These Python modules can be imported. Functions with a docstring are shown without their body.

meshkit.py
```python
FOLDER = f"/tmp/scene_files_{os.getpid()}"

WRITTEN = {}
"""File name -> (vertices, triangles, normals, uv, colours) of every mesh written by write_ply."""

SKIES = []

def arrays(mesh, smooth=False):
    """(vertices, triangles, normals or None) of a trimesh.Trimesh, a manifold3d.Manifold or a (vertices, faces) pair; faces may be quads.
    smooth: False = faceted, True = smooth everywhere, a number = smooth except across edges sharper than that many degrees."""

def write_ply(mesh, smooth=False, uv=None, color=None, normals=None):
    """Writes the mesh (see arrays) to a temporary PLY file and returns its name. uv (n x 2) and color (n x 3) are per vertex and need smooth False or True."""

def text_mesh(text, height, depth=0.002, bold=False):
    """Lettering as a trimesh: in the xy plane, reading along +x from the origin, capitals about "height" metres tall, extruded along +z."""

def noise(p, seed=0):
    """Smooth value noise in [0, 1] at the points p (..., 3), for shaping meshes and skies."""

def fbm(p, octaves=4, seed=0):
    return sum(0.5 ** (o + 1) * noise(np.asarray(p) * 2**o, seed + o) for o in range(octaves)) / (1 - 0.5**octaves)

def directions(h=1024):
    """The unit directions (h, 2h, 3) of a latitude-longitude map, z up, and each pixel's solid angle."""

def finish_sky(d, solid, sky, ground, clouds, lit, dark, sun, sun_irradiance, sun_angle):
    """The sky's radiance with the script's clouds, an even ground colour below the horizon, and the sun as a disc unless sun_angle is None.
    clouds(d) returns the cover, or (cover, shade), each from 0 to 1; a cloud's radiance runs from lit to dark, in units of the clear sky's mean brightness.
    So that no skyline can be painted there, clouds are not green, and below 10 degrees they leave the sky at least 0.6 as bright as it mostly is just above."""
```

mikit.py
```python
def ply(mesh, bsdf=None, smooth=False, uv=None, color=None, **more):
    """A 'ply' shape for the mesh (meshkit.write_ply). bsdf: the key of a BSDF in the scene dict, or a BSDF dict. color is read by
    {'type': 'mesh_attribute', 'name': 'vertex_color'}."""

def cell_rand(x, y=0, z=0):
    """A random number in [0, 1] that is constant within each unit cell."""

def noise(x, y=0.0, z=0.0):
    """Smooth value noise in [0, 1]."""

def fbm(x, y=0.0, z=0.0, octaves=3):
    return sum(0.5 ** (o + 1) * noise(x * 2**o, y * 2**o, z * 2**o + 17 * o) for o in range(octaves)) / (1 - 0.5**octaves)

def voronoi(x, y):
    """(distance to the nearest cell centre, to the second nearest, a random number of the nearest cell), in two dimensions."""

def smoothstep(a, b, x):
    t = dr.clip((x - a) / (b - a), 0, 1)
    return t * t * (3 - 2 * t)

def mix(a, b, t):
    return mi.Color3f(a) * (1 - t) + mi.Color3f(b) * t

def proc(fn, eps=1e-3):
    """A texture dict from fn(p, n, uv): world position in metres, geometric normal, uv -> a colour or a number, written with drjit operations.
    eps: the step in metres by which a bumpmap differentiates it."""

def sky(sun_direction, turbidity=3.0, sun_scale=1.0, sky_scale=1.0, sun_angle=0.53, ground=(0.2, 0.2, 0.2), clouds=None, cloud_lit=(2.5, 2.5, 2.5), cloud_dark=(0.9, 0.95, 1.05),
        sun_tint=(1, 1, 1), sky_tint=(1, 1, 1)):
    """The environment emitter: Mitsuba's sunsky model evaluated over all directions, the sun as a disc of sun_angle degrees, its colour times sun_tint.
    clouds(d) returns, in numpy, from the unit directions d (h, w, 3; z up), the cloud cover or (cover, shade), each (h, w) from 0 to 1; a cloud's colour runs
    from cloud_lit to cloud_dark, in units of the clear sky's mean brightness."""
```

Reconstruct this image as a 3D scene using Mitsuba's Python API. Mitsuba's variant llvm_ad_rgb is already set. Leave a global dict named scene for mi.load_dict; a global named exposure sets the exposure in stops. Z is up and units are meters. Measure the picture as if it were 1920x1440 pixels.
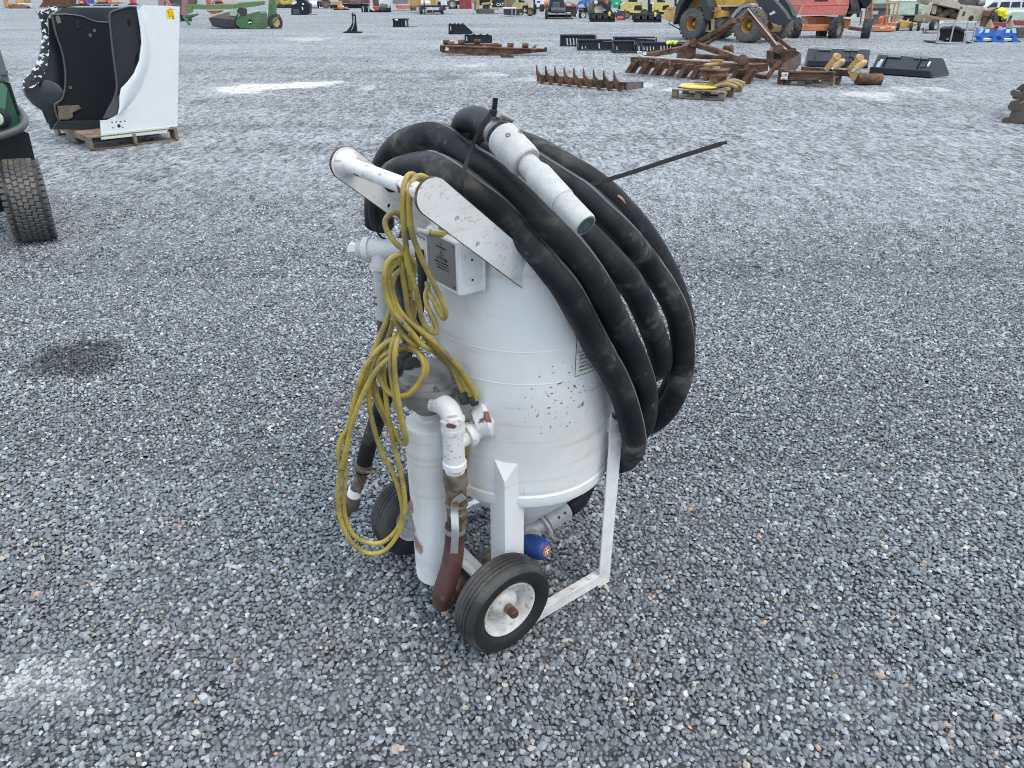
import math, random
import numpy as np
import trimesh
import drjit as dr
import mitsuba as mi
import mikit, meshkit
from mikit import noise, fbm, voronoi, smoothstep, mix, cell_rand, proc, ply
from shapely.geometry import Polygon, Point, LineString, box as sbox
from shapely.ops import unary_union

T4 = mi.ScalarTransform4f
scene, labels = {}, {}

# ---------------------------------------------------------------- camera, sky, exposure
CAM_H, PITCH, FPX = 1.70, math.radians(28.8), 1331.0
EYE = np.array([0, 0, CAM_H])
FWD = np.array([0, math.cos(PITCH), -math.sin(PITCH)])
UPV = np.array([0, math.sin(PITCH), math.cos(PITCH)])
scene['camera'] = {
    'type': 'perspective', 'fov': 2 * math.degrees(math.atan(960 / FPX)), 'fov_axis': 'x',
    'near_clip': 0.05, 'far_clip': 2000.0,
    'to_world': T4().look_at(origin=EYE.tolist(), target=(EYE + FWD).tolist(), up=[0, 0, 1])}


def overcast(d):
    c = 0.40 * meshkit.fbm(d * np.array([3.0, 3.0, 5.0]) + 3.1, 4) + 0.55 * (1 - d[..., 2]) ** 1.3
    return np.ones(d.shape[:2]), np.clip(c, 0, 1)


scene['sky'] = mikit.sky((0.45, -0.30, 0.84), turbidity=3, sun_scale=0.16, sun_angle=28, clouds=overcast,
                         cloud_lit=(2.16, 2.47, 2.77), cloud_dark=(1.37, 1.61, 1.87))
exposure = 2.92

# ---------------------------------------------------------------- helpers
RNG = np.random.default_rng(7)


def I4():
    return np.eye(4)


def mat(loc=(0, 0, 0), rz=0.0, rx=0.0, ry=0.0, s=1.0):
    m = trimesh.transformations.euler_matrix(rx, ry, rz, 'sxyz')
    m[:3, :3] *= s
    m[:3, 3] = loc
    return m


def ground_at(px, py, z=0.0):
    """The ground point that stands at a position of the survey photograph (1920 x 1440)."""
    d = FWD + np.array([1.0, 0, 0]) * (px - 960) / FPX - UPV * (py - 720) / FPX
    return EYE + d * ((z - CAM_H) / d[2])


def at_y(px, py, y):
    d = FWD + np.array([1.0, 0, 0]) * (px - 960) / FPX - UPV * (py - 720) / FPX
    return EYE + d * (y / d[1])


def mpp(p):
    """metres per photograph pixel at the point p"""
    return float((np.asarray(p) - EYE) @ FWD) / FPX


def moved(m, M):
    m = m.copy()
    m.apply_transform(M)
    return m


def cat(*ms):
    ms = [x for x in ms if x is not None]
    return trimesh.util.concatenate(ms) if len(ms) > 1 else ms[0]


def box(c, s, rz=0, rx=0, ry=0):
    m = trimesh.creation.box(extents=s)
    m.apply_transform(mat(c, rz, rx, ry))
    return m


def cbox(c, s, ch=0.004, rz=0, rx=0, ry=0):
    """box with chamfered edges"""
    h = np.asarray(s, float) / 2
    ch = min(ch, *(h * 0.45))
    pts = []
    for sx in (-1, 1):
        for sy in (-1, 1):
            for sz in (-1, 1):
                k = np.array([sx, sy, sz])
                for a in range(3):
                    q = h - ch
                    q = q.copy()
                    q[a] = h[a]
                    pts.append(k * q)
    m = trimesh.convex.convex_hull(np.array(pts))
    m.apply_transform(mat(c, rz, rx, ry))
    return m


def frame_to(a, b):
    """4x4 whose z axis runs from a to b, at a"""
    a, b = np.asarray(a, float), np.asarray(b, float)
    z = b - a
    L = np.linalg.norm(z)
    z = z / L
    x = np.cross([0, 0, 1.0] if abs(z[2]) < 0.95 else [1.0, 0, 0], z)
    x /= np.linalg.norm(x)
    M = np.eye(4)
    M[:3, :3] = np.stack([x, np.cross(z, x), z], 1)
    M[:3, 3] = a
    return M, L


def rod(a, b, r, n=16, r2=None):
    M, L = frame_to(a, b)
    r2 = r if r2 is None else r2
    m = trimesh.creation.revolve([[0, 0], [r, 0], [r2, L], [0, L]], sections=n)
    return moved(m, M)


def bar(a, b, w, t, roll=0.0):
    """rectangular bar from a to b: w across (level), t the other way"""
    M, L = frame_to(a, b)
    m = cbox((0, 0, L / 2), (w, t, L), min(w, t) * 0.12)
    m.apply_transform(trimesh.transformations.rotation_matrix(roll, [0, 0, 1]))
    return moved(m, M)


def lathe(profile, a=(0, 0, 0), b=(0, 0, 1), n=40):
    """revolve (r, h) points about the line a->b (h measured from a in metres)"""
    M, _ = frame_to(a, b)
    return moved(trimesh.creation.revolve(np.asarray(profile, float), sections=n), M)


def spline(pts, step=0.012):
    """centripetal-like Catmull-Rom through the points, evenly resampled"""
    p = np.asarray(pts, float)
    q = np.vstack([2 * p[0] - p[1], p, 2 * p[-1] - p[-2]])
    out = []
    for i in range(len(p) - 1):
        t = np.linspace(0, 1, 14, endpoint=False)[:, None]
        a, b, c, d = q[i], q[i + 1], q[i + 2], q[i + 3]
        out.append(0.5 * (2 * b + (c - a) * t + (2 * a - 5 * b + 4 * c - d) * t ** 2 + (3 * b - a - 3 * c + d) * t ** 3))
    out = np.vstack(out + [p[-1:]])
    L = np.r_[0, np.cumsum(np.linalg.norm(np.diff(out, axis=0), axis=1))]
    n = max(4, int(L[-1] / step))
    s = np.linspace(0, L[-1], n)
    return np.stack([np.interp(s, L, out[:, k]) for k in range(3)], 1)


def tube(pts, r, n=14, step=0.012, bump=0.0, seed=0, path=False, wall=0.0):
    """hose through the points; wall > 0 leaves the ends open with a bore"""
    p = np.asarray(pts, float) if path else spline(pts, step)
    t = np.gradient(p, axis=0)
    t /= np.linalg.norm(t, axis=1, keepdims=True)
    x = np.cross(t[0], [0.3, 0.2, 1.0])
    x /= np.linalg.norm(x)
    X = []
    for k in range(len(p)):
        x = x - t[k] * (x @ t[k])
        x /= np.linalg.norm(x)
        X.append(x)
    X = np.array(X)
    Y = np.cross(t, X)
    a = np.arange(n) * 2 * np.pi / n
    rr = np.broadcast_to(np.asarray(r, float), (len(p),)).copy()
    if bump:
        rr = rr * (1 + bump * (meshkit.fbm(np.stack([np.arange(len(p)) * 0.13, np.zeros(len(p)) + seed, np.zeros(len(p))], 1), 3) - 0.5))
    ring = np.cos(a)[None, :, None] * X[:, None] + np.sin(a)[None, :, None] * Y[:, None]
    v = (p[:, None] + rr[:, None, None] * ring).reshape(-1, 3)
    i, j = np.meshgrid(np.arange(len(p) - 1), np.arange(n), indexing='ij')
    A, B = i * n + j, i * n + (j + 1) % n
    f = np.concatenate([np.stack([A, B, B + n], -1).reshape(-1, 3), np.stack([A, B + n, A + n], -1).reshape(-1, 3)])
    m = len(v)
    v = np.vstack([v, p[:1], p[-1:]])
    j = np.arange(n)
    last = (len(p) - 1) * n
    f = np.vstack([f, np.stack([np.full(n, m), (j + 1) % n, j], 1), np.stack([np.full(n, m + 1), last + j, last + (j + 1) % n], 1)])
    mesh = trimesh.Trimesh(v, f, process=False)
    if mesh.volume < 0:
        mesh.invert()
    return mesh


def strap(pts, normals, w, t, path=False):
    """flat band through the points; normals give its outer face"""
    p = np.asarray(pts, float)
    nr = np.asarray(normals, float)
    if not path:
        k = np.linspace(0, len(p) - 1, (len(p) - 1) * 6 + 1)
        q = spline(p, 0.008)
        s = np.linspace(0, 1, len(q))
        nr = np.stack([np.interp(s, np.linspace(0, 1, len(nr)), nr[:, c]) for c in range(3)], 1)
        p = q
    tn = np.gradient(p, axis=0)
    tn /= np.linalg.norm(tn, axis=1, keepdims=True)
    nr = nr - tn * (nr * tn).sum(1, keepdims=True)
    nr /= np.linalg.norm(nr, axis=1, keepdims=True)
    sd = np.cross(tn, nr)
    v = np.stack([p - sd * w / 2, p + sd * w / 2, p + sd * w / 2 + nr * t, p - sd * w / 2 + nr * t], 1).reshape(-1, 3)
    i, j = np.meshgrid(np.arange(len(p) - 1), np.arange(4), indexing='ij')
    A, B = i * 4 + j, i * 4 + (j + 1) % 4
    f = np.concatenate([np.stack([A, B, B + 4], -1).reshape(-1, 3), np.stack([A, B + 4, A + 4], -1).reshape(-1, 3)])
    e = (len(p) - 1) * 4
    f = np.vstack([f, [[0, 2, 1], [0, 3, 2], [e, e + 1, e + 2], [e, e + 2, e + 3]]])
    m = trimesh.Trimesh(v, f, process=False)
    if m.volume < 0:
        m.invert()
    return m


def extrude(poly, h):
    if not isinstance(poly, Polygon) and not hasattr(poly, 'geoms'):
        poly = Polygon(poly)
    gs = getattr(poly, 'geoms', [poly])
    return cat(*[trimesh.creation.extrude_polygon(g, h, engine='earcut') for g in gs])


XZ = np.array([[1.0, 0, 0, 0], [0, 0, -1, 0], [0, 1, 0, 0], [0, 0, 0, 1]])   # (x, y, h) -> x, -h, y : a profile drawn in x-z, thickness towards -y
YZ = np.array([[0, 0, 1.0, 0], [1, 0, 0, 0], [0, 1, 0, 0], [0, 0, 0, 1]])    # profile drawn in y-z, thickness towards +x


def plate_xz(poly, y0, t):
    """profile in x-z, thickness from y0 to y0 - t"""
    return moved(extrude(poly, t), mat((0, y0, 0)) @ XZ)


def plate_yz(poly, x0, t):
    return moved(extrude(poly, t), mat((x0, 0, 0)) @ YZ)


def shaded(m, angle):
    return trimesh.graph.smooth_shade(m, angle=np.radians(angle), facet_minarea=None)


USED = {}


def numbered(key):
    n = USED.get(key, 0)
    USED[key] = n + 1
    return key if n == 0 else f'{key}_{n:03d}'


class Thing:
    def __init__(self, name, label=None, category=None, group=None, kind=None, M=None):
        self.key = numbered(name)
        self.M = np.eye(4) if M is None else M
        self.own = {}
        if label or kind:
            d = {}
            if label: d['label'] = label
            if category: d['category'] = category
            if group: d['group'] = group
            if kind: d['kind'] = kind
            labels[self.key] = d

    def add(self, name, mesh, bsdf, color=None, smooth=False, label=None, kind=None, M=None, uv=None):
        """one part (name may be part__sub_part); returns its name under the thing"""
        key = numbered(self.key + '__' + name) if name else self.key
        if bsdf == 'm_plain' and color is not None and max(color) < 0.065:
            bsdf = 'm_dark'
        mesh = moved(mesh, self.M if M is None else self.M @ M)
        if smooth not in (False, True):
            mesh = shaded(mesh, smooth)
            smooth = True
        col = None if color is None else np.tile(np.asarray(color, float), (len(mesh.vertices), 1))
        scene[key] = ply(mesh, bsdf, smooth=smooth, color=col, uv=uv)
        if label or kind:
            labels[key] = {k: v for k, v in (('label', label), ('kind', kind)) if v}
        return key[len(self.key) + 2:]


# ---------------------------------------------------------------- materials


def principled(color, rough=0.5, metallic=0.0, spec=0.5, **more):
    return {'type': 'twosided', 'b': {'type': 'principled', 'base_color': color if isinstance(color, dict) else {'type': 'rgb', 'value': list(color)},
                                      'roughness': rough, 'metallic': metallic, 'specular': spec, **more}}


def vcol():
    return {'type': 'mesh_attribute', 'name': 'vertex_color'}


def dirt_weight(p, n, uv):
    a = fbm(p.x * 2.3, p.y * 2.3, p.z * 2.3, 4)
    b = fbm(p.x * 17, p.y * 17, p.z * 17, 3)
    return 0.75 * smoothstep(0.48, 0.74, 0.6 * a + 0.4 * b) + 0.08


def dirt_colour(p, n, uv):
    return mix((0.10, 0.075, 0.055), (0.24, 0.20, 0.16), noise(p.x * 9, p.y * 9, p.z * 9))


scene['m_plain'] = principled(vcol(), 0.5)
scene['m_dark'] = principled(vcol(), 0.55, spec=0.22)
scene['m_gloss'] = principled(vcol(), 0.28, clearcoat=0.4, clearcoat_gloss=0.8)
scene['m_worn'] = {'type': 'blendbsdf', 'weight': proc(dirt_weight), 'a': principled(vcol(), 0.42), 'b': principled(proc(dirt_colour), 0.8)}
scene['m_metal'] = principled(vcol(), 0.38, metallic=0.75)
scene['m_glass'] = principled((0.03, 0.04, 0.045), 0.06, spec=0.8)
scene['m_print'] = {'type': 'twosided', 'b': {'type': 'diffuse', 'reflectance': vcol()}}


def rust_colour(p, n, uv):
    a = fbm(p.x * 6, p.y * 6, p.z * 6, 4)
    b = fbm(p.x * 45 + 3, p.y * 45, p.z * 45, 3)
    c = mix((0.045, 0.026, 0.02), (0.165, 0.083, 0.05), smoothstep(0.25, 0.75, a))
    c = mix(c, (0.22, 0.15, 0.11), 0.55 * smoothstep(0.55, 0.75, b))
    return mix(c, (0.03, 0.022, 0.02), 0.7 * smoothstep(0.58, 0.72, fbm(p.x * 14, p.y * 14, p.z * 30 + 9, 3)))


scene['m_rust'] = principled(proc(rust_colour), 0.75, spec=0.3)


def rubber_colour(p, n, uv):
    a = fbm(p.x * 11, p.y * 11, p.z * 11, 4)
    b = noise(p.x * 90, p.y * 90, p.z * 90)
    c = mix((0.026, 0.027, 0.029), (0.070, 0.069, 0.068), smoothstep(0.34, 0.70, a))
    return mix(c, (0.15, 0.14, 0.13), 0.35 * smoothstep(0.62, 0.85, b * 0.5 + a * 0.5))


scene['m_rubber'] = principled(proc(rubber_colour), 0.68, spec=0.2)


def wood_colour(p, n, uv):
    g = fbm((p.x + p.y) * 7, (p.x - p.y) * 7, p.z * 60, 3)
    a = fbm(p.x * 2, p.y * 2, p.z * 4, 3)
    c = mix((0.10, 0.078, 0.058), (0.25, 0.205, 0.16), smoothstep(0.2, 0.8, a))
    return mix(c, (0.08, 0.06, 0.05), 0.6 * smoothstep(0.52, 0.75, g))


scene['m_wood'] = principled(proc(wood_colour), 0.8, spec=0.2)

# ---------------------------------------------------------------- the yard: ground sheet and gravel
# pale spills, scuffs and dark stains of the yard: (x, y, half length, half width, heading, amount)
PATCH = []


def patch(px, py, lpx, wpx, amount, heading=0.0):
    c = ground_at(px, py)
    m = mpp(c)
    dep = math.atan2(CAM_H, np.hypot(c[0], c[1]))
    PATCH.append((c[0], c[1], lpx * m, wpx * m / math.sin(dep), heading, amount))


patch(470, 166, 100, 9, 1.15, 0.0)
patch(575, 160, 62, 7, 1.0)
patch(690, 165, 14, 4, 0.5)
patch(585, 73, 60, 3, 0.45)
patch(990, 148, 40, 4, 0.4)
patch(920, 140, 30, 4, 0.5)
patch(885, 122, 30, 3, 0.4)
patch(1215, 160, 25, 6, 0.6)
patch(1260, 168, 40, 5, 0.5)
patch(1620, 176, 60, 6, 0.6)
patch(1700, 168, 25, 5, 0.5)
patch(1760, 168, 25, 4, 0.6)
patch(1655, 186, 30, 3, 0.4)
patch(1460, 243, 30, 3, 0.4)
patch(1760, 243, 60, 4, 0.25)
patch(1810, 272, 50, 4, 0.3)
patch(60, 1262, 165, 65, 0.72)
patch(300, 1190, 60, 20, 0.2)
patch(1590, 1320, 110, 40, 0.25)
patch(150, 672, 105, 28, -0.9)
patch(690, 70, 30, 3, -0.4)
patch(840, 145, 35, 5, -0.45)
patch(1840, 60, 20, 3, -0.3)
patch(620, 560, 90, 20, -0.15)
patch(1500, 1000, 220, 70, -0.10)
patch(640, 1095, 40, 14, -0.35)


def patches_np(x, y):
    w = np.zeros_like(x)
    wob = meshkit.fbm(np.stack([x * 2.6, y * 2.6, 0 * x], -1), 4) - 0.5
    for cx, cy, a, b, h, k in PATCH:
        dx, dy = x - cx, y - cy
        u, v = (dx * math.cos(h) + dy * math.sin(h)) / a, (-dx * math.sin(h) + dy * math.cos(h)) / b
        r = np.sqrt(u * u + v * v) + wob * 1.6
        t = np.clip((1.15 - r) / 0.7, 0, 1)
        w = w + k * t * t * (3 - 2 * t)
    return w


def patches_dr(x, y):
    w = mi.Float(0)
    wob = fbm(x * 1.3, y * 1.3, 0.0, 4) - 0.5
    for cx, cy, a, b, h, k in PATCH:
        dx, dy = x - cx, y - cy
        ch, sh = math.cos(h), math.sin(h)
        u, v = (dx * ch + dy * sh) / a, (dy * ch - dx * sh) / b
        w = w + k * smoothstep(1.15, 0.45, dr.sqrt(u * u + v * v) + wob * 1.6)
    return w


def ground_colour(p, n, uv):
    x, y = p.x, p.y
    big = fbm(x * 0.11, y * 0.19, 1.0, 4)
    streak = fbm(x * 0.22 + y * 0.05, y * 1.1, 5.0, 4)
    grain = noise(x * 60, y * 40, 0) * 0.34 + noise(x * 28, y * 13, 3) * 0.42 + noise(x * 12, y * 4.5, 7) * 0.17 + noise(x * 4, y * 1.6, 9) * 0.07
    v = 0.172 + 0.10 * (big - 0.5) + 0.13 * (streak - 0.5) + 0.54 * (grain - 0.5)
    w = patches_dr(x, y)
    speck = smoothstep(0.35, 0.62, noise(x * 16, y * 12, 21) * 0.6 + 0.4 * noise(x * 42, y * 30, 4))
    v = v * (1 + dr.minimum(w, 0))
    bed = smoothstep(6.6, 4.2, y + 0.12 * dr.abs(x))      # gap shade painted into the base under the near stones
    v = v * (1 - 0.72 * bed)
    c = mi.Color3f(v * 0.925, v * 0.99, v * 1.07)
    c = mix(c, (0.56, 0.555, 0.54), dr.clip(w, 0, 1) * (0.35 + 0.6 * speck))
    return dr.maximum(c, 0.015)


def ground_bump(p, n, uv):
    return 0.010 * noise(p.x * 55, p.y * 55, 0) + 0.02 * noise(p.x * 9, p.y * 9, 3)


scene['m_ground'] = {'type': 'twosided', 'b': {'type': 'bumpmap', 'arbitrary': proc(ground_bump, 0.004), 'scale': 1.0,
                                               'b': {'type': 'principled', 'base_color': proc(ground_colour), 'roughness': 0.6, 'specular': 0.5}}}

rad = np.r_[np.linspace(0.0, 10, 41), np.geomspace(10.6, 900, 60)]
ang = np.linspace(0, 2 * np.pi, 145)[:-1]
R_, A_ = np.meshgrid(rad[1:], ang, indexing='ij')
gx, gy = R_ * np.sin(A_), R_ * np.cos(A_)
gz = np.clip((R_ - 4.5) / 5, 0, 1) * 0.010 - 0.0105
gz = gz + 0.012 * (meshkit.fbm(np.stack([gx * 0.6, gy * 0.6, 0 * gx], -1), 3) - 0.5) * np.clip((R_ - 9) / 4, 0, 1)
na = len(ang)
gv = np.vstack([[[0, 0, -0.0105]], np.stack([gx, gy, gz], -1).reshape(-1, 3)])
i_, j_ = np.meshgrid(np.arange(len(rad) - 2), np.arange(na), indexing='ij')
a_, b_ = 1 + i_ * na + j_, 1 + i_ * na + (j_ + 1) % na
gf = np.concatenate([np.stack([a_, a_ + na, b_ + na], -1).reshape(-1, 3), np.stack([a_, b_ + na, b_], -1).reshape(-1, 3),
                     np.stack([np.zeros(na, int), 1 + np.arange(na), 1 + (np.arange(na) + 1) % na], 1)])
gm = trimesh.Trimesh(gv, gf, process=False)
if gm.face_normals[:, 2].mean() < 0:
    gm.invert()
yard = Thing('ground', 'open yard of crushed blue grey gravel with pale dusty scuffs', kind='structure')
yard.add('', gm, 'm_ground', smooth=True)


def stone_colour(p, n, uv):
    """uv.x: tone of the stone with the painted distance lift, uv.y: its kind"""
    t, k = uv.x, uv.y
    v = 0.092 + 0.150 * t + 0.16 * smoothstep(0.60, 1.0, t)
    v = dr.select(k < -0.5, 0.035 + 0.05 * t, v)
    c = mi.Color3f(v * 0.89, v * 0.99, v * 1.09)
    c = dr.select(k > 0.935, mix((0.27, 0.285, 0.295), (0.42, 0.43, 0.43), t), c)
    c = dr.select(k > 0.981, mix((0.26, 0.205, 0.16), (0.46, 0.40, 0.33), t), c)
    c = dr.select(k > 0.9945, mix((0.52, 0.52, 0.50), (0.70, 0.69, 0.66), t), c)
    c = dr.select(k > 0.9980, mix((0.42, 0.22, 0.15), (0.50, 0.31, 0.24), t), c)
    g = noise(p.x * 420, p.y * 420, p.z * 420) * 0.6 + noise(p.x * 150, p.y * 150, p.z * 150) * 0.4
    c = c * (0.74 + 0.52 * g)
    return mix(c, (0.30, 0.31, 0.315), 0.22 * smoothstep(0.55, 0.8, fbm(p.x * 70, p.y * 70, p.z * 70, 2)))


scene['m_stone'] = {'type': 'principled', 'base_color': proc(stone_colour), 'roughness': 0.48, 'specular': 0.65}


def stone_shapes(k, npts, seed, keep_below):
    """crushed stones: hulls of a few points on a squashed ball; what lies underneath is left off"""
    r = np.random.default_rng(seed)
    out = []
    for _ in range(k):
        d = r.normal(size=(npts, 3))
        d /= np.linalg.norm(d, axis=1, keepdims=True)
        d = d * r.uniform(0.82, 1.08, (npts, 1)) * np.array([1.0, r.uniform(0.62, 0.95), r.uniform(0.5, 0.8)])
        h = trimesh.convex.convex_hull(d)
        nz, cz = h.face_normals[:, 2], h.triangles_center[:, 2]
        m = trimesh.Trimesh(h.vertices, h.faces[~((nz < -0.1) & (cz < keep_below))], process=False)
        m.remove_unreferenced_vertices()
        out.append((np.array(m.vertices), np.array(m.faces)))
    return out


def strew(y0, y1, spacing, size, npts, seed, margin, fade=None, low=0.0, jit=0.30):
    """places of stones on a jittered grid over the part of the yard in view (and a margin round it)"""
    r = np.random.default_rng(seed)
    half = lambda y: 0.835 * y + 0.36 + margin
    xs = np.arange(-half(y1), half(y1), spacing)
    ys = np.arange(y0, y1, spacing * 0.92)
    X, Y = np.meshgrid(xs, ys)
    X = X + (np.arange(len(ys)) % 2)[:, None] * spacing / 2
    X, Y = (X + r.uniform(-jit, jit, X.shape) * spacing).ravel(), (Y + r.uniform(-jit, jit, Y.shape) * spacing).ravel()
    ok = np.abs(X) < half(Y)
    if fade:
        ok &= r.uniform(size=X.shape) > np.clip((Y + 0.25 * np.sin(X * 3.1) - fade[0]) / (fade[1] - fade[0]), 0, 1)
    X, Y = X[ok], Y[ok]
    n = len(X)
    s = size * np.clip(np.exp(r.normal(0, 0.21, n)), 0.55, 1.75)
    shapes = stone_shapes(28, npts, seed + 1, -0.05)
    which = r.integers(0, len(shapes), n)
    yaw, tx, ty = r.uniform(0, 2 * np.pi, n), r.normal(0, .28, n), r.normal(0, .28, n)
    cy, sy, cx, sx, c2, s2 = np.cos(yaw), np.sin(yaw), np.cos(tx), np.sin(tx), np.cos(ty), np.sin(ty)
    Rz = np.zeros((n, 3, 3)); Rz[:, 0, 0] = cy; Rz[:, 0, 1] = -sy; Rz[:, 1, 0] = sy; Rz[:, 1, 1] = cy; Rz[:, 2, 2] = 1
    Rx = np.zeros((n, 3, 3)); Rx[:, 0, 0] = 1; Rx[:, 1, 1] = cx; Rx[:, 1, 2] = -sx; Rx[:, 2, 1] = sx; Rx[:, 2, 2] = cx
    Ry = np.zeros((n, 3, 3)); Ry[:, 1, 1] = 1; Ry[:, 0, 0] = c2; Ry[:, 0, 2] = s2; Ry[:, 2, 0] = -s2; Ry[:, 2, 2] = c2
    Rm = Rx @ Ry @ Rz * s[:, None, None]
    Z = -0.0075 - low + r.uniform(-0.0048, 0.0044, n) + 0.15 * (s - size)
    Z = Z + 0.006 * (meshkit.fbm(np.stack([X * 4, Y * 4, 0 * X], -1), 3) - 0.5)
    w = patches_np(X, Y) + 0.35 * (meshkit.fbm(np.stack([X * 0.9, Y * 1.3, 0 * X + 4], -1), 4) - 0.5)
    tone, kind = np.clip(r.beta(1.6, 2.2, n) + 0.28 * w, 0.0, 1.0), r.uniform(size=n)
    kind = np.where((r.uniform(size=n) < 0.5 * np.clip(w, 0, 1)) & (kind < 0.9), 0.955, kind)
    tone = np.where(w < -0.2, tone * 0.45, tone)
    kind = np.where(r.uniform(size=n) < 1.35 * (-w - 0.22), -1.0, kind)
    tone = np.clip(tone + 0.30 * np.clip((Y - 1.9) / 4.0, 0, 1) * (0.6 + 0.8 * meshkit.fbm(np.stack([X * 0.35, Y * 0.6, 0 * X + 9], -1), 3)), 0, 1)  # paler with distance: grazing sky brightness painted into the stone tone
    return dict(P=np.stack([X, Y, Z], 1), R=Rm, which=which, tone=tone, kind=kind, shapes=shapes, s=s)


def stones_mesh(g, sel):
    vs, fs, uvs, at = [], [], [], 0
    for k, (v, f) in enumerate(g['shapes']):
        ids = sel[g['which'][sel] == k]
        if not len(ids):
            continue
        vv = np.einsum('nij,vj->nvi', g['R'][ids], v) + g['P'][ids][:, None]
        vs.append(vv.reshape(-1, 3))
        fs.append((f[None] + (np.arange(len(ids)) * len(v))[:, None, None] + at).reshape(-1, 3))
        uvs.append(np.repeat(np.stack([g['tone'][ids], g['kind'][ids]], 1), len(v), axis=0))
        at += len(ids) * len(v)
    return np.vstack(vs), np.vstack(fs), np.vstack(uvs)


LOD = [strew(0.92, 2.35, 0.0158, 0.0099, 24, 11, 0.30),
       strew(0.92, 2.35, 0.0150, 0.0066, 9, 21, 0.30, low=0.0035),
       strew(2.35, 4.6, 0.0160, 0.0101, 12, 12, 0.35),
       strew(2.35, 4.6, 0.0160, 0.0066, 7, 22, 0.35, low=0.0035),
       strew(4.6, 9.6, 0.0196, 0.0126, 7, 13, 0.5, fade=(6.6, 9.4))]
near = LOD[0]
score = near['s'] ** 2 / (near['P'][:, 1] ** 2 + CAM_H ** 2) * (np.abs(near['P'][:, 0]) < 0.75 * near['P'][:, 1] + 0.3) * (near['P'][:, 1] > 1.12)
single = np.argsort(-score)[:300]
rest = np.setdiff1d(np.arange(len(near['s'])), single)
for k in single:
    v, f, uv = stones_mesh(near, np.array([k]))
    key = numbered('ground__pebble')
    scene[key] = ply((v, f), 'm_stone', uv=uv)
allv, allf, alluv, at = [], [], [], 0
for g, sel in [(near, rest)] + [(g, np.arange(len(g['s']))) for g in LOD[1:]]:
    v, f, uv = stones_mesh(g, sel)
    allv.append(v); allf.append(f + at); alluv.append(uv)
    at += len(v)
GRAVEL_TRIS = sum(len(f) for f in allf)
scene['ground__gravel'] = ply((np.vstack(allv), np.vstack(allf)), 'm_stone', uv=np.vstack(alluv))
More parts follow.
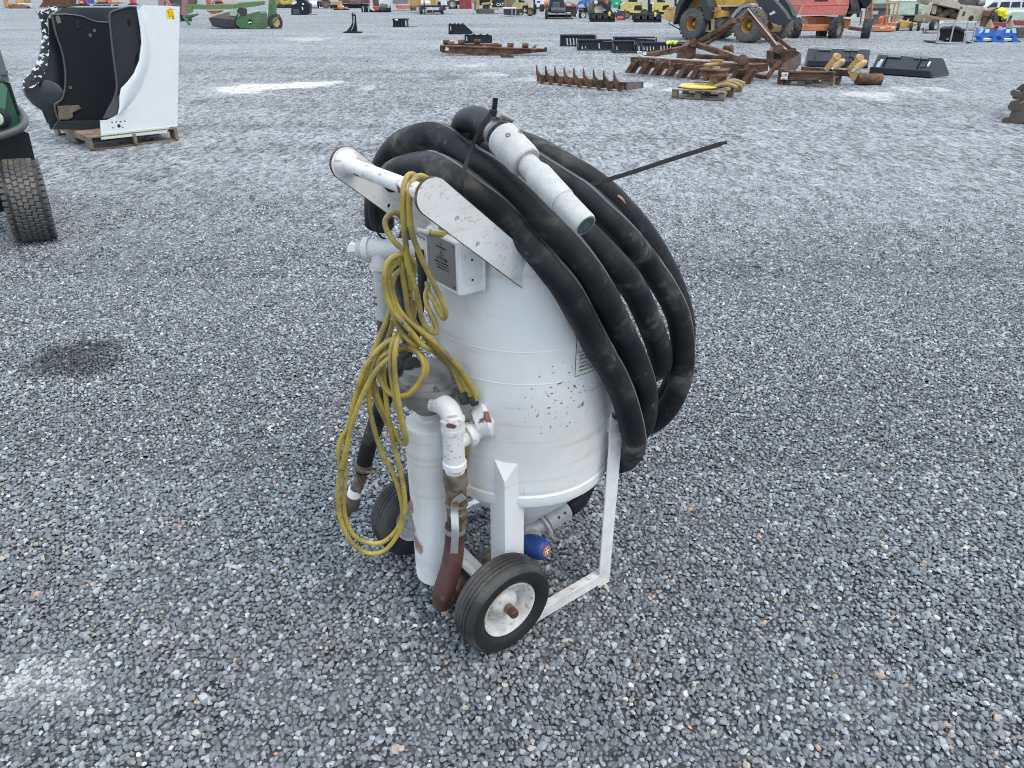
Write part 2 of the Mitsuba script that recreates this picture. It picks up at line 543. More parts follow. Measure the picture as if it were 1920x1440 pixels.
labels['ground__gravel'] = {'label': 'loose crushed gravel covering the yard', 'kind': 'stuff'}
print('gravel triangles', GRAVEL_TRIS, [len(g['s']) for g in LOD])

# ---------------------------------------------------------------- the sandblasting pot
POT_YAW = math.radians(127.0 - 90.0)
POT = mat((0.0365, 1.88, 0.0), rz=POT_YAW)      # local x: rearwards, local y: along the axle, away from the camera


def pot_w(l):
    return POT[:3, :3] @ np.asarray(l, float) + POT[:3, 3]


def pot_l(w):
    return POT[:3, :3].T @ (np.asarray(w, float) - POT[:3, 3])


CHIPS = [((0.13, 1.63, 0.75), 0.17, 0.465), ((0.05, 1.62, 0.45), 0.10, 0.1)]
STREAK = [pot_w((-0.396, 0.030, 0.31)), pot_w((-0.396, 0.030, 0.24)), pot_w((-0.397, 0.030, 0.38)), pot_w((-0.393, 0.005, 0.245))]


def white_colour(p, n, uv):
    a = fbm(p.x * 3.1, p.y * 3.1, p.z * 3.1, 4)
    b = noise(p.x * 38, p.y * 38, p.z * 38) * 0.6 + noise(p.x * 95, p.y * 95, p.z * 95) * 0.4
    f = noise(p.x * 210, p.y * 210, p.z * 210)
    c = mix((0.62, 0.635, 0.645), (0.53, 0.535, 0.53), smoothstep(0.35, 0.75, a))
    # dirt: broad grimy bands, rubbed spots and pepper
    drag = fbm(p.x * 4, p.y * 4, p.z * 46, 3)
    c = mix(c, (0.46, 0.43, 0.38), 0.60 * smoothstep(0.54, 0.74, drag) * smoothstep(0.38, 0.60, a))
    c = mix(c, (0.50, 0.40, 0.27), 0.40 * smoothstep(0.62, 0.80, fbm(p.x * 9 + 4, p.y * 9, p.z * 9, 4)))
    hi = smoothstep(1.02, 1.2, p.z)
    c = mix(c, (0.36, 0.25, 0.17), 0.55 * hi * smoothstep(0.62, 0.74, 0.5 * f + 0.5 * noise(p.x * 110, p.y * 110, p.z * 110)) * smoothstep(0.3, 0.6, a))
    c = mix(c, (0.24, 0.20, 0.17), 0.7 * smoothstep(0.85, 0.92, b * 0.55 + f * 0.45))
    low = smoothstep(0.35, 0.02, p.z)
    c = mix(c, (0.30, 0.28, 0.26), 0.55 * low * smoothstep(0.3, 0.7, a + 0.3 * (b - 0.5)))
    # chipped paint down to red primer and rust
    m = mi.Float(0)
    for q, r, k in CHIPS:
        d = dr.sqrt(dr.square(p.x - q[0]) + dr.square(p.y - q[1]) + dr.square(p.z - q[2]))
        m = m + k * smoothstep(r, r * 0.4, d)
    ch = noise(p.x * 115, p.y * 115, p.z * 115) * 0.6 + noise(p.x * 260, p.y * 260, p.z * 260) * 0.4
    chip = smoothstep(0.905 - 0.42 * m, 0.922 - 0.42 * m, ch)
    c = mix(c, mix((0.17, 0.045, 0.035), (0.07, 0.04, 0.035), noise(p.x * 80, p.y * 80, p.z * 80)), chip)
    s = mi.Float(0)
    for q in STREAK:
        s = dr.maximum(s, smoothstep(0.055, 0.0, dr.sqrt(dr.square(p.x - q[0]) + dr.square(p.y - q[1]) + 0.35 * dr.square(p.z - q[2]))))
    c = mix(c, (0.20, 0.085, 0.055), 0.85 * smoothstep(0.46, 0.80, s * (0.2 + 1.35 * fbm(p.x * 55, p.y * 55, p.z * 22, 4))))
    return c


def white_bump(p, n, uv):
    return 0.0011 * fbm(p.x * 30, p.y * 30, p.z * 30, 3) + 0.0004 * noise(p.x * 200, p.y * 200, p.z * 200)


scene['m_white'] = {'type': 'twosided', 'b': {'type': 'bumpmap', 'arbitrary': proc(white_bump, 0.002), 'scale': 0.8,
                                              'b': {'type': 'principled', 'base_color': proc(white_colour), 'roughness': 0.42, 'specular': 0.5}}}


def rim_colour(p, n, uv):
    c = white_colour(p, n, uv)
    a = fbm(p.x * 22, p.y * 22, p.z * 22, 4)
    c = mix(c, (0.27, 0.235, 0.19), 0.55 * smoothstep(0.44, 0.70, a))
    return mix(c, (0.16, 0.10, 0.075), 0.5 * smoothstep(0.62, 0.72, fbm(p.x * 60, p.y * 60, p.z * 60, 3)))


scene['m_rim'] = principled(proc(rim_colour), 0.45)


def chipped_colour(p, n, uv):
    """white paint worn through along the edges and where hands and hoses rub"""
    c = white_colour(p, n, uv)
    w = fbm(p.x * 25, p.y * 25, p.z * 25, 4)
    s = noise(p.x * 14, p.y * 55, p.z * 55) * 0.5 + noise(p.x * 60, p.y * 160, p.z * 160) * 0.5
    c = mix(c, (0.36, 0.22, 0.20), 0.75 * smoothstep(0.60, 0.78, s))
    return mix(c, (0.13, 0.055, 0.045), smoothstep(0.63, 0.70, w))


scene['m_chipped'] = principled(proc(chipped_colour), 0.5)


def hose_colour(p, n, uv):
    a = fbm(p.x * 9, p.y * 9, p.z * 9, 4)
    b = fbm(p.x * 55, p.y * 55, p.z * 55, 3)
    up = 0.5 + 0.5 * n.z
    c = mix((0.0085, 0.0105, 0.0135), (0.020, 0.0215, 0.024), smoothstep(0.3, 0.7, a))
    c = mix(c, (0.070, 0.067, 0.062), 0.75 * smoothstep(0.50, 0.72, 0.7 * a + 0.3 * b))
    c = mix(c, (0.15, 0.14, 0.125), 0.5 * smoothstep(0.60, 0.72, 0.55 * a + 0.45 * fbm(p.x * 30, p.y * 90, p.z * 34, 3)))
    return c


scene['m_hose'] = principled(proc(hose_colour), 0.52, spec=0.2)


def yellow_colour(p, n, uv):
    a = fbm(p.x * 18, p.y * 18, p.z * 18, 4)
    b = noise(p.x * 120, p.y * 120, p.z * 120)
    c = mix((0.37, 0.285, 0.06), (0.25, 0.195, 0.06), smoothstep(0.3, 0.7, a))
    c = mix(c, (0.17, 0.13, 0.075), 0.75 * smoothstep(0.52, 0.75, a * 0.7 + b * 0.3))
    return mix(c, (0.06, 0.05, 0.04), 0.8 * smoothstep(0.78, 0.86, 0.5 * b + 0.5 * noise(p.x * 50, p.y * 50, p.z * 50)))


scene['m_yellow_hose'] = principled(proc(yellow_colour), 0.38)


def bronze_colour(p, n, uv):
    a = fbm(p.x * 30, p.y * 30, p.z * 30, 4)
    return mix((0.075, 0.062, 0.05), (0.20, 0.165, 0.125), smoothstep(0.3, 0.75, a))


scene['m_bronze'] = principled(proc(bronze_colour), 0.5, metallic=0.3)


def redhose_colour(p, n, uv):
    a = fbm(p.x * 14, p.y * 14, p.z * 14, 4)
    c = mix((0.048, 0.021, 0.020), (0.085, 0.037, 0.034), smoothstep(0.3, 0.7, a))
    return mix(c, (0.17, 0.13, 0.11), 0.6 * smoothstep(0.55, 0.75, fbm(p.x * 50, p.y * 50, p.z * 20, 3)))


scene['m_redhose'] = principled(proc(redhose_colour), 0.5)


def alloy_colour(p, n, uv):
    a = fbm(p.x * 40, p.y * 40, p.z * 40, 4)
    return mix((0.36, 0.365, 0.365), (0.52, 0.525, 0.525), a) * (0.9 + 0.2 * noise(p.x * 300, p.y * 300, p.z * 300))


scene['m_alloy'] = principled(proc(alloy_colour), 0.5, metallic=0.25)

pot = Thing('sandblast_pot', 'white chipped sandblasting pot on two wheels with handle bar and pipe fittings', 'sandblaster', M=POT)
RT = 0.27
# tank: shell, rolled seam, band, knuckle and cone
prof = [(0, 1.232), (0.06, 1.230), (0.13, 1.222), (0.19, 1.205), (0.235, 1.182), (0.26, 1.155), (0.27, 1.12), (RT, 0.50), (RT, 0.462), (0.2672, 0.459), (0.2672, 0.449), (0.2715, 0.445),
        (0.2725, 0.425), (0.268, 0.410), (0.252, 0.395), (0.20, 0.335), (0.05, 0.165), (0.045, 0.15), (0, 0.15)]
pot.add('tank', trimesh.creation.revolve(np.array(prof)[::-1], sections=128), 'm_white', smooth=28)
# upright weld and girth welds
wv = np.linspace(0.62, 1.12, 60)
az = math.radians(171)
pot.add('weld', tube(np.stack([0 * wv + (RT + 0.001) * math.cos(az), 0 * wv + (RT + 0.001) * math.sin(az), wv], 1), 0.004, 6, path=True, bump=0.5), 'm_white', smooth=True)
th = np.linspace(0, 2 * np.pi, 241)
for zz in (0.905, 0.812):
    pot.add('weld', tube(np.stack([(RT - 0.0012) * np.cos(th), (RT - 0.0012) * np.sin(th), 0 * th + zz], 1), 0.0024, 6, path=True, bump=0.6, seed=zz), 'm_white', smooth=True)


def on_tank(m, az0, z0, r):
    """wraps a flat mesh (x right, y up, z out) onto the shell"""
    m = m.copy()
    v = m.vertices
    t = az0 + v[:, 0] / r
    rr = r + v[:, 2]
    m.vertices = np.stack([rr * np.cos(t), rr * np.sin(t), z0 + v[:, 1]], 1)
    return m


def grid_sheet(w, h, nx, t):
    b = trimesh.creation.box(extents=(w, h, t)) if nx < 2 else cat(*[box((w * (k + .5) / nx - w / 2, 0, 0), (w / nx, h, t)) for k in range(nx)])
    return moved(b, mat((w / 2, -h / 2, t / 2)))


AZ = math.radians(-100.5)
SIDE_AZ = math.radians(-100.5)
pot.add('warning_decal', on_tank(grid_sheet(0.17, 0.20, 14, 0.0006), SIDE_AZ, 1.010, RT + 0.0002), 'm_plain', (0.60, 0.60, 0.57))
fr = [box((0.0865, -0.0060, 0.001), (0.157, 0.0016, 0.0006)), box((0.0085, -0.098, 0.001), (0.0016, 0.184, 0.0006)),
      cat(*[box((0.0085 + 0.157 * (k + .5) / 14, -0.1905, 0.001), (0.157 / 14, 0.0016, 0.0006)) for k in range(14)])]
fr[0] = cat(*[box((0.0085 + 0.157 * (k + .5) / 14, -0.0060, 0.001), (0.157 / 14, 0.0016, 0.0006)) for k in range(14)])
pot.add('warning_decal__border', on_tank(cat(*fr), SIDE_AZ, 1.010, RT + 0.0002), 'm_print', (0.03, 0.03, 0.03))
lines = [('4. F', 0.014, -0.062), ('of', 0.020, -0.073), ('appr', 0.020, -0.084), ('war pr', 0.020, -0.095), ('Refer to', 0.020, -0.106),
         ('5. Failure to', 0.014, -0.124), ('equipment', 0.020, -0.135), ('the Manu', 0.020, -0.146), ('could result', 0.020, -0.157), ('silicosis, or', 0.020, -0.168), ('manual Section', 0.020, -0.179)]
for t, x, y in lines:
    pot.add('warning_decal__lettering', on_tank(moved(meshkit.text_mesh(t, 0.0068, 0.0004, bold=True), mat((x, y, 0.0007))), SIDE_AZ, 1.010, RT + 0.0002), 'm_print', (0.03, 0.03, 0.03))

# handle plates and bar
HX, HZ, HY = -0.405, 1.332, 0.205
plate_poly = Polygon([(-0.150, 1.060), (-0.150, 1.152), (-0.19, 1.195)]).union(Point(HX, HZ).buffer(0.041, 24)).convex_hull
holes = [Point(-0.298, 1.211).buffer(0.0062), Point(-0.350, 1.278).buffer(0.0062)]
for s, hs in ((-1, holes), (1, holes[:1])):
    pl = plate_poly
    for h_ in hs:
        pl = pl.difference(h_)
    y0 = s * HY + 0.004
    nm = pot.add('handle_plate', plate_xz(pl, y0, 0.008), 'm_white')
    pot.add(nm + '__worn_edge', plate_xz(plate_poly.buffer(0.0005).difference(plate_poly.buffer(-0.0006)), y0 + 0.0003, 0.0086), 'm_rust')
    pot.add(nm + '__weld', tube([(-0.148, s * (HY - 0.002), 1.066), (-0.147, s * (HY - 0.001), 1.11), (-0.148, s * (HY - 0.002), 1.165)], 0.0065, 8, bump=0.5), 'm_white', smooth=True)
pot.add('handle_bar', rod((HX, -HY, HZ), (HX, HY, HZ), 0.0185, 28), 'm_chipped', smooth=40)
for s in (-1, 1):
    pot.add('handle_collar', lathe([(0, 0), (0.034, 0), (0.033, 0.006), (0.024, 0.016), (0.0188, 0.03), (0, 0.03)], (HX, s * (HY - 0.004), HZ), (HX, 0, HZ), 28), 'm_chipped', smooth=40)

# box with the rating plate
bx = cbox((-0.275, -0.074, 1.137), (0.075, 0.152, 0.138), 0.006)
pot.add('nameplate_box', bx, 'm_white')
pot.add('nameplate_box__plate', box((-0.3132, -0.073, 1.138), (0.0016, 0.126, 0.114)), 'm_metal', (0.30, 0.30, 0.29))
TXT = np.array([[0, 0, -1.0, -0.3141], [-1.0, 0, 0, -0.073], [0, 1.0, 0, 1.138], [0, 0, 0, 1]])


def centred(t, h, x, y, bold=False):
    m = meshkit.text_mesh(t, h, 0.0004, bold)
    return moved(m, mat((x - m.bounds[:, 0].mean(), y, 0)))


letters = [centred('CERTIFIED BY', 0.0050, 0.004, 0.032, True), centred('AXXIOM', 0.0085, 0.004, 0.003, True), centred('MANUFACTURING, INC.', 0.0040, 0.004, -0.005, True),
           centred('11927 SOUTH HWY. 6', 0.0036, 0.006, -0.012, True), centred('FRESNO, TEXAS 77545', 0.0036, 0.008, -0.019, True)]
tri = Polygon([(-0.009, 0), (0.009, 0), (0, 0.0155)])
letters2 = []
letters2.append(moved(extrude(tri.difference(tri.buffer(-0.0019)), 0.0004), mat((0.004, 0.0142, 0))))
letters2.append(moved(extrude(Polygon([(-0.003, 0), (0.003, 0), (0, 0.006)]), 0.0004), mat((0.004, 0.041, 0))))
for q in ((-0.052, 0.02), (-0.052, 0.005)):
    letters2.append(box((q[0], q[1], 0.0002), (0.003, 0.003, 0.0004)))
for m in letters:
    pot.add('nameplate_box__lettering', moved(m, TXT), 'm_print', (0.04, 0.04, 0.04))
for m in letters2:
    pot.add('nameplate_box__emblem', moved(m, TXT), 'm_print', (0.06, 0.06, 0.06))
for y_, z_ in ((-0.056, 0.050), (0.056, 0.050), (-0.056, -0.050), (0.056, -0.050)):
    pot.add('nameplate_box__rivet', lathe([(0, 0), (0.004, 0), (0.0035, 0.0016), (0, 0.0022)], (-0.314, -0.073 + y_, 1.138 + z_), (-0.33, -0.073 + y_, 1.138 + z_), 12), 'm_bronze', smooth=40)
for z_ in (1.105, 1.155):
    pot.add('nameplate_box__hole', rod((-0.276, -0.1485, z_), (-0.276, -0.1508, z_), 0.003, 12), 'm_plain', (0.02, 0.02, 0.02))
pot.add('nameplate_box__weld', tube([(-0.243, -0.149, 1.07), (-0.242, -0.151, 1.13), (-0.243, -0.149, 1.205)], 0.006, 8, bump=0.5), 'm_white', smooth=True)


# pipe tee on the far side, with its plug and drop pipe
def radial(az, r, z):
    a = math.radians(az)
    return np.array([r * math.cos(a), r * math.sin(a), z])


a0, a1 = radial(135, 0.22, 1.080), radial(135, 0.463, 1.064)
pot.add('pipe_tee', cat(rod(radial(135, 0.20, 1.082), radial(135, 0.345, 1.073), 0.024, 24), rod(radial(135, 0.335, 1.073), radial(135, 0.455, 1.066), 0.0295, 28),
                        lathe([(0, 0), (0.0285, 0), (0.0290, 0.030), (0.033, 0.036), (0.033, 0.052), (0.026, 0.056), (0, 0.056)], radial(135, 0.414, 1.066), radial(135, 0.414, 0.9), 28)), 'm_white', smooth=35)
pot.add('pipe_tee__collar', lathe([(0.02, 0), (0.0345, 0.001), (0.0345, 0.017), (0.02, 0.018)], radial(135, 0.441, 1.0665), radial(135, 0.6, 1.058), 28), 'm_white', smooth=35)
pot.add('pipe_tee__thread', cat(*[lathe([(0, 0), (0.0235, 0.0), (0.0265, 0.0025), (0.0235, 0.005), (0, 0.005)], radial(135, 0.459 + 0.005 * k, 1.066), radial(135, 0.7, 1.056), 24) for k in range(4)]), 'm_white', smooth=30)
pot.add('pipe_tee__plug', lathe([(0, 0), (0.0205, 0), (0.0205, 0.019), (0.017, 0.024), (0, 0.024)], radial(135, 0.479, 1.065), radial(135, 0.7, 1.054), 6), 'm_white')
pot.add('drop_pipe', lathe([(0, 0), (0.024, 0), (0.024, 0.03), (0.0225, 0.032), (0.0225, 0.155), (0.018, 0.16), (0, 0.16)], radial(135, 0.414, 1.012), radial(135, 0.424, 0.80), 24), 'm_alloy', smooth=35)
for z_ in (0.945, 0.925):
    q = radial(140, 0.417, z_) + np.array([-0.018, -0.012, 0])
    pot.add('drop_pipe__screw', trimesh.creation.icosphere(1, 0.004).apply_translation(q), 'm_bronze', smooth=True)
pot.add('drop_coupling', rod(radial(135, 0.421, 0.857), radial(135, 0.425, 0.78), 0.020, 20), 'm_rubber', smooth=35)

# outlet silencer cylinder, diaphragm valve, elbow and tee stack
CX, CY = -0.330, 0.010
pot.add('silencer', lathe([(0, 0), (0.062, 0.0), (0.0695, 0.006), (0.0695, 0.553), (0.065, 0.563), (0.02, 0.570), (0, 0.570)], (CX, CY, 0.092), (CX, CY, 1), 48), 'm_white', smooth=30)
pot.add('silencer__neck', lathe([(0.034, 0), (0.029, 0.004), (0.026, 0.012), (0.026, 0.045), (0, 0.045)], (CX, CY, 0.655), (CX, CY, 1), 28), 'm_white', smooth=35)
pot.add('silencer__bracket', cat(bar((CX - 0.03, CY + 0.05, 0.052), (CX + 0.02, CY - 0.03, 0.048), 0.004, 0.03), bar((CX + 0.02, CY - 0.03, 0.048), (-0.26, -0.03, 0.10), 0.004, 0.03)), 'm_rust')
VZ = 0.762
body = trimesh.creation.icosphere(3, 1.0)
body.vertices = body.vertices * np.array([0.080, 0.077, 0.070])
body.vertices[:, 2] += 0.0
body = cat(moved(body, mat((CX, CY, VZ))), lathe([(0, 0), (0.036, 0), (0.033, 0.012), (0.03, 0.03), (0, 0.03)], (CX, CY, 0.69), (CX, CY, 1), 28),
           lathe([(0.02, -0.006), (0.087, -0.006), (0.0885, 0), (0.087, 0.010), (0.02, 0.010)], (CX, CY, VZ + 0.012), (CX + 0.012, CY, VZ + 0.1), 36),
           lathe([(0, 0), (0.064, 0.03), (0.058, 0.046), (0.038, 0.058), (0, 0.060)], (CX, CY, VZ + 0.015), (CX + 0.004, CY, VZ + 0.2), 28),
           lathe([(0.05, 0.0), (0.043, 0.03), (0.036, 0.052), (0.031, 0.058), (0, 0.058)], (CX, CY - 0.01, VZ - 0.002), (CX - 0.02, CY - 0.2, VZ - 0.012), 32))
pot.add('diaphragm_valve', body, 'm_worn', (0.165, 0.17, 0.17), smooth=32)
for k in range(6):
    a = k * math.pi / 3 + 0.35
    q = np.array([CX + 0.074 * math.cos(a), CY + 0.074 * math.sin(a), VZ + 0.018])
    pot.add('diaphragm_valve__bolt', cat(lathe([(0, 0), (0.009, 0), (0.009, 0.008), (0, 0.009)], q, q + [0, 0, 1], 6), rod(q + [0, 0, 0.008], q + [0, 0, 0.018], 0.0045, 10)), 'm_metal', (0.25, 0.25, 0.24))
tape = []
for k in range(5):
    b0 = trimesh.creation.icosphere(2, 1.0)
    r = np.random.default_rng(40 + k)
    b0.vertices = b0.vertices * (0.030 - 0.002 * k) * np.array([1, 0.85, 1.0]) * (1 + 0.5 * (meshkit.fbm(b0.vertices * 2.4 + k, 3)[:, None] - 0.5))
    tape.append(moved(b0, mat((CX - 0.042 + 0.004 * k, CY + 0.055 - 0.014 * k, VZ + 0.070 - 0.012 * (k % 3)))))
pot.add('diaphragm_valve__tape_wrap', cat(*tape), 'm_rubber', smooth=25, label='crumpled black tape wrapped over the valve top')

SX, SY = -0.330, -0.118
EL = [(CX - 0.006, CY - 0.050, VZ - 0.010), (CX - 0.004, CY - 0.078, VZ - 0.014), (SX, SY + 0.028, 0.746), (SX, SY + 0.006, 0.737), (SX, SY, 0.718), (SX, SY, 0.700)]
pe = spline(EL, 0.004)
re = np.full(len(pe), 0.0285)
re[:5] = 0.0325
re[-7:] = 0.0330
re[-4:] = 0.0310
pot.add('pipe_elbow', cat(tube(pe, re, 28, path=True), tube(pe[:5] - (pe[1] - pe[0]), 0.0350, 28, path=True)), 'm_chipped', smooth=35)
pot.add('branch_tee', cat(lathe([(0, 0), (0.0325, 0), (0.0325, 0.014), (0.029, 0.018), (0.029, 0.108), (0.033, 0.112), (0.033, 0.128), (0, 0.128)], (SX, SY, 0.700), (SX, SY, 0), 32),
                          rod((SX, SY, 0.646), (SX + 0.055, SY - 0.004, 0.658), 0.0235, 24), lathe([(0, 0), (0.034, 0), (0.035, 0.014), (0.031, 0.018), (0, 0.018)], (SX + 0.042, SY - 0.004, 0.656), (SX + 0.2, SY - 0.014, 0.690), 28)), 'm_chipped', smooth=35)
pot.add('tank_boss', cat(rod((SX + 0.05, SY - 0.005, 0.658), (-0.20, SY - 0.012, 0.694), 0.0275, 24),
                         lathe([(0, 0), (0.050, 0.0), (0.054, 0.012), (0.044, 0.026), (0.036, 0.042), (0.0, 0.044)], (-0.222, SY - 0.012, 0.690), (-0.40, SY + 0.055, 0.650), 32)), 'm_chipped', smooth=35)
pot.add('white_nipple', rod((SX, SY, 0.575), (SX, SY, 0.548), 0.0275, 24), 'm_chipped', smooth=35)
# bronze ball valve
pot.add('ball_valve', cat(lathe([(0, 0), (0.034, 0), (0.035, 0.006), (0.035, 0.046), (0.031, 0.052), (0.031, 0.106), (0.034, 0.110), (0.034, 0.116), (0.029, 0.121), (0, 0.121)], (SX, SY, 0.557), (SX, SY, 0), 8),
                          lathe([(0, 0), (0.026, 0), (0.026, 0.02), (0.030, 0.022), (0.030, 0.058), (0.026, 0.064), (0.026, 0.085), (0, 0.085)], (SX, SY, 0.440), (SX, SY, 0), 8)), 'm_bronze', smooth=20)
pot.add('ball_valve__rust_ring', lathe([(0.02, 0), (0.0275, 0), (0.0275, 0.008), (0.02, 0.008)], (SX, SY, 0.441), (SX, SY, 0), 24), 'm_rust', smooth=35)
ld = np.array([-0.55, -0.83, 0.0])
piv = np.array([SX, SY, 0.478]) + ld * 0.034
pot.add('ball_valve__stem', cat(rod(piv - ld * 0.006, piv + ld * 0.013, 0.0075, 12), lathe([(0, 0), (0.0105, 0), (0.0105, 0.008), (0, 0.008)], piv + ld * 0.006, piv + ld, 6)), 'm_rust')
lv = [piv + ld * 0.004 + np.array([0.018, -0.014, 0.024]), piv + ld * 0.007 + [0, 0, 0.004], piv + ld * 0.010 + [-0.004, 0.003, -0.03], piv + ld * 0.030 + [-0.004, 0.002, -0.075], piv + ld * 0.036 + [-0.010, 0.004, -0.150]]
pot.add('ball_valve__lever', strap(lv, [ld] * 5, 0.021, 0.003), 'm_metal', (0.47, 0.47, 0.46), smooth=30)
# red brown drain hose, bent up again at the ground
dh = [at_y(853, 982, 1.585), at_y(852, 1022, 1.575), at_y(846, 1062, 1.562), at_y(834, 1102, 1.548), at_y(826, 1128, 1.545), at_y(836, 1122, 1.60), at_y(856, 1094, 1.65), at_y(880, 1070, 1.70), at_y(900, 1052, 1.74)]
pd = spline([pot_l(q) for q in dh], 0.005)
rd = np.interp(np.arange(len(pd)), [0, 0.45 * len(pd), len(pd)], [0.0275, 0.0330, 0.0260]) * (1 - 0.30 * np.exp(-((np.arange(len(pd)) - 0.52 * len(pd)) / 5.0) ** 2))
pot.add('drain_hose', tube(pd, rd, 18, path=True), 'm_redhose', smooth=True, label='reddish brown rubber hose kinked at the ground')
pot.add('drain_hose__clamp', tube(pd[:4] + np.array([0, 0, -0.012]), 0.0302, 20, path=True), 'm_metal', (0.4, 0.4, 0.39), smooth=35)
pot.add('drain_elbow', cat(lathe([(0, 0), (0.024, 0), (0.026, 0.01), (0.026, 0.03), (0.021, 0.034), (0.021, 0.10), (0, 0.10)], pot_l(dh[-1]) - [0.012, 0.0, 0.004], (-0.04, -0.05, 0.16), 20)), 'm_bronze', smooth=30)

# small black air hose with its clamp and elbow
ah = [pot_l(at_y(x, y, d)) for x, y, d in ((760, 655, 1.74), (742, 690, 1.75), (725, 735, 1.77), (706, 790, 1.79), (690, 840, 1.80), (680, 882, 1.80))]
pot.add('air_hose', tube(ah, 0.0245, 18), 'm_hose', smooth=True, label='short black air hose hanging down past the wheel')
e0, e1 = pot_l(at_y(683, 868, 1.80)), pot_l(at_y(676, 902, 1.80))
ed = (e1 - e0) / np.linalg.norm(e1 - e0)
pot.add('air_hose__clamp', cat(rod(e0, e0 + ed * 0.022, 0.0275, 20), rod(e0 + ed * 0.012 + [-0.01, -0.03, 0], e0 + ed * 0.012 + [0.035, -0.05, -0.012], 0.0035, 8), cbox(e0 + ed * 0.012 + [-0.012, -0.026, 0], (0.02, 0.012, 0.014))), 'm_bronze', smooth=30)
e2, e3, e4 = pot_l(at_y(664, 926, 1.80)), pot_l(at_y(659, 945, 1.80)), pot_l(at_y(640, 962, 1.79))
pot.add('air_hose__nipple', rod(e1 - ed * 0.03, e2, 0.019, 18), 'm_bronze', smooth=35)
pot.add('air_hose__white_tape', rod(e2 - ed * 0.022, e2 + ed * 0.012, 0.0205, 18), 'm_plain', (0.72, 0.73, 0.74), smooth=35)
pot.add('air_hose__elbow', cat(rod(e2 + ed * 0.006, e3 + ed * 0.012, 0.026, 18), rod(e3, e4, 0.023, 18), lathe([(0, 0), (0.028, 0), (0.028, 0.016), (0, 0.016)], e4, e4 + (e4 - e3), 8)), 'm_bronze', smooth=30)
# printed black hose and cable dropping behind the far handle plate
pot.add('vent_hose', tube([pot_l(at_y(x, y, d)) for x, y, d in ((770, 420, 2.00), (752, 470, 1.96), (746, 520, 1.90), (752, 570, 1.82), (765, 610, 1.78), (770, 650, 1.76))], 0.020, 16), 'm_hose', smooth=True)
pot.add('vent_hose', tube([pot_l(at_y(x, y, d)) for x, y, d in ((786, 470, 1.80), (792, 520, 1.76), (788, 570, 1.74), (778, 640, 1.73))], 0.012, 12), 'm_hose', smooth=True)
pot.add('cable', tube([pot_l(at_y(x, y, d)) for x, y, d in ((702, 385, 1.90), (704, 420, 1.92), (712, 442, 1.93), (735, 452, 1.95), (760, 450, 1.97))], 0.003, 8), 'm_plain', (0.02, 0.02, 0.022), smooth=True)

# frame: posts, rails, leg, axle
for s in (-1, 1):
    o, i = s * 0.203, s * 0.130
    pts = [(-0.224, o, 0.13), (-0.224, i, 0.13), (-0.154, o, 0.13), (-0.154, i, 0.13), (-0.224, o, 0.520), (-0.222, i, 0.592), (-0.157, o, 0.585), (-0.154, i, 0.62)]
    post = trimesh.convex.convex_hull(np.array(pts))
    pot.add('post', post, 'm_white')
    pot.add('post__weld', tube([(-0.226, i - s * 0.006, 0.44), (-0.2265, i - s * 0.004, 0.52), (-0.225, i - s * 0.002, 0.592), (-0.192, s * 0.175, 0.600), (-0.158, o + s * 0.003, 0.587), (-0.160, o + s * 0.010, 0.46)], 0.006, 8, bump=0.6), 'm_white', smooth=True)
    yo = s * 0.282
    pot.add('leg', cat(cbox((0.1175, yo, 0.285), (0.050, 0.006, 0.57), 0.0015), cbox((0.1395, yo - s * 0.0205, 0.285), (0.005, 0.034, 0.57), 0.0015),
                       trimesh.convex.convex_hull(np.array([(x, y, z) for y in (yo, yo - s * 0.004) for x, z in ((0.0925, 0.57), (0.1425, 0.57), (0.0925, 0.66))])),
                       cbox((0.118, s * 0.262, 0.60), (0.004, 0.04, 0.05), 0.001)), 'm_white')
    nmr = pot.add('rail', cbox((-0.085, yo, 0.034), (0.37, 0.006, 0.042), 0.0015), 'm_white')
    pot.add(nmr + '__flange', cbox((-0.085, yo - s * 0.0135, 0.0520), (0.37, 0.020, 0.005), 0.0015), 'm_chipped')
    pot.add('axle_bracket', cat(cbox((-0.225, s * 0.185, 0.115), (0.13, 0.03, 0.06), 0.003), cbox((-0.20, s * 0.235, 0.06), (0.05, 0.10, 0.02), 0.002)), 'm_white')
AXX, AXZ = -0.273, 0.141
pot.add('axle', rod((AXX, -0.268, AXZ), (AXX, 0.268, AXZ), 0.0135, 16), 'm_white', smooth=35)
pot.add('cross_bar', cbox((-0.245, 0, 0.115), (0.045, 0.40, 0.028), 0.004), 'm_white')

# wheels
tw, tr = 0.098, 0.149
outer = [(0.088, -0.030), (0.100, -0.041), (0.118, -0.0475), (0.133, -0.0465), (0.142, -0.041), (0.1465, -0.034)]
ribs = []
for k in range(5):
    c = -0.0272 + 0.0136 * k
    ribs += [(0.1458 + 0.003 * (1 - abs(k - 2) / 4), c - 0.0050), (0.1462 + 0.003 * (1 - abs(k - 2) / 4), c), (0.1458 + 0.003 * (1 - abs(k - 2) / 4), c + 0.0050)]
    if k < 4:
        ribs += [(0.1444, c + 0.0058), (0.1444, c + 0.0078)]
tyre_prof = outer + ribs + [(r, -h) for r, h in outer[::-1]] + [(0.086, 0.0), (0.088, -0.030)]
rim_prof = [(0.0, -0.022), (0.020, -0.024), (0.030, -0.0215), (0.040, -0.014), (0.047, -0.002), (0.051, 0.014), (0.058, 0.024), (0.066, 0.018), (0.073, -0.002), (0.079, -0.024), (0.086, -0.036), (0.0895, -0.0375), (0.0905, -0.034), (0.086, -0.024), (0.086, 0.034), (0.0895, 0.0375), (0.082, 0.034), (0.074, 0.015), (0.0, 0.015)]
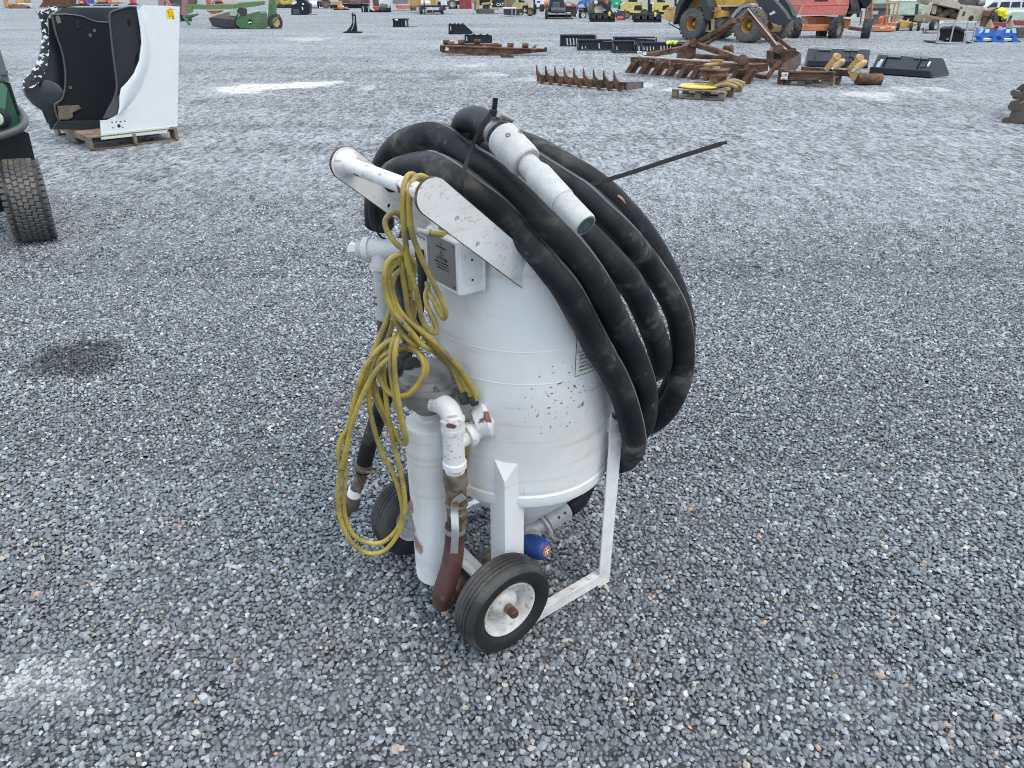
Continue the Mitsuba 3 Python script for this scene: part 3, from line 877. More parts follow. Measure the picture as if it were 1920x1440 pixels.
for s in (-1, 1):
    wc = np.array([AXX, s * 0.257, AXZ])
    nm = pot.add('wheel', lathe([(r, -h) for r, h in rim_prof][::-1], wc, wc + np.array([0, s, 0.0]), 64), 'm_rim', smooth=25)
    pot.add(nm + '__tyre', lathe(tyre_prof, wc, wc + np.array([0, s, 0.0]), 96), 'm_rubber', smooth=30)
    side_ = [(0.0885, 0.0312), (0.1003, 0.0418), (0.1045, 0.0440), (0.106, 0.0452), (0.1085, 0.0452), (0.1100, 0.0462), (0.1182, 0.0483), (0.1300, 0.0476), (0.1335, 0.0471), (0.1300, 0.0440), (0.1182, 0.0460), (0.1003, 0.0400), (0.0885, 0.0300)]
    pot.add(nm + '__sidewall', lathe([(r, h) for r, h in side_], wc, wc + np.array([0, s, 0.0]), 96), 'm_dark', (0.017, 0.018, 0.020), smooth=30)
    o = np.array([0, s, 0.0])
    pot.add(nm + '__hub_nut', cat(lathe([(0, 0), (0.0165, 0), (0.0165, 0.020), (0, 0.020)], wc + o * 0.020, wc + o, 6)), 'm_bronze')
    pot.add(nm + '__axle_end', lathe([(0, 0), (0.0145, 0), (0.0145, 0.020), (0.012, 0.023), (0, 0.023)], wc + o * 0.038, wc + o, 20), 'm_redhose', smooth=35)
    pot.add(nm + '__washer', lathe([(0, 0), (0.021, 0), (0.021, 0.003), (0, 0.003)], wc + o * 0.019, wc + o, 20), 'm_metal', (0.4, 0.4, 0.39), smooth=35)

# outlet under the cone: metering valve with a blue knob, gripping coupling
pot.add('metering_valve', cat(rod((0, 0, 0.20), (0, 0, 0.085), 0.043, 24), lathe([(0, 0), (0.052, 0), (0.052, 0.018), (0, 0.018)], (0, 0, 0.168), (0, 0, 0), 24),
                              rod((0, 0, 0.125), (-0.03, -0.095, 0.128), 0.034, 24), rod((-0.03, -0.05, 0.135), (0.05, -0.062, 0.15), 0.029, 24)), 'm_alloy', smooth=35)
pot.add('metering_valve__band', lathe([(0.03, 0), (0.047, 0), (0.048, 0.006), (0.047, 0.014), (0.03, 0.014)], (0, 0, 0.19), (0, 0, 0), 32), 'm_metal', (0.55, 0.55, 0.54), smooth=35)
k0, kd = np.array([-0.060, -0.092, 0.136]), np.array([0.20, -0.95, 0.22])
kd /= np.linalg.norm(kd)
pot.add('metering_valve__red_ring', lathe([(0, 0), (0.026, 0), (0.026, 0.008), (0, 0.008)], k0 - kd * 0.008, k0 + kd, 24), 'm_plain', (0.45, 0.06, 0.03), smooth=35)
kn = lathe([(0, 0), (0.026, 0), (0.033, 0.006), (0.0365, 0.018), (0.0380, 0.04), (0.0368, 0.062), (0.0325, 0.078), (0.026, 0.086), (0.0185, 0.0895), (0, 0.0905)], k0, k0 + kd, 72)
MK, _ = frame_to(k0, k0 + kd)
kl = moved(kn, np.linalg.inv(MK))
ak = np.arctan2(kl.vertices[:, 1], kl.vertices[:, 0])
fl = 1 - 0.022 * (np.sin(24 * ak) > 0) * (kl.vertices[:, 2] > 0.008) * (kl.vertices[:, 2] < 0.066)
kl.vertices[:, :2] *= fl[:, None]
kn = moved(kl, MK)
pot.add('metering_valve__knob', kn, 'm_plain', (0.016, 0.055, 0.235), smooth=35, label='blue ribbed plastic knob with a round orange emblem')
ring = Point(0, 0).buffer(0.0175, 32)
MKE = MK @ mat((0, 0, 0.0898))
pot.add('metering_valve__emblem_disc', moved(extrude(ring, 0.0012), MKE), 'm_print', (0.62, 0.24, 0.10))
pot.add('metering_valve__emblem', moved(cat(extrude(ring.buffer(-0.0022).difference(ring.buffer(-0.0036)), 0.0006), *[extrude(Point(0.0072 * math.cos(a), 0.0072 * math.sin(a)).buffer(0.0030), 0.0006) for a in (0.78, 2.35, 3.92, 5.5)]), MKE @ mat((0, 0, 0.0012))), 'm_print', (0.06, 0.06, 0.09))
pot.add('metering_valve__emblem_star', moved(extrude(unary_union([sbox(-0.010, -0.0018, 0.010, 0.0018), sbox(-0.0018, -0.010, 0.0018, 0.010)]), 0.0006), MKE @ mat((0, 0, 0.0012))), 'm_print', (0.72, 0.66, 0.58))
c0, c1 = np.array([0.045, -0.066, 0.152]), np.array([0.135, -0.070, 0.178])
pot.add('hose_coupling', lathe([(0, 0), (0.030, 0), (0.036, 0.004), (0.0365, 0.085), (0.033, 0.091), (0, 0.091)], c0, c1, 32), 'm_alloy', smooth=35)
cd = (c1 - c0) / np.linalg.norm(c1 - c0)
pot.add('hose_coupling__flange', cat(lathe([(0.02, 0), (0.042, 0), (0.043, 0.004), (0.042, 0.010), (0.02, 0.010)], c0 - cd * 0.014, c1, 28), cbox(c0 - cd * 0.006 + [0, -0.03, -0.018], (0.016, 0.022, 0.018)), cbox(c0 - cd * 0.006 + [0, 0.02, 0.03], (0.016, 0.022, 0.018))), 'm_alloy', smooth=30)
side = np.array([-0.1, -0.85, 0.52])
side = side - cd * (side @ cd)
side /= np.linalg.norm(side)
for k in (0.038, 0.064):
    q = c0 + cd * k + side * 0.0352
    pot.add('hose_coupling__screw', lathe([(0, 0), (0.0052, 0), (0.0052, 0.0018), (0.002, 0.0022), (0.002, 0.0012), (0, 0.0012)], q, q + side, 14), 'm_bronze', smooth=30)

# ---------------------------------------------------------------- the blast hose coiled over the pot
hose = Thing('blast_hose', 'thick black scuffed rubber blast hose coiled over the top of the white pot', 'hose')
HR = 0.0355
STR = dict(
    front=[(716, 420, 1.98), (714, 370, 1.93), (733, 333, 1.88), (765, 317, 1.85), (810, 313, 1.74), (850, 331, 1.66), (893, 363, 1.62), (931, 393, 1.625), (974, 433, 1.625), (1006, 468, 1.60), (1035, 504, 1.58), (1065, 546, 1.575), (1119, 648, 1.635), (1150, 700, 1.66), (1172, 752, 1.685), (1185, 800, 1.705), (1188, 838, 1.73), (1172, 862, 1.80), (1140, 866, 1.92), (1090, 850, 2.10), (1040, 820, 2.20)],
    second=[(706, 420, 2.08), (709, 350, 2.03), (733, 292, 1.98), (772, 263, 1.93), (825, 257, 1.88), (886, 300, 1.78), (931, 327, 1.71), (996, 384, 1.63), (1040, 430, 1.595), (1076, 471, 1.59), (1108, 515, 1.60), (1130, 553, 1.62), (1158, 608, 1.68), (1182, 655, 1.71), (1201, 702, 1.74), (1211, 752, 1.775), (1203, 800, 1.83), (1178, 822, 1.92), (1150, 806, 2.02), (1115, 785, 2.14)],
    third=[(905, 290, 1.86), (960, 312, 1.80), (1010, 352, 1.76), (1055, 398, 1.73), (1099, 442, 1.71), (1145, 488, 1.72), (1180, 528, 1.745), (1204, 572, 1.775), (1222, 615, 1.805), (1235, 652, 1.84), (1237, 684, 1.89), (1218, 696, 1.98), (1185, 690, 2.08), (1150, 680, 2.16)],
    fourth=[(880, 262, 1.98), (960, 286, 1.91), (1028, 325, 1.89), (1092, 366, 1.87), (1138, 409, 1.865), (1180, 454, 1.865), (1218, 499, 1.868), (1250, 546, 1.875), (1272, 594, 1.885), (1280, 648, 1.90), (1278, 702, 1.92), (1261, 750, 1.945), (1232, 786, 1.975), (1200, 798, 2.02), (1150, 790, 2.10)],
    fifth=[(880, 250, 2.06), (980, 272, 2.0), (1058, 310, 1.97), (1130, 356, 1.96), (1195, 424, 1.955), (1244, 500, 1.955), (1276, 580, 1.965), (1281, 650, 1.985), (1262, 720, 2.03), (1225, 770, 2.10), (1170, 780, 2.2)],
    end_loop=[(872, 300, 2.06), (868, 268, 2.02), (866, 246, 1.965), (872, 229, 1.89), (888, 224, 1.80), (908, 230, 1.725), (926, 243, 1.668), (940, 257, 1.635)])


def clear_of_tank(q, r):
    """pushes a hose point out of the tank until it lies on it"""
    l = pot_l(q)
    d = np.hypot(l[0], l[1])
    if l[2] < 1.12 + 0.3 * r:
        need = RT + r
        if d < need:
            l[:2] *= need / d
    else:
        top = np.interp(d, [0, 0.06, 0.13, 0.19, 0.235, 0.26, 0.30], [1.232, 1.230, 1.222, 1.205, 1.182, 1.155, 1.09]) + r * 1.03
        if l[2] < top:
            l[2] = top
    return pot_w(l)


def clear_path(pts, r):
    q = spline(pts, 0.008)
    d = q - EYE
    t = np.linalg.norm(d, axis=1)
    d = d / t[:, None]
    for _ in range(2):
        for k in range(len(q)):
            for _ in range(60 if q[k][1] < 1.87 else 0):
                p = EYE + d[k] * t[k]
                if np.linalg.norm(clear_of_tank(p, r) - p) < 0.004:
                    break
                t[k] -= 0.006
        for _ in range(10):
            t[1:-1] = 0.25 * t[:-2] + 0.5 * t[1:-1] + 0.25 * t[2:]
    return EYE + d * t[:, None]


for k, (nm, pts) in enumerate(STR.items()):
    q = clear_path([at_y(*a) for a in pts], HR)
    hose.add('hose', tube(q, HR if nm != 'end_loop' else 0.0305, 26, path=True, bump=0.03, seed=k), 'm_hose', smooth=True)
    if nm in ('second', 'fourth', 'front'):
        tg = np.gradient(q, axis=0)
        tg /= np.linalg.norm(tg, axis=1, keepdims=True)
        nr = np.array([0.25, -0.35, 0.9]) - tg * (tg @ np.array([0.25, -0.35, 0.9]))[:, None]
        nr /= np.linalg.norm(nr, axis=1, keepdims=True)
        cut = slice(8, int(len(q) * 0.72))
        hose.add('print_line', strap((q + nr * (HR - 0.0006))[cut][::2], nr[cut][::2], 0.0075, 0.0012, path=True), 'm_worn', (0.060, 0.059, 0.057), smooth=30)
hose.add('hose', tube([pot_w(p) for p in ((0.13, -0.07, 0.176), (0.19, -0.068, 0.195), (0.27, -0.03, 0.27), (0.33, 0.03, 0.42), (0.34, 0.08, 0.58))], HR, 22), 'm_hose', smooth=True)
n0, n1 = at_y(938, 254, 1.640), at_y(1098, 423, 1.425)
nd = (n1 - n0) / np.linalg.norm(n1 - n0)
NL = float(np.linalg.norm(n1 - n0))
hose.add('nozzle_holder', lathe([(0, 0), (0.033, 0), (0.0375, 0.006), (0.0375, 0.082), (0.036, 0.094), (0.0335, 0.097), (0.026, 0.097), (0.025, 0.08), (0, 0.08)], n0 + nd * 0.004, n1, 40), 'm_alloy', smooth=30)
up = np.array([0, -0.35, 1.0]); up = up - nd * (up @ nd); up /= np.linalg.norm(up)
sd = np.cross(nd, up)
for a in (0.35, -0.55, -1.25):
    u = up * math.cos(a) + sd * math.sin(a)
    q = n0 + nd * 0.042 + u * 0.0362
    hose.add('nozzle_holder__screw', lathe([(0, 0), (0.0058, 0), (0.0058, 0.0020), (0.0025, 0.0024), (0.0025, 0.001), (0, 0.001)], q, q + u, 16), 'm_bronze', smooth=30)
nz = [(0, 0.07), (0.0245, 0.07), (0.0245, 0.128), (0.0275, 0.138), (0.0300, 0.146), (0.0300, 0.150), (0.0285, 0.232), (0.0265, 0.234), (0.0262, NL - 0.004), (0.0248, NL), (0.021, NL + 0.0005), (0, NL + 0.0005)]
hose.add('nozzle', lathe(nz, n0, n1, 40), 'm_alloy', smooth=25)
hose.add('nozzle__liner', lathe([(0.0085, 0.0), (0.0215, 0.0), (0.0215, 0.0012), (0.0085, 0.0012)], n0 + nd * NL, n1 + nd, 40), 'm_plain', (0.035, 0.075, 0.082), smooth=30)
hose.add('nozzle__bore', lathe([(0, 0), (0.0085, 0.0), (0.0070, 0.0012), (0.0058, 0.0014), (0.0045, 0.0008), (0, 0.0006)], n0 + nd * (NL + 0.0004), n1 + nd, 24), 'm_bronze', smooth=30)
cl = n0 - nd * 0.014
hose.add('worm_clamp', lathe([(0.026, -0.007), (0.0312, -0.0065), (0.0312, 0.0065), (0.026, 0.007)], cl, cl + nd, 36), 'm_metal', (0.42, 0.41, 0.39), smooth=30)
u = up * math.cos(0.75) - sd * math.sin(0.75) * -1
u = up * math.cos(-0.65) + sd * math.sin(-0.65)
v_ = np.cross(nd, u)
hose.add('worm_clamp__screw', cat(rod(cl + u * 0.037 - v_ * 0.020, cl + u * 0.037 + v_ * 0.022, 0.0062, 14), lathe([(0, 0), (0.0085, 0), (0.0085, 0.008), (0, 0.008)], cl + u * 0.037 + v_ * 0.022, cl + u * 0.037 + v_, 6)), 'm_metal', (0.38, 0.36, 0.33))
hose.add('red_tape', strap([at_y(1158, 366, 1.93), at_y(1168, 374, 1.93), at_y(1177, 386, 1.935)], [np.array([0.3, -0.5, 0.8])] * 3, 0.012, 0.002), 'm_plain', (0.30, 0.11, 0.09))

# cable ties
tie = Thing('cable_tie', 'black plastic cable tie strapped round the hose behind the nozzle', 'cable tie')
tp = [(926, 212, 1.64), (915, 226, 1.63), (900, 248, 1.63), (886, 280, 1.645), (876, 308, 1.62), (868, 338, 1.585), (866, 360, 1.572), (870, 380, 1.58), (880, 392, 1.60)]
tv = [np.array(at_y(*a)) - np.array([0, 0.006, -0.006]) for a in tp]
tie.add('band', strap(tv, [np.array([-0.45, -0.75, 0.45])] * len(tv), 0.0105, 0.0018), 'm_plain', (0.012, 0.013, 0.016))
hd = at_y(927, 212, 1.635)
tie.add('head', cbox(hd, (0.022, 0.014, 0.014), 0.002, rz=0.3, ry=0.2), 'm_plain', (0.012, 0.013, 0.016))
tie.add('stub', cbox(hd + np.array([0.001, 0, 0.016]), (0.011, 0.003, 0.030), 0.0008, ry=0.15), 'm_plain', (0.012, 0.013, 0.016))
tie.add('band', strap([hd + np.array([0.008, 0.004, 0.0]), at_y(940, 218, 1.66), at_y(952, 232, 1.70), at_y(958, 246, 1.74)], [np.array([0.5, -0.2, 0.9])] * 4, 0.008, 0.0016), 'm_plain', (0.012, 0.013, 0.016))
tie2 = Thing('cable_tie', 'long loose tail of a black cable tie poking out past the coil', 'cable tie')
tq = [at_y(960, 392, 1.86) + np.array([0, 0.02, 0]), at_y(1035, 368, 1.89), at_y(1110, 346, 1.885), at_y(1180, 325, 1.87), at_y(1250, 302, 1.85), at_y(1320, 280, 1.835), at_y(1352, 270, 1.83)]
tie2.add('tail', strap(tq, [np.array([0.1, -0.6, 0.75])] * len(tq), 0.0125, 0.002), 'm_plain', (0.012, 0.013, 0.016))
tie2.add('tip', strap([at_y(1350, 270.5, 1.83), at_y(1357, 268.5, 1.829), at_y(1363, 267, 1.828)], [np.array([0.1, -0.6, 0.75])] * 3, 0.0085, 0.0021), 'm_plain', (0.012, 0.013, 0.016))

# ---------------------------------------------------------------- the thin yellow hose hung in loops over the handle bar
yh = Thing('yellow_hose', 'thin dirty yellow twin hose bundled in loops over the handle bar', 'hose')
YR = 0.0067
YS = [
    [(800, 372, 1.66), (788, 350, 1.62), (777, 329, 1.575), (765, 330, 1.545), (758, 348, 1.530), (756, 372, 1.525), (757, 420, 1.53), (762, 467, 1.54), (765, 498, 1.545), (777, 533, 1.55), (786, 571, 1.56), (791, 597, 1.565), (801, 615, 1.57), (813, 624, 1.58), (819, 619, 1.595), (812, 598, 1.61), (802, 576, 1.63), (798, 556, 1.66), (803, 535, 1.69)],
    [(815, 352, 1.60), (802, 336, 1.575), (788, 330, 1.555), (776, 337, 1.535), (770, 354, 1.522), (767, 384, 1.52), (772, 434, 1.525), (786, 474, 1.53), (801, 507, 1.535), (817, 540, 1.545), (830, 568, 1.555), (836, 589, 1.57), (832, 597, 1.585), (826, 589, 1.60), (813, 563, 1.63), (805, 550, 1.67), (800, 530, 1.70)],
    [(757, 420, 1.60), (751, 404, 1.59), (738, 398, 1.58), (726, 407, 1.575), (722, 419, 1.57), (728, 437, 1.565), (741, 455, 1.56), (755, 468, 1.56), (770, 484, 1.565), (777, 497, 1.58), (775, 520, 1.60)],
    [(768, 488, 1.575), (756, 478, 1.56), (742, 479, 1.55), (728, 491, 1.545), (721, 515, 1.54), (723, 543, 1.54), (733, 577, 1.54), (751, 600, 1.545), (770, 621, 1.55), (787, 642, 1.56), (801, 653, 1.575), (806, 648, 1.60), (796, 630, 1.63)],
    [(760, 492, 1.58), (746, 493, 1.57), (733, 505, 1.56), (728, 527, 1.555), (732, 563, 1.555), (740, 596, 1.555), (754, 624, 1.56), (770, 641, 1.565), (784, 648, 1.58), (788, 640, 1.61)],
    [(766, 500, 1.59), (751, 507, 1.58), (740, 519, 1.572), (735, 538, 1.568), (740, 562, 1.565), (751, 584, 1.562), (770, 605, 1.56), (797, 626, 1.565), (828, 655, 1.58), (860, 688, 1.60), (883, 721, 1.612), (893, 742, 1.618), (888, 752, 1.625), (881, 748, 1.632), (872, 726, 1.632), (848, 688, 1.625), (824, 659, 1.61), (806, 640, 1.60)],
    [(752, 478, 1.585), (754, 490, 1.575), (755, 515, 1.57), (761, 553, 1.57), (765, 581, 1.57), (776, 605, 1.575), (806, 641, 1.59), (836, 669, 1.61), (852, 698, 1.62), (862, 720, 1.628), (868, 738, 1.635)],
    [(778, 560, 1.61), (776, 590, 1.62), (772, 610, 1.63), (768, 640, 1.64)],
    [(770, 636, 1.60), (756, 631, 1.59), (742, 633, 1.58), (718, 647, 1.57), (699, 668, 1.565), (683, 692, 1.56), (671, 727, 1.56), (662, 762, 1.56), (653, 800, 1.565), (640, 822, 1.57), (635, 845, 1.57), (638, 875, 1.575), (634, 911, 1.575), (635, 955, 1.58), (644, 990, 1.585), (658, 1016, 1.59), (679, 1033, 1.60), (702, 1038, 1.605), (725, 1029, 1.605), (746, 1002, 1.60), (757, 970, 1.595), (759, 932, 1.59), (752, 888, 1.585), (740, 838, 1.58), (731, 797, 1.58), (725, 757, 1.58), (722, 730, 1.585), (719, 698, 1.59), (722, 660, 1.60), (738, 600, 1.60), (744, 580, 1.59)],
    [(735, 574, 1.59), (722, 608, 1.585), (708, 640, 1.58), (690, 690, 1.575), (676, 740, 1.575), (665, 780, 1.575), (652, 808, 1.58), (648, 850, 1.585), (647, 902, 1.59), (644, 940, 1.59), (649, 976, 1.595), (664, 1004, 1.60), (688, 1017, 1.61), (716, 1017, 1.615), (740, 998, 1.612), (754, 970, 1.608), (751, 931, 1.60), (737, 888, 1.595), (717, 850, 1.59), (702, 806, 1.59), (693, 762, 1.585), (693, 727, 1.585), (700, 692, 1.59), (712, 660, 1.60), (730, 632, 1.61)],
    [(745, 664, 1.575), (731, 670, 1.56), (708, 692, 1.55), (690, 721, 1.548), (673, 757, 1.548), (659, 800, 1.552), (650, 840, 1.558), (640, 880, 1.565)],
    [(765, 648, 1.60), (748, 652, 1.585), (728, 660, 1.575), (711, 675, 1.57), (709, 698, 1.57), (722, 729, 1.57), (740, 741, 1.565), (763, 740, 1.56), (786, 717, 1.56), (795, 690, 1.565), (787, 664, 1.575), (772, 653, 1.59), (758, 650, 1.61)],
    [(752, 626, 1.575), (744, 642, 1.555), (740, 670, 1.545), (741, 705, 1.54), (748, 757, 1.54), (757, 800, 1.548), (762, 828, 1.56), (755, 832, 1.575), (743, 815, 1.585), (728, 786, 1.59), (712, 752, 1.595), (702, 722, 1.60), (700, 690, 1.61)],
    [(806, 437, 1.635), (830, 440, 1.63), (860, 446, 1.63), (900, 470, 1.65)],
    [(824, 424, 1.66), (845, 434, 1.665), (880, 448, 1.68)],
    [(876, 790, 1.66), (880, 830, 1.665), (874, 870, 1.67), (866, 900, 1.675)]]
for k0_, dx_, dy_, dd_ in ((3, 7, 6, 0.012), (5, -6, 8, 0.014), (11, 6, 8, 0.012), (12, -7, -6, 0.014), (6, 8, -5, 0.012)):
    wob = 0.7 + 0.5 * np.sin(np.arange(len(YS[k0_])) * 0.9 + k0_)
    YS.append([(a + dx_ * w, b + dy_ * w * 0.6, d + dd_) for (a, b, d), w in zip(YS[k0_], wob)])
for k, pts in enumerate(YS):
    q = spline([clear_of_tank(at_y(*a), YR) for a in pts], 0.006)
    yh.add('strand', tube(q, YR, 12, path=True), 'm_yellow_hose', smooth=True)
f0, f1 = at_y(806, 437, 1.635), at_y(797, 435, 1.637)
yh.add('end_fitting', cat(rod(f0, f1, 0.0100, 16), rod(f1, f1 + (f1 - f0) * 1.6, 0.007, 12)), 'm_alloy', smooth=30)
yh.add('end_plug', cat(rod(at_y(866, 734, 1.632), at_y(873, 752, 1.638), 0.0155, 16), rod(at_y(886, 744, 1.624), at_y(890, 757, 1.626), 0.012, 16)), 'm_rubber', smooth=30)

# ---------------------------------------------------------------- what else stands in the yard
YEL, PALEYEL, OCHRE = (0.56, 0.33, 0.045), (0.60, 0.50, 0.15), (0.42, 0.28, 0.09)
RED, FADED, ORANGE = (0.40, 0.04, 0.045), (0.56, 0.15, 0.12), (0.58, 0.20, 0.07)
BLACK, CHAR, GREY = (0.016, 0.020, 0.026), (0.045, 0.05, 0.056), (0.25, 0.26, 0.27)
WHITE, PALEGREEN, TAN = (0.66, 0.68, 0.69), (0.42, 0.56, 0.44), (0.44, 0.39, 0.30)
GREEN, TEAL, BLUE, BROWN = (0.028, 0.135, 0.04), (0.03, 0.30, 0.16), (0.02, 0.11, 0.42), (0.10, 0.06, 0.045)


def gy(px, py):
    return float(ground_at(px, py)[1])


TURN = [None]


def face(px=None, py=None, turn=1.0):
    """the next things are built on upright planes turned towards the viewer's bearing at this ground point"""
    if px is None:
        TURN[0] = None
        return
    O = ground_at(px, py)
    b = turn * math.atan2(O[0], O[1])
    TURN[0] = (O, np.array([math.cos(b), -math.sin(b), 0.0]), np.array([math.sin(b), math.cos(b), 0.0]))


def P(px, py, y):
    if TURN[0] is None:
        return at_y(px, py, y)
    O, D, n = TURN[0]
    d = FWD + np.array([1.0, 0, 0]) * (px - 960) / FPX - UPV * (py - 720) / FPX
    o = O + n * (y - O[1])
    return EYE + d * (((o - EYE) @ n) / (d @ n))


def sil(pts, y0, depth):
    """a body with this outline in the upright plane y = y0, running back by depth"""
    if TURN[0] is not None:
        O, D, n = TURN[0]
        return vsil(pts, O + n * (y0 - O[1]), D, depth)
    q = [at_y(a, b, y0) for a, b in pts]
    return plate_xz(Polygon([(p[0], p[2]) for p in q]).buffer(0), y0 + depth, depth)


def blk(x0, y0p, x1, y1p, y, depth, ch=0.012):
    """a chamfered box seen between two corners"""
    if TURN[0] is not None:
        return sil([(x0, y0p), (x1, y0p), (x1, y1p), (x0, y1p)], y, depth)
    a, b = at_y(x0, y0p, y), at_y(x1, y1p, y)
    m = cbox(((a[0] + b[0]) / 2, y + depth / 2, (a[2] + b[2]) / 2), (abs(b[0] - a[0]), depth, abs(a[2] - b[2])), ch)
    return m


def stick(a, b, ya, yb, wpx):
    p, q = P(*a, ya), P(*b, yb)
    return rod(p, q, wpx * mpp(p) / 2, 8)


def beam(a, b, ya, yb, wpx, deep=None):
    """square section bar between two points"""
    p, q = P(*a, ya), P(*b, yb)
    w = wpx * mpp(p)
    return bar(p, q, deep or w, w)


def vplane(px, py, O, D):
    d = FWD + np.array([1.0, 0, 0]) * (px - 960) / FPX - UPV * (py - 720) / FPX
    n = np.array([-D[1], D[0], 0.0])
    p = EYE + d * (((O - EYE) @ n) / (d @ n))
    return float((p - O) @ D), float(p[2])


def vsil(pts, O, D, th):
    """as sil, in the upright plane through O along D"""
    D = np.array([D[0], D[1], 0.0]); D /= np.linalg.norm(D)
    n = np.array([-D[1], D[0], 0.0])
    pl = Polygon([vplane(a, b, np.asarray(O, float), D) for a, b in pts]).buffer(0)
    M = np.eye(4)
    M[:3, 0], M[:3, 1], M[:3, 2] = D, (0, 0, 1), -n
    M[:3, 3] = np.array([O[0], O[1], 0]) + n * th
    return moved(extrude(pl, th), M)


def wheel(t, c, ax, R, w, rim=0.55, rimcol=GREY, name='wheel', lugs=0, dish=0.25):
    """tyre and rim on the axis ax"""
    ax = np.asarray(ax, float) / np.linalg.norm(ax)
    c = np.asarray(c, float)
    r0 = R * rim
    prof = [(r0, -0.38 * w), (r0 * 1.08, -0.46 * w), (0.80 * R, -0.5 * w), (0.93 * R, -0.46 * w), (0.985 * R, -0.36 * w), (R, -0.15 * w), (R, 0.15 * w), (0.985 * R, 0.36 * w), (0.93 * R, 0.46 * w), (0.80 * R, 0.5 * w), (r0 * 1.08, 0.46 * w), (r0, 0.38 * w), (r0, -0.38 * w)]
    ms = [lathe(prof, c, c + ax, 40)]
    if lugs:
        M, _ = frame_to(c, c + ax)
        for k in range(lugs):
            for s in (-1, 1):
                b = cbox((0, 0, 0), (0.03 * R, R * 3.6 / lugs, 0.50 * w), 0.008)
                b.apply_transform(trimesh.transformations.rotation_matrix(s * 0.45, [1, 0, 0]))
                b.apply_translation((R * 0.985, 0, s * 0.24 * w))
                b.apply_transform(trimesh.transformations.rotation_matrix(2 * math.pi * (k + 0.5 * (s > 0)) / lugs, [0, 0, 1]))
                ms.append(moved(b, M))
    nm = t.add(name, cat(*ms), 'm_rubber' if R < 0.5 else 'm_worn', None if R < 0.5 else (0.050, 0.053, 0.057), smooth=30)
    t.add(nm + '__rim', lathe([(0, -0.16 * w), (0.25 * r0, -0.18 * w), (0.3 * r0, -0.08 * w), (0.8 * r0, dish * w), (0.86 * r0, -0.30 * w), (r0, -0.41 * w), (r0 * 1.02, -0.36 * w), (r0 * 0.98, 0.36 * w), (0.86 * r0, 0.30 * w), (0.3 * r0, 0.2 * w), (0, 0.2 * w)], c, c + ax, 32), 'm_worn', rimcol, smooth=30)
    return nm


def tag(t, text, px, py, w, h, y, col=WHITE, name='lot_tag', foot=True):
    """a paper lot tag of w x h photograph pixels"""
    c = at_y(px, py, y)
    k = mpp(c)
    nm = t.add(name, box((c[0], y, c[2]), (w * k, 0.004, h * k)), 'm_print', col)
    if text:
        m = meshkit.text_mesh(text, h * k * 0.42, 0.001, bold=True)
        m = moved(m, mat((-m.bounds[:, 0].mean(), -h * k * 0.12, 0)))
        t.add(nm + '__lettering', moved(m, mat((c[0], y - 0.0035, c[2])) @ XZ), 'm_print', (0.03, 0.03, 0.03))
    if foot:
        t.add(nm + '__orange_band', box((c[0] - w * k * 0.12, y - 0.004, c[2] - h * k * 0.38), (w * k * 0.5, 0.004, h * k * 0.16)), 'm_print', (0.55, 0.13, 0.06))


def blackchip_colour(p, n, uv):
    a = noise(p.x * 26, p.y * 26, p.z * 26) * 0.6 + noise(p.x * 60, p.y * 60, p.z * 60) * 0.4
    b = fbm(p.x * 5, p.y * 5, p.z * 5, 3)
    c = mix((0.012, 0.016, 0.022), (0.05, 0.058, 0.066), smoothstep(0.4, 0.8, b))
    return mix(c, (0.70, 0.74, 0.78), smoothstep(0.572, 0.592, a + 0.22 * (b - 0.5)))


scene['m_blackchip'] = principled(proc(blackchip_colour), 0.4)

# --- green utility vehicle at the left edge of the view
uv_ = Thing('utility_vehicle', 'dark green utility vehicle with knobbly tyre at left edge of yard', 'utility vehicle')
face(40, 450, 1.18)
Y1 = float(TURN[0][0][1]) - 0.08
uv_.add('body', cat(sil([(-420, 120), (-20, 138), (8, 150), (17, 157), (27, 190), (35, 214), (40, 228), (37, 236), (-60, 262), (-420, 300)], Y1, 0.95)), 'm_gloss', (0.02, 0.085, 0.05))
uv_.add('body__hood_ridge', sil([(-60, 150), (6, 156), (14, 166), (9, 210), (4, 205), (-60, 190)], Y1 - 0.05, 0.06), 'm_gloss', (0.06, 0.16, 0.11))
uv_.add('body__trim', cat(stick((-40, 146), (16, 155), Y1 - 0.01, Y1 - 0.01, 4), stick((16, 155), (36, 216), Y1 - 0.01, Y1 - 0.01, 5)), 'm_plain', BLACK)
uv_.add('windscreen_post', cat(sil([(-14, 60), (-4, 78), (4, 105), (18, 152), (5, 152), (-6, 118), (-22, 62)], Y1 + 0.35, 0.06), blk(2, 132, 15, 140, Y1 + 0.33, 0.1)), 'm_plain', (0.10, 0.11, 0.12))
hl = P(-2, 221, Y1 - 0.03)
uv_.add('headlight', lathe([(0, 0), (0.075, 0), (0.075, 0.03), (0.06, 0.045), (0, 0.03)], hl + [0, 0.02, 0], hl - [0, 1, -0.05], 32), 'm_plain', BLACK, smooth=35)
uv_.add('headlight__lens', lathe([(0, 0), (0.052, 0), (0.045, 0.016), (0.02, 0.024), (0, 0.026)], hl - [0, 0.012, 0], hl - [0, 1, -0.05], 28), 'm_plain', (0.55, 0.55, 0.48), smooth=40)
uv_.add('bumper_bar', tube([P(-90, 268, Y1 - .18), P(-20, 260, Y1 - .20), P(16, 250, Y1 - .20), P(38, 240, Y1 - .18), P(46, 230, Y1 - .12), P(44, 217, Y1 - .02), P(34, 205, Y1 + .1)], 0.025, 16), 'm_plain', (0.068, 0.072, 0.078), smooth=True)
uv_.add('mud_flap', sil([(-90, 268), (20, 254), (42, 246), (54, 250), (67, 304), (-90, 330)], Y1 + 0.12, 0.30), 'm_plain', (0.014, 0.016, 0.018))
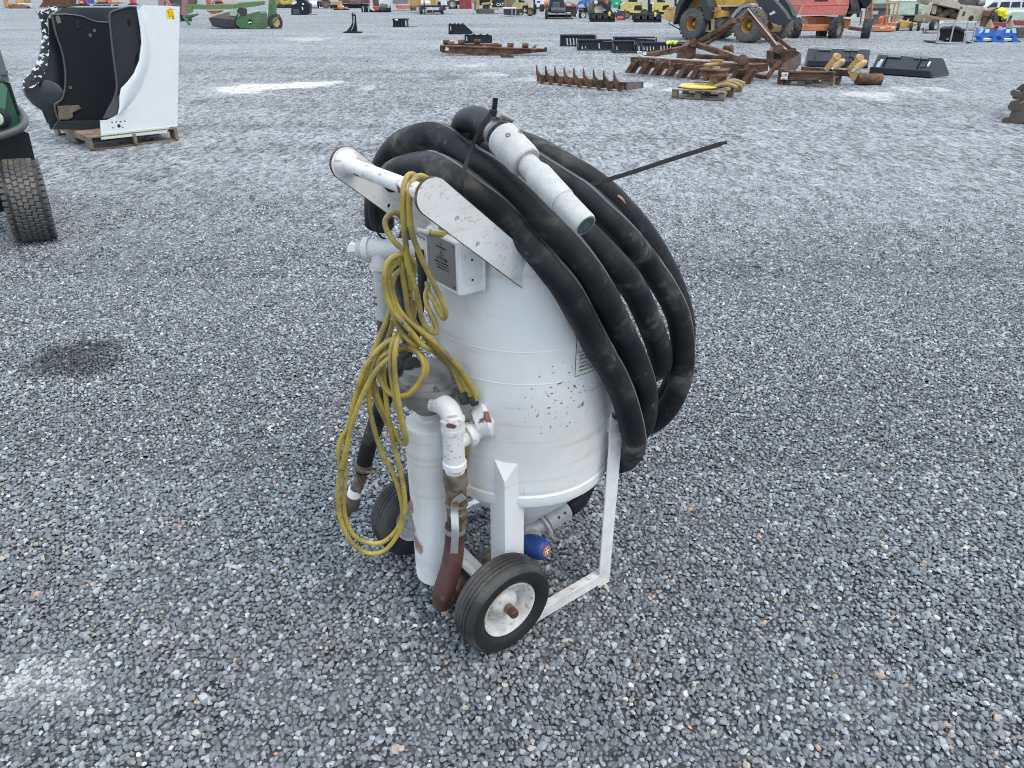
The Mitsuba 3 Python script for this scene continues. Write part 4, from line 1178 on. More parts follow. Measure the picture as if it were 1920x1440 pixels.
uv_.add('underbody', sil([(-160, 300), (12, 300), (16, 395), (-40, 405), (-160, 400)], Y1 + 0.45, 0.9), 'm_plain', (0.012, 0.013, 0.014))
TC = ground_at(66, 452)
TR, TWD = 0.315, 0.275
tax = np.array([0.85, 0.52, -0.045])
tc = np.array([TC[0], TC[1] + 0.06, TR - 0.012])
nmw = wheel(uv_, tc, tax, TR - 0.012, TWD, rim=0.52, rimcol=(0.3, 0.3, 0.3))
MT, _ = frame_to(tc, tc + tax)
blocks = {0: [], 1: []}
for row in range(7):
    for k in range(40):
        sh = row in (0, 6)
        b = cbox((0, 0, 0), (0.020 if not sh else 0.024, 0.040 if not sh else 0.034, 0.032 if not sh else 0.042), 0.003)
        b.apply_transform(trimesh.transformations.rotation_matrix((0.22 if row < 3 else -0.22) * (not sh), [1, 0, 0]))
        if sh:
            b.apply_transform(trimesh.transformations.rotation_matrix(0.55 * (-1 if row == 0 else 1), [0, 1, 0]))
        b.apply_translation((TR - (0.0165 if not sh else 0.030), 0, (row - 3) * 0.0365 + (0.012 if row == 6 else -0.012 if row == 0 else 0)))
        b.apply_transform(trimesh.transformations.rotation_matrix(2 * math.pi * (k + 0.5 * (row % 2)) / 40, [0, 0, 1]))
        blocks[int(sh)].append(moved(b, MT))
for grp in (blocks[0], blocks[1]):
    for b in grp:
        if (b.centroid - tc)[1] < 0.12 and b.centroid[2] > 0.0:
            uv_.add(nmw + '__tread_block', b, 'm_worn', (0.062, 0.064, 0.067))

face()
# --- black and white body shell on a pallet
def pallet(t, O, u, v, L, W, h, boards, n_str=3, part=''):
    """t: thing; O: near corner; u, v: horizontal unit vectors; boards: top boards run along v"""
    u, v = np.r_[u, 0.0], np.r_[v, 0.0]
    yaw = math.atan2(u[1], u[0])
    hb, ht, hs = 0.016, 0.018, h - 0.034
    for k in range(boards):
        c = O + u * (L * (k + .5) / boards) + v * (W / 2) + np.array([0, 0, h - ht / 2])
        t.add('top_board', cbox(c, (L / boards * 0.86, W, ht), 0.003, rz=yaw), 'm_wood')
    for k in range(n_str):
        c = O + v * (0.02 + (W - 0.04) * k / (n_str - 1)) + u * L / 2 + np.array([0, 0, hb + hs / 2])
        t.add('stringer', cat(*[cbox(c + u * (L * (q - .5)), (L * wq, 0.038, hs), 0.004, rz=yaw) for q, wq in ((0.06, 0.12), (0.5, 0.24), (0.94, 0.12))], cbox(c + np.array([0, 0, hs * 0.28]), (L, 0.036, hs * 0.44), 0.003, rz=yaw)), 'm_wood')
    for k in (0, 1, 2):
        c = O + u * (L * (0.06 + 0.44 * k)) + v * (W / 2) + np.array([0, 0, hb / 2])
        t.add('bottom_board', cbox(c, (0.10, W, hb), 0.003, rz=yaw), 'm_wood')


c0 = ground_at(172, 284)
cr, cl_ = ground_at(344, 267), ground_at(88, 262)
U_ = (cr - c0)[:2] / np.linalg.norm((cr - c0)[:2])
V_ = (cl_ - c0)[:2] / np.linalg.norm((cl_ - c0)[:2])
U_ = U_ + np.array([V_[1], -V_[0]])
U_ = U_ / np.linalg.norm(U_)
V_ = np.array([-U_[1], U_[0]])
LP, WP = float(np.linalg.norm((cr - c0)[:2])), float(np.linalg.norm((cl_ - c0)[:2]))
pa = Thing('pallet', 'worn wooden pallet under the black and white body shell', 'pallet', group=None)
pallet(pa, c0, V_, U_, WP * 1.3, LP, 0.165, 7)
sh_ = Thing('body_shell', 'vehicle body shell with white fender, black inside and yellow sticker, standing on a pallet', 'vehicle body part')
O1 = c0 + np.r_[V_ * 0.03, 0]
D1 = np.r_[U_, 0]
side_pts = [(188, 226), (201, 225), (221, 214), (241, 198), (262, 171), (278, 131), (283, 101), (280, 60), (274, 36), (268, 9), (337, 12), (335, 100), (333, 236), (190, 252)]
sh_.add('white_fender', vsil(side_pts, O1, D1, 0.02), 'm_gloss', (0.60, 0.635, 0.66), label='flat white side of the fender')
sh_.add('white_fender__sill', vsil([(190, 251), (333, 236), (318, 238), (312, 249), (190, 262)], O1 - np.r_[V_ * 0.012, 0], D1, 0.03), 'm_gloss', (0.50, 0.53, 0.49))
inner = [(255, 18), (261, 50), (263, 80), (259, 113), (249, 137), (237, 153), (225, 165), (222, 181), (222, 200), (219, 214)]
outer_ = [(268, 9), (274, 36), (280, 60), (283, 101), (278, 131), (270, 151), (262, 171), (250, 188), (241, 198), (221, 214)]
fl_v, fl_n = [], 9
n3 = np.r_[-V_, 0.0]
for a, b in zip(inner, outer_):
    sa, sb = vplane(*a, O1, D1), vplane(*b, O1, D1)
    for k in range(fl_n):
        w_ = k / (fl_n - 1)
        s_, z_ = sa[0] * (1 - w_) + sb[0] * w_, sa[1] * (1 - w_) + sb[1] * w_
        fl_v.append(np.array([O1[0], O1[1], 0]) + D1 * s_ + n3 * (0.055 * math.sin(math.pi * (0.30 + 0.70 * w_)) - 0.0) + np.array([0, 0, z_]))
fl_v = np.array(fl_v)
gi, gj = np.meshgrid(np.arange(len(inner) - 1), np.arange(fl_n - 1), indexing='ij')
qa = (gi * fl_n + gj).ravel()
fl_f = np.concatenate([np.stack([qa, qa + 1, qa + fl_n + 1], 1), np.stack([qa, qa + fl_n + 1, qa + fl_n], 1)])
front_ = trimesh.Trimesh(fl_v, fl_f, process=False)
back_ = trimesh.Trimesh(fl_v - n3 * 0.012, fl_f[:, ::-1], process=False)
sh_.add('white_fender__arch_flare', cat(front_, back_), 'm_gloss', (0.60, 0.635, 0.66), smooth=True)
for a, b in ((210, 229), (218, 228.5), (226, 228), (234, 227), (212, 239.5), (230, 238.5)):
    s_, z_ = vplane(a, b, O1, D1)
    q = np.array([O1[0], O1[1], 0]) + D1 * s_ + np.array([0, 0, z_])
    sh_.add('white_fender__hole', rod(q + n3 * 0.001, q + n3 * 0.0035, 0.009, 12), 'm_plain', (0.02, 0.02, 0.02))
s_, z_ = vplane(223, 236, O1, D1)
q = np.array([O1[0], O1[1], 0]) + D1 * s_ + np.array([0, 0, z_])
sh_.add('white_fender__hole', rod(q + n3 * 0.001, q + n3 * 0.0035, 0.020, 16), 'm_plain', (0.02, 0.02, 0.02))
O2 = O1 - np.r_[V_ * -0.0, 0]
stk = vsil([(310.5, 17.5), (325, 16.5), (328, 34), (314, 35.5)], O1 - np.r_[V_ * 0.003, 0], D1, 0.003)
sh_.add('sticker', stk, 'm_print', (0.74, 0.54, 0.03), label='small yellow stock sticker')
sc_, zc_ = vplane(319.5, 26, O1, D1)
MS = np.eye(4)
MS[:3, 0], MS[:3, 1], MS[:3, 2] = np.array([0, 0, -1.0]) * 0.99 + D1 * 0.13, D1, n3
MS[:3, 3] = np.array([O1[0], O1[1], 0]) + D1 * sc_ + np.array([0, 0, zc_]) + n3 * 0.0036
for txt, dy in (('STOCK#', 0.006), ('MP01', -0.028)):
    m = meshkit.text_mesh(txt, 0.021, 0.0006, bold=True)
    sh_.add('sticker__lettering', moved(moved(m, mat((-m.bounds[:, 0].mean(), dy, 0))), MS), 'm_print', (0.10, 0.07, 0.02))
# inner arch, back wall, far fender
O3 = c0 + np.r_[V_ * 0.16, 0]
sh_.add('inner_arch', vsil([(256, 14), (262, 50), (266, 80), (262, 113), (252, 137), (240, 153), (228, 165), (224, 190), (214, 216), (196, 224), (203, 207), (215, 183), (220, 160), (216, 130), (211, 90), (208, 55), (205, 34), (207, 24), (215, 20), (240, 13)], O1 + np.r_[V_ * 0.03, 0], D1, 0.06), 'm_plain', (0.020, 0.025, 0.031))
sh_.add('inner_arch__bead', tube([np.array([O3[0], O3[1], 0]) + D1 * a - np.r_[V_ * 0.12, 0] + np.array([0, 0, b]) for a, b in [vplane(x, y, O3 - np.r_[V_ * 0.12, 0], D1) for x, y in ((256, 13), (240, 13), (215, 20), (207, 25), (206, 40), (210, 80), (214, 115), (218, 145), (219, 170), (212, 192), (202, 208), (196, 223))]], 0.010, 8), 'm_plain', (0.055, 0.062, 0.068), smooth=True)
sh_.add('inner_arch__lower_lip', vsil([(225, 181), (226, 196), (222, 211), (205, 221), (194, 222), (203, 206), (214, 192), (220, 180)], O1 - np.r_[V_ * 0.01, 0], D1, 0.03), 'm_gloss', (0.05, 0.056, 0.062))
sh_.add('inner_arch__hole', vsil([(238, 36), (245, 36), (245, 48), (240, 49)], O1 + np.r_[V_ * 0.027, 0], D1, 0.003), 'm_plain', (0.004, 0.004, 0.005))
sh_.add('inner_arch__hole', vsil([(254, 104), (259, 97), (258, 116), (252, 122)], O1 + np.r_[V_ * 0.027, 0], D1, 0.003), 'm_plain', (0.004, 0.004, 0.005))
O4 = c0 + np.r_[V_ * 0.72, 0]
sh_.add('back_wall', vsil([(96, 30), (118, 14), (228, 14), (236, 60), (236, 226), (110, 228), (112, 190), (122, 160), (118, 100), (104, 60)], O4, D1, 0.05), 'm_plain', (0.008, 0.011, 0.015))
sh_.add('back_wall__upper', vsil([(98, 27), (118, 15), (226, 15), (228, 42), (212, 43), (185, 42), (170, 38), (155, 32), (130, 28)], O4 - np.r_[V_ * 0.01, 0], D1, 0.012), 'm_gloss', (0.020, 0.025, 0.031))  # lighter strip: sky sheen on the upper wall put into its colour
sh_.add('back_wall__crease', tube([np.array([O4[0], O4[1], 0]) + D1 * a + n3 * 0.004 + np.array([0, 0, b]) for a, b in [vplane(x, y, O4, D1) for x, y in ((98, 27), (130, 27), (155, 31), (170, 37), (185, 41), (212, 42))]], 0.009, 8), 'm_gloss', (0.09, 0.10, 0.11), smooth=True)
sh_.add('back_wall__recess', vsil([(140, 39), (152, 38), (155, 52), (143, 54)], O4 - np.r_[V_ * 0.012, 0], D1, 0.012), 'm_gloss', (0.006, 0.008, 0.010))
for a, b in ((177, 57), (169, 66), (132, 164)):
    s_, z_ = vplane(a, b, O4, D1)
    q = np.array([O4[0], O4[1], 0]) + D1 * s_ + np.array([0, 0, z_])
    sh_.add('back_wall__hole', lathe([(0.008, 0), (0.018, 0), (0.018, 0.003), (0.008, 0.003)], q, q + n3, 14), 'm_plain', (0.16, 0.14, 0.10))
sh_.add('far_fender', vsil([(70, 22), (76, 36), (80, 66), (78, 89), (70, 119), (58, 137), (44, 150), (43, 156), (45, 168), (62, 164), (78, 152), (88, 128), (92, 100), (92, 66), (88, 36), (94, 26), (118, 13), (112, 10)], c0 + np.r_[V_ * 0.86, 0], D1, 0.05), 'm_blackchip', label='black far fender with flaking white paint')
sh_.add('far_fender__inner_panel', vsil([(90, 32), (98, 36), (104, 64), (115, 97), (121, 131), (121, 161), (117, 185), (100, 193), (80, 208), (64, 197), (50, 181), (45, 168), (62, 164), (78, 152), (88, 128), (92, 100), (92, 66)], c0 + np.r_[V_ * 0.90, 0], D1, 0.10), 'm_gloss', (0.014, 0.018, 0.024))
sh_.add('far_fender__bead', tube([np.array([O4[0], O4[1], 0]) + D1 * a + n3 * 0.03 + np.array([0, 0, b]) for a, b in [vplane(x, y, O4, D1) for x, y in ((94, 26), (98, 36), (104, 64), (115, 97), (121, 131), (121, 161), (115, 185), (102, 196), (104, 212), (110, 228))]], 0.011, 8), 'm_gloss', (0.05, 0.056, 0.063), smooth=True)
sh_.add('far_fender__bulge', moved(trimesh.creation.icosphere(3, 1.0), mat(np.array([c0[0], c0[1], 0]) + np.r_[V_ * 0.88, 0] + D1 * vplane(88, 176, c0 + np.r_[V_ * 0.88, 0], D1)[0] + np.array([0, 0, vplane(88, 176, c0 + np.r_[V_ * 0.88, 0], D1)[1]])) @ np.diag([0.22, 0.03, 0.17, 1])), 'm_gloss', (0.022, 0.027, 0.033), smooth=True)
sh_.add('floor_sill', cat(vsil([(78, 204), (118, 184), (116, 230), (90, 232)], c0 + np.r_[V_ * 0.84, 0], D1, 0.04), vsil([(86, 209), (104, 206), (112, 228), (112, 240), (96, 243)], c0 + np.r_[V_ * 0.80, 0], D1, 0.06), vsil([(108, 228), (188, 226), (190, 243), (100, 243)], c0 + np.r_[V_ * 0.62, 0], D1, 0.05)), 'm_plain', (0.020, 0.025, 0.030))
sh_.add('rusty_bracket', vsil([(108, 199), (148, 197), (152, 203), (136, 211), (137, 219), (128, 224), (111, 224)], O4 - np.r_[V_ * 0.03, 0], D1, 0.012), 'm_worn', (0.10, 0.085, 0.072))
sh_.add('label_plate', vsil([(104, 30), (111, 29), (115, 43), (107, 44)], O4 - np.r_[V_ * 0.006, 0], D1, 0.005), 'm_plain', (0.16, 0.11, 0.10))

# --- green disc mower
gm_ = Thing('disc_mower', 'scuffed green and brown disc mower with tow arm resting on gravel', 'mower')
ym = gy(470, 54)
gm_.add('end_shield', sil([(441, 36), (450, 30), (486, 21), (489, 25), (492, 53), (470, 55), (452, 53), (443, 46)], ym, 1.1), 'm_worn', GREEN)
e = P(469, 41, ym - 0.02)
gm_.add('end_shield__emblem_plate', lathe([(0, 0), (0.115, 0), (0.115, 0.012), (0, 0.012)], e, e - [0, 1, 0], 20), 'm_print', (0.02, 0.02, 0.02))
gm_.add('end_shield__emblem', sil([(465.5, 43.5), (467, 39.5), (469, 41), (472.5, 41.2), (471.5, 43.6), (469.4, 42.4), (467.4, 44)], ym - 0.045, 0.01), 'm_print', (0.75, 0.74, 0.62))
gm_.add('cutter_skirt', sil([(391, 34), (402, 33), (440, 38), (446, 54), (398, 49)], ym + 0.15, 1.0), 'm_plain', CHAR)
gm_.add('cutter_top', sil([(392, 33), (410, 27), (428, 22), (452, 26), (442, 38), (402, 34)], ym + 0.5, 0.6), 'm_worn', (0.17, 0.13, 0.10), label='brown dusty cutter cover')
gm_.add('cutter_top__plate', sil([(432, 21), (447, 16), (452, 24), (448, 31), (430, 29)], ym + 0.42, 0.08), 'm_worn', (0.36, 0.50, 0.30))
gm_.add('skid', cat(sil([(394, 49), (400, 49), (480, 54), (446, 57)], ym - 0.02, 0.3)), 'm_plain', BLACK)
gm_.add('frame', cat(sil([(350, 9), (355, 8), (440, 9), (448, 5), (495, 2), (495, 9), (450, 16), (392, 18), (356, 17)], ym + 1.3, 0.25), sil([(350, 9), (358, 9), (360, 22), (352, 26)], ym + 1.2, 0.2)), 'm_worn', (0.09, 0.20, 0.06))
gm_.add('stand', cat(beam((344, 31), (356, 46), ym + 0.8, ym + 0.6, 4), beam((350, 36), (372, 26), ym + 0.8, ym + 1.2, 3), sil([(345, 29), (366, 26), (366, 30), (350, 32)], ym + 0.8, 0.15)), 'm_worn', GREEN)
gm_.add('upright', sil([(504, -12), (515, -12), (516, 20), (511, 50), (500, 50), (503, 20)], ym + 0.2, 0.3), 'm_worn', GREEN)
gm_.add('lamp', sil([(443, 20), (450, 13), (460, 16), (461, 25), (457, 29), (447, 26)], ym - 0.1, 0.25), 'm_plain', CHAR)
gm_.add('orange_guard', sil([(386, 20), (420, 19), (412, 24), (398, 27)], ym + 1.6, 0.1), 'm_plain', ORANGE)
gm_.add('drop_link', stick((446, 26), (434, 50), ym - 0.05, ym - 0.05, 2.4), 'm_plain', CHAR)
wheel(gm_, P(516, 41, ym + 0.35), (0.8, -0.6, 0), 0.44, 0.24, rimcol=OCHRE)
gm_.add('strut', beam((507, 50), (524, 27), ym + 0.1, ym + 0.1, 3), 'm_worn', GREEN)

# --- black ripper tooth, small bucket, plates
rp = Thing('ripper_tooth', 'tall black two bladed ripper shank standing on its base plate', 'ripper')
yr = gy(658, 62)
rp.add('base_plate', cat(sil([(641, 60), (652, 58), (676, 60), (675, 62.6), (648, 62)], yr - 0.15, 0.6)), 'm_plain', BLACK)
rp.add('blade', sil([(649, 59), (657, 50), (660.5, 42), (660, 30), (659, 28), (661, 22.5), (662.5, 30), (662.5, 45), (660, 53), (656, 60)], yr, 0.06), 'm_plain', BLACK)
rp.add('blade', sil([(657, 60), (662, 52), (665, 42), (665, 23), (667, 30), (668, 42), (670, 60)], yr + 0.12, 0.06), 'm_plain', BLACK)
rp.add('spacer', blk(661, 27, 666, 30, yr, 0.2), 'm_plain', BLACK)

sb = Thing('small_bucket', 'small black ribbed bucket with white tag and a fork lying beside', 'bucket')
ys = gy(750, 51)
sb.add('shell', cat(blk(736, 37, 763, 51.5, ys + 0.08, 0.8), blk(735, 50, 764, 52, ys, 0.9)), 'm_plain', BLACK)
for a in (741, 746.5, 752, 757.5):
    sb.add('rib', blk(a, 38, a + 1.6, 50, ys + 0.03, 0.06), 'm_plain', CHAR)
sb.add('rim', blk(735.5, 35, 763.5, 37.5, ys + 0.02, 0.9), 'm_plain', BLACK)
sb.add('fork', blk(764, 50, 781, 51.6, ys + 0.1, 0.15), 'm_plain', BLACK)
sb.add('white_tag', sil([(739, 36), (746, 35.2), (746, 39), (742, 38)], ys - 0.01, 0.012), 'm_print', WHITE)
sb.add('bright_edge', sil([(760, 38), (761.5, 38), (762, 49), (760.4, 49)], ys + 0.0, 0.02), 'm_print', WHITE)

for nm, lab, x0, x1, yt, yb, tail in (('attachment_plate', 'black attachment plate, the farther of two behind the rusty frame', 841, 871, 45, 64, 887), ('attachment_plate', 'black attachment plate, the nearer of two behind the rusty frame', 871, 922, 65, 81, 923)):
    t = Thing(nm, lab, 'attachment plate')
    y = gy(850, yb)
    t.add('plate', cat(sil([(x0, yt), (x1, yt + 1), (tail, yb - 3), (tail - 3, yb), (x0, yb - 1)], y, 0.10), blk(x0, yt, x0 + 6, yb - 1, y - 0.1, 0.3), blk(x0, yb - 3, x1, yb, y - 0.05, 0.5)), 'm_plain', BLACK)
    for k in range(4):
        a = x0 + (x1 - x0) * (k + 0.2) / 4
        t.add('top_hook', blk(a, yt - 1.5, a + 4, yt + 1.5, y - 0.05, 0.2, 0.02), 'm_plain', BLACK)
    t.add('sticker', blk(x0 + 3, yt + 4, x0 + 5, yt + 12, y - 0.11, 0.012), 'm_print', (0.45, 0.46, 0.46))

# --- rusty blade frame
rf = Thing('rusty_weldment', 'long low rusty steel weldment with upright lugs and white lot tag', 'steel frame')
yf = gy(900, 104)
rf.add('front_beam', sil([(825, 86), (1018, 93), (1026, 89), (1025, 98), (1010, 98), (975, 102), (900, 104), (830, 99), (825, 96)], yf, 0.18), 'm_rust')
rf.add('front_beam__flange', sil([(825, 85), (1019, 92), (1024, 88.5), (1024, 90), (1019, 94), (825, 87)], yf - 0.05, 0.30), 'm_rust')
rf.add('rear_beam', sil([(835, 82), (940, 83), (942, 90), (835, 90)], yf + 0.75, 0.12), 'm_rust')
for a, b in ((837, 84), (846, 87), (865, 84), (895, 83), (929, 90), (957, 90), (985, 90)):
    y = yf + (0.25 if b > 86 else 0.6)
    rf.add('lug', cat(rod(P(a, b - 5, y) - [0.10, 0, 0], P(a, b - 5, y) + [0.10, 0, 0], 0.07, 14), sil([(a - 4, b - 6), (a + 4, b - 6), (a + 5, b + 5), (a - 5, b + 5)], y - 0.03, 0.06)), 'm_rust', smooth=35)
for a in (905, 925, 1000):
    rf.add('cross_bar', beam((a - 4, 94), (a + 4, 86), yf + 0.1, yf + 0.8, 4), 'm_rust')
tag(rf, '6090', 838, 90, 6, 8, yf - 0.03, foot=False)
hm = Thing('steel_offcut', 'short rusty hammer shaped offcut lying in front of the rusty frame', 'steel offcut')
yh_ = gy(950, 108)
hm.add('head', sil([(938, 100), (948, 101), (949, 108), (939, 108)], yh_, 0.12), 'm_rust')
hm.add('shaft', sil([(947, 102), (963, 104), (963, 109), (947, 108)], yh_ + 0.02, 0.09), 'm_rust')

# --- toothed bar
tb = Thing('toothed_bar', 'long rusty bar with a row of curved pointed teeth', 'toothed bar')
yA, yB = gy(1010, 156), gy(1172, 172)
DT = np.array([P(1172, 172, yB)[0] - P(1010, 156, yA)[0], yB - yA, 0])
OT = P(1010, 156, yA); OT[2] = 0
LT = np.linalg.norm(DT[:2]); DT = DT / LT
NT = np.array([-DT[1], DT[0], 0])
MTb = np.eye(4); MTb[:3, 0], MTb[:3, 1], MTb[:3, 2], MTb[:3, 3] = DT, (0, 0, 1), -NT, OT
s_first, s_last = vplane(1006, 150, OT, DT)[0], vplane(1150, 165, OT, DT)[0]
tb.add('beam', moved(extrude(sbox(s_first - 0.02, 0.03, s_last + 0.28, 0.17), 0.03), MTb @ mat((0, 0, -0.06))), 'm_rust')
for k in range(9):
    s = s_first + (s_last - s_first) * k / 8
    pl = Polygon([(s - 0.02, 0.36), (s + 0.03, 0.24), (s + 0.12, 0.17), (s + 0.22, 0.165), (s + 0.24, 0.10), (s + 0.20, 0.02), (s + 0.13, 0.0), (s + 0.03, 0.08), (s - 0.01, 0.18)])
    tb.add('tooth', moved(extrude(pl, 0.035), MTb @ mat((0, 0, -0.028)) @ trimesh.transformations.rotation_matrix(0.0, [0, 1, 0])), 'm_rust')
    tb.add('gusset', moved(extrude(Polygon([(s + 0.16, 0.02), (s + 0.26, 0.10), (s + 0.26, 0.03)]), 0.10), MTb @ mat((0, 0, 0.0))), 'm_rust')
tb.add('end_plate', sil([(1172, 156), (1206, 153), (1206, 165), (1172, 170)], yB + 0.06, 0.03), 'm_worn', (0.13, 0.12, 0.12))
tb.add('end_plate__rim', cat(beam((1150, 157), (1206, 153.5), yB + 0.04, yB + 0.1, 2), beam((1205.5, 153), (1205.5, 165), yB + 0.04, yB + 0.04, 1.4)), 'm_rust')

# --- row of new black skeleton buckets and grapples
def skel(lab, x0, x1, yt, yb, skew, slots, y, depth, side=0):
    t = Thing('skeleton_bucket', lab, 'loader bucket')
    outline = Polygon([(P(a, b, y)[0], P(a, b, y)[2]) for a, b in ((x0, yt), (x1, yt + skew), (x1, yb + skew * 0.6), (x0, yb))])
    for a in slots:
        q = [P(u, w_, y) for u, w_ in ((a, yt + 6), (a + 2.4, yt + 6), (a + 3.6, yb - 6), (a + 1.2, yb - 6))]
        outline = outline.difference(Polygon([(p[0], p[2]) for p in q]))
    t.add('back_plate', plate_xz(outline, y + 0.03, 0.03), 'm_plain', (0.026, 0.031, 0.037))
    t.add('top_rail', cat(blk(x0, yt - 1.5, x1, yt + 2, y - 0.05, 0.12)), 'm_plain', (0.035, 0.04, 0.047))
    a, b = P(x0, yb, y), P(x1, yb, y)
    zt = P(x0, yt, y)[2]
    for s, xx in ((0, a[0]), (1, b[0])):
        pl = Polygon([(y, 0.0), (y, zt), (y - 0.12, zt), (y - depth, 0.10), (y - depth, 0.0)])
        t.add('side_plate', plate_yz(pl, xx - 0.015, 0.03), 'm_plain', (0.022, 0.026, 0.031))
    for k in range(6):
        xx = a[0] + (b[0] - a[0]) * (k + 0.5) / 6
        t.add('floor_tine', cbox((xx, y - depth / 2, 0.035), (0.05, depth, 0.05), 0.006), 'm_plain', (0.022, 0.026, 0.031))
    t.add('cutting_edge', cbox(((a[0] + b[0]) / 2, y - depth, 0.03), (b[0] - a[0], 0.14, 0.03), 0.005), 'm_plain', (0.022, 0.026, 0.031))
    return t


skel('black skeleton bucket with white slots, leftmost behind the toothed bar', 1050, 1116, 66, 91, 2, (1062, 1068, 1074, 1080), gy(1070, 86), 0.35)
skel('black grapple bucket beside the leftmost skeleton bucket, tilted slightly back', 1082, 1148, 75, 100, 3, (1090, 1096, 1122), gy(1100, 93), 0.5)
skel('black grapple bucket with triangular side plates, between two others', 1146, 1190, 77, 104, 2, (1150, 1155), gy(1160, 97), 0.62)
skel('black skeleton bucket standing behind the triangular grapple bucket', 1150, 1228, 70, 92, 4, (1178, 1183, 1188), gy(1180, 86), 0.30)
skel('long black skeleton bucket directly behind the big rusty rake', 1200, 1290, 80, 106, 3, (1206, 1212, 1218, 1224, 1238, 1244, 1250, 1256), gy(1240, 97), 0.4)
ys_ = Thing('yellow_strap', 'crumpled yellow strap lying on a black skeleton bucket', 'strap')
yy = gy(1240, 97) - 0.05
pts = [P(1250 + 2.2 * k, 80 + 2.2 * math.sin(2.1 * k), yy + 0.05 * math.cos(3 * k)) for k in range(10)]
ys_.add('', tube(pts, 0.045, 8), 'm_plain', (0.62, 0.62, 0.10), smooth=True)

# --- big rusty rake in front of the loader, and the second frame behind it
rk = Thing('rusty_rake', 'big rusty root rake with a row of double tines and hinged arms', 'rake')
yl, yrr = gy(1180, 138), gy(1390, 154)
O5 = P(1180, 138, yl); O5[2] = 0
D5 = P(1390, 154, yrr) - P(1180, 138, yl); D5[2] = 0; D5 /= np.linalg.norm(D5)
rk.add('beam', vsil([(1182, 107), (1396, 121), (1396, 140), (1182, 124)], O5, D5, 0.26), 'm_rust')
rk.add('beam__bare_edge', vsil([(1198, 105.5), (1385, 118.5), (1385, 121.5), (1198, 109)], O5 + np.array([0.05, 0.10, 0]), D5, 0.16), 'm_worn', (0.33, 0.31, 0.27))
N5 = np.array([-D5[1], D5[0], 0])
for k in range(10):
    f = k / 9
    bx_, by_ = 1172 + (1388 - 1172) * f, 137 + (157 - 137) * f
    for dx in (0, 8):
        pl_pts = [(bx_ + dx + 16, by_ - 25), (bx_ + dx + 24, by_ - 24), (bx_ + dx + 14, by_ - 9), (bx_ + dx + 8, by_ + 0.5), (bx_ + dx - 1, by_ - 1), (bx_ + dx + 4, by_ - 9)]
        rk.add('tine', vsil(pl_pts, O5 - N5 * (0.32 - 0.08 * (dx > 0)), D5, 0.06), 'm_rust')
rk.add('arm', beam((1208, 105), (1290, 89), yl + 0.25, yl + 0.6, 9), 'm_rust')
rk.add('arm', beam((1303, 83), (1395, 111), yl + 0.55, yrr + 0.25, 9), 'm_rust')
rk.add('arm__bare_top', beam((1310, 81.5), (1392, 106.5), yl + 0.50, yrr + 0.18, 2.2), 'm_worn', (0.42, 0.40, 0.36))
rk.add('pivot', cat(sil([(1278, 96), (1300, 76), (1306, 80), (1304, 105), (1298, 112), (1276, 114)], yl + 0.45, 0.5), rod(P(1300, 80, yl + 0.35), P(1300, 80, yl + 1.0), 0.10, 14)), 'm_rust')
rk.add('end_bracket', cat(sil([(1384, 112), (1402, 108), (1404, 122), (1440, 120), (1440, 133), (1400, 140), (1386, 126)], yrr + 0.15, 0.4), rod(P(1392, 112, yrr + 0.0), P(1392, 112, yrr + 0.7), 0.11, 14)), 'm_rust')
rk.add('foot', vsil([(1392, 132), (1408, 128), (1394, 156), (1376, 157), (1376, 151)], O5 - N5 * 0.2, D5, 0.3), 'm_rust')
tag(rk, '6091', 1199, 101, 10, 9, yl - 0.08)
tag(rk, '', 1209, 100, 6, 6, yl - 0.08, name='blank_tag', foot=False)
O5t = O5 - N5 * 0.006
MW = np.eye(4); MW[:3, 0], MW[:3, 1], MW[:3, 2], MW[:3, 3] = D5, (0, 0, 1), -N5, O5t
for txt, a, b in (('6', 1217, 118), ('TT', 1227, 119), ('24-S', 1237, 120)):
    s_, z_ = vplane(a, b, O5t, D5)
    rk.add('paint_marking', moved(moved(meshkit.text_mesh(txt, 0.085, 0.003), mat((s_, z_, 0))), MW), 'm_print', (0.45, 0.43, 0.40))
ra = Thing('rusty_a_frame', 'rusty raised A shaped arm frame between the rake and black bucket', 'arm frame')
yq = gy(1440, 148) + 0.3
yt_ = yq + 0.5
ra.add('long_arm', beam((1306, 83), (1378, 39), yl + 1.0, yt_, 9), 'm_rust')
ra.add('long_arm', beam((1322, 85), (1372, 50), yl + 1.3, yt_ + 0.3, 5), 'm_rust')
ra.add('cross_arm', beam((1384, 38), (1408, 18), yt_, yt_ + 0.1, 8), 'm_rust')
ra.add('down_arm', beam((1404, 17), (1458, 92), yt_ + 0.1, yq, 9), 'm_rust')
ra.add('down_arm', beam((1424, 45), (1490, 98), yt_ + 0.4, yq + 0.6, 6), 'm_rust')
ra.add('down_arm__bare_edge', beam((1402, 16), (1457, 84), yt_ + 0.03, yq - 0.08, 1.8), 'm_worn', (0.50, 0.48, 0.45))
ra.add('hinge_block', cat(sil([(1450, 98), (1470, 92), (1496, 96), (1502, 101), (1496, 128), (1456, 132), (1450, 118)], yq - 0.05, 0.5), rod(P(1461, 92, yq - 0.2), P(1461, 92, yq + 0.5), 0.10, 12), rod(P(1486, 97, yq + 0.2), P(1486, 97, yq + 0.9), 0.09, 12)), 'm_rust')
ra.add('hinge_block__slot', cat(blk(1452, 103, 1457, 110, yq - 0.07, 0.03), blk(1460, 103, 1465, 110, yq - 0.07, 0.03)), 'm_plain', (0.015, 0.012, 0.012))
ra.add('side_wing', sil([(1470, 118), (1484, 112), (1503, 100), (1501, 122), (1494, 126), (1492, 133), (1458, 132)], yq - 0.1, 0.06), 'm_worn', (0.12, 0.09, 0.075))
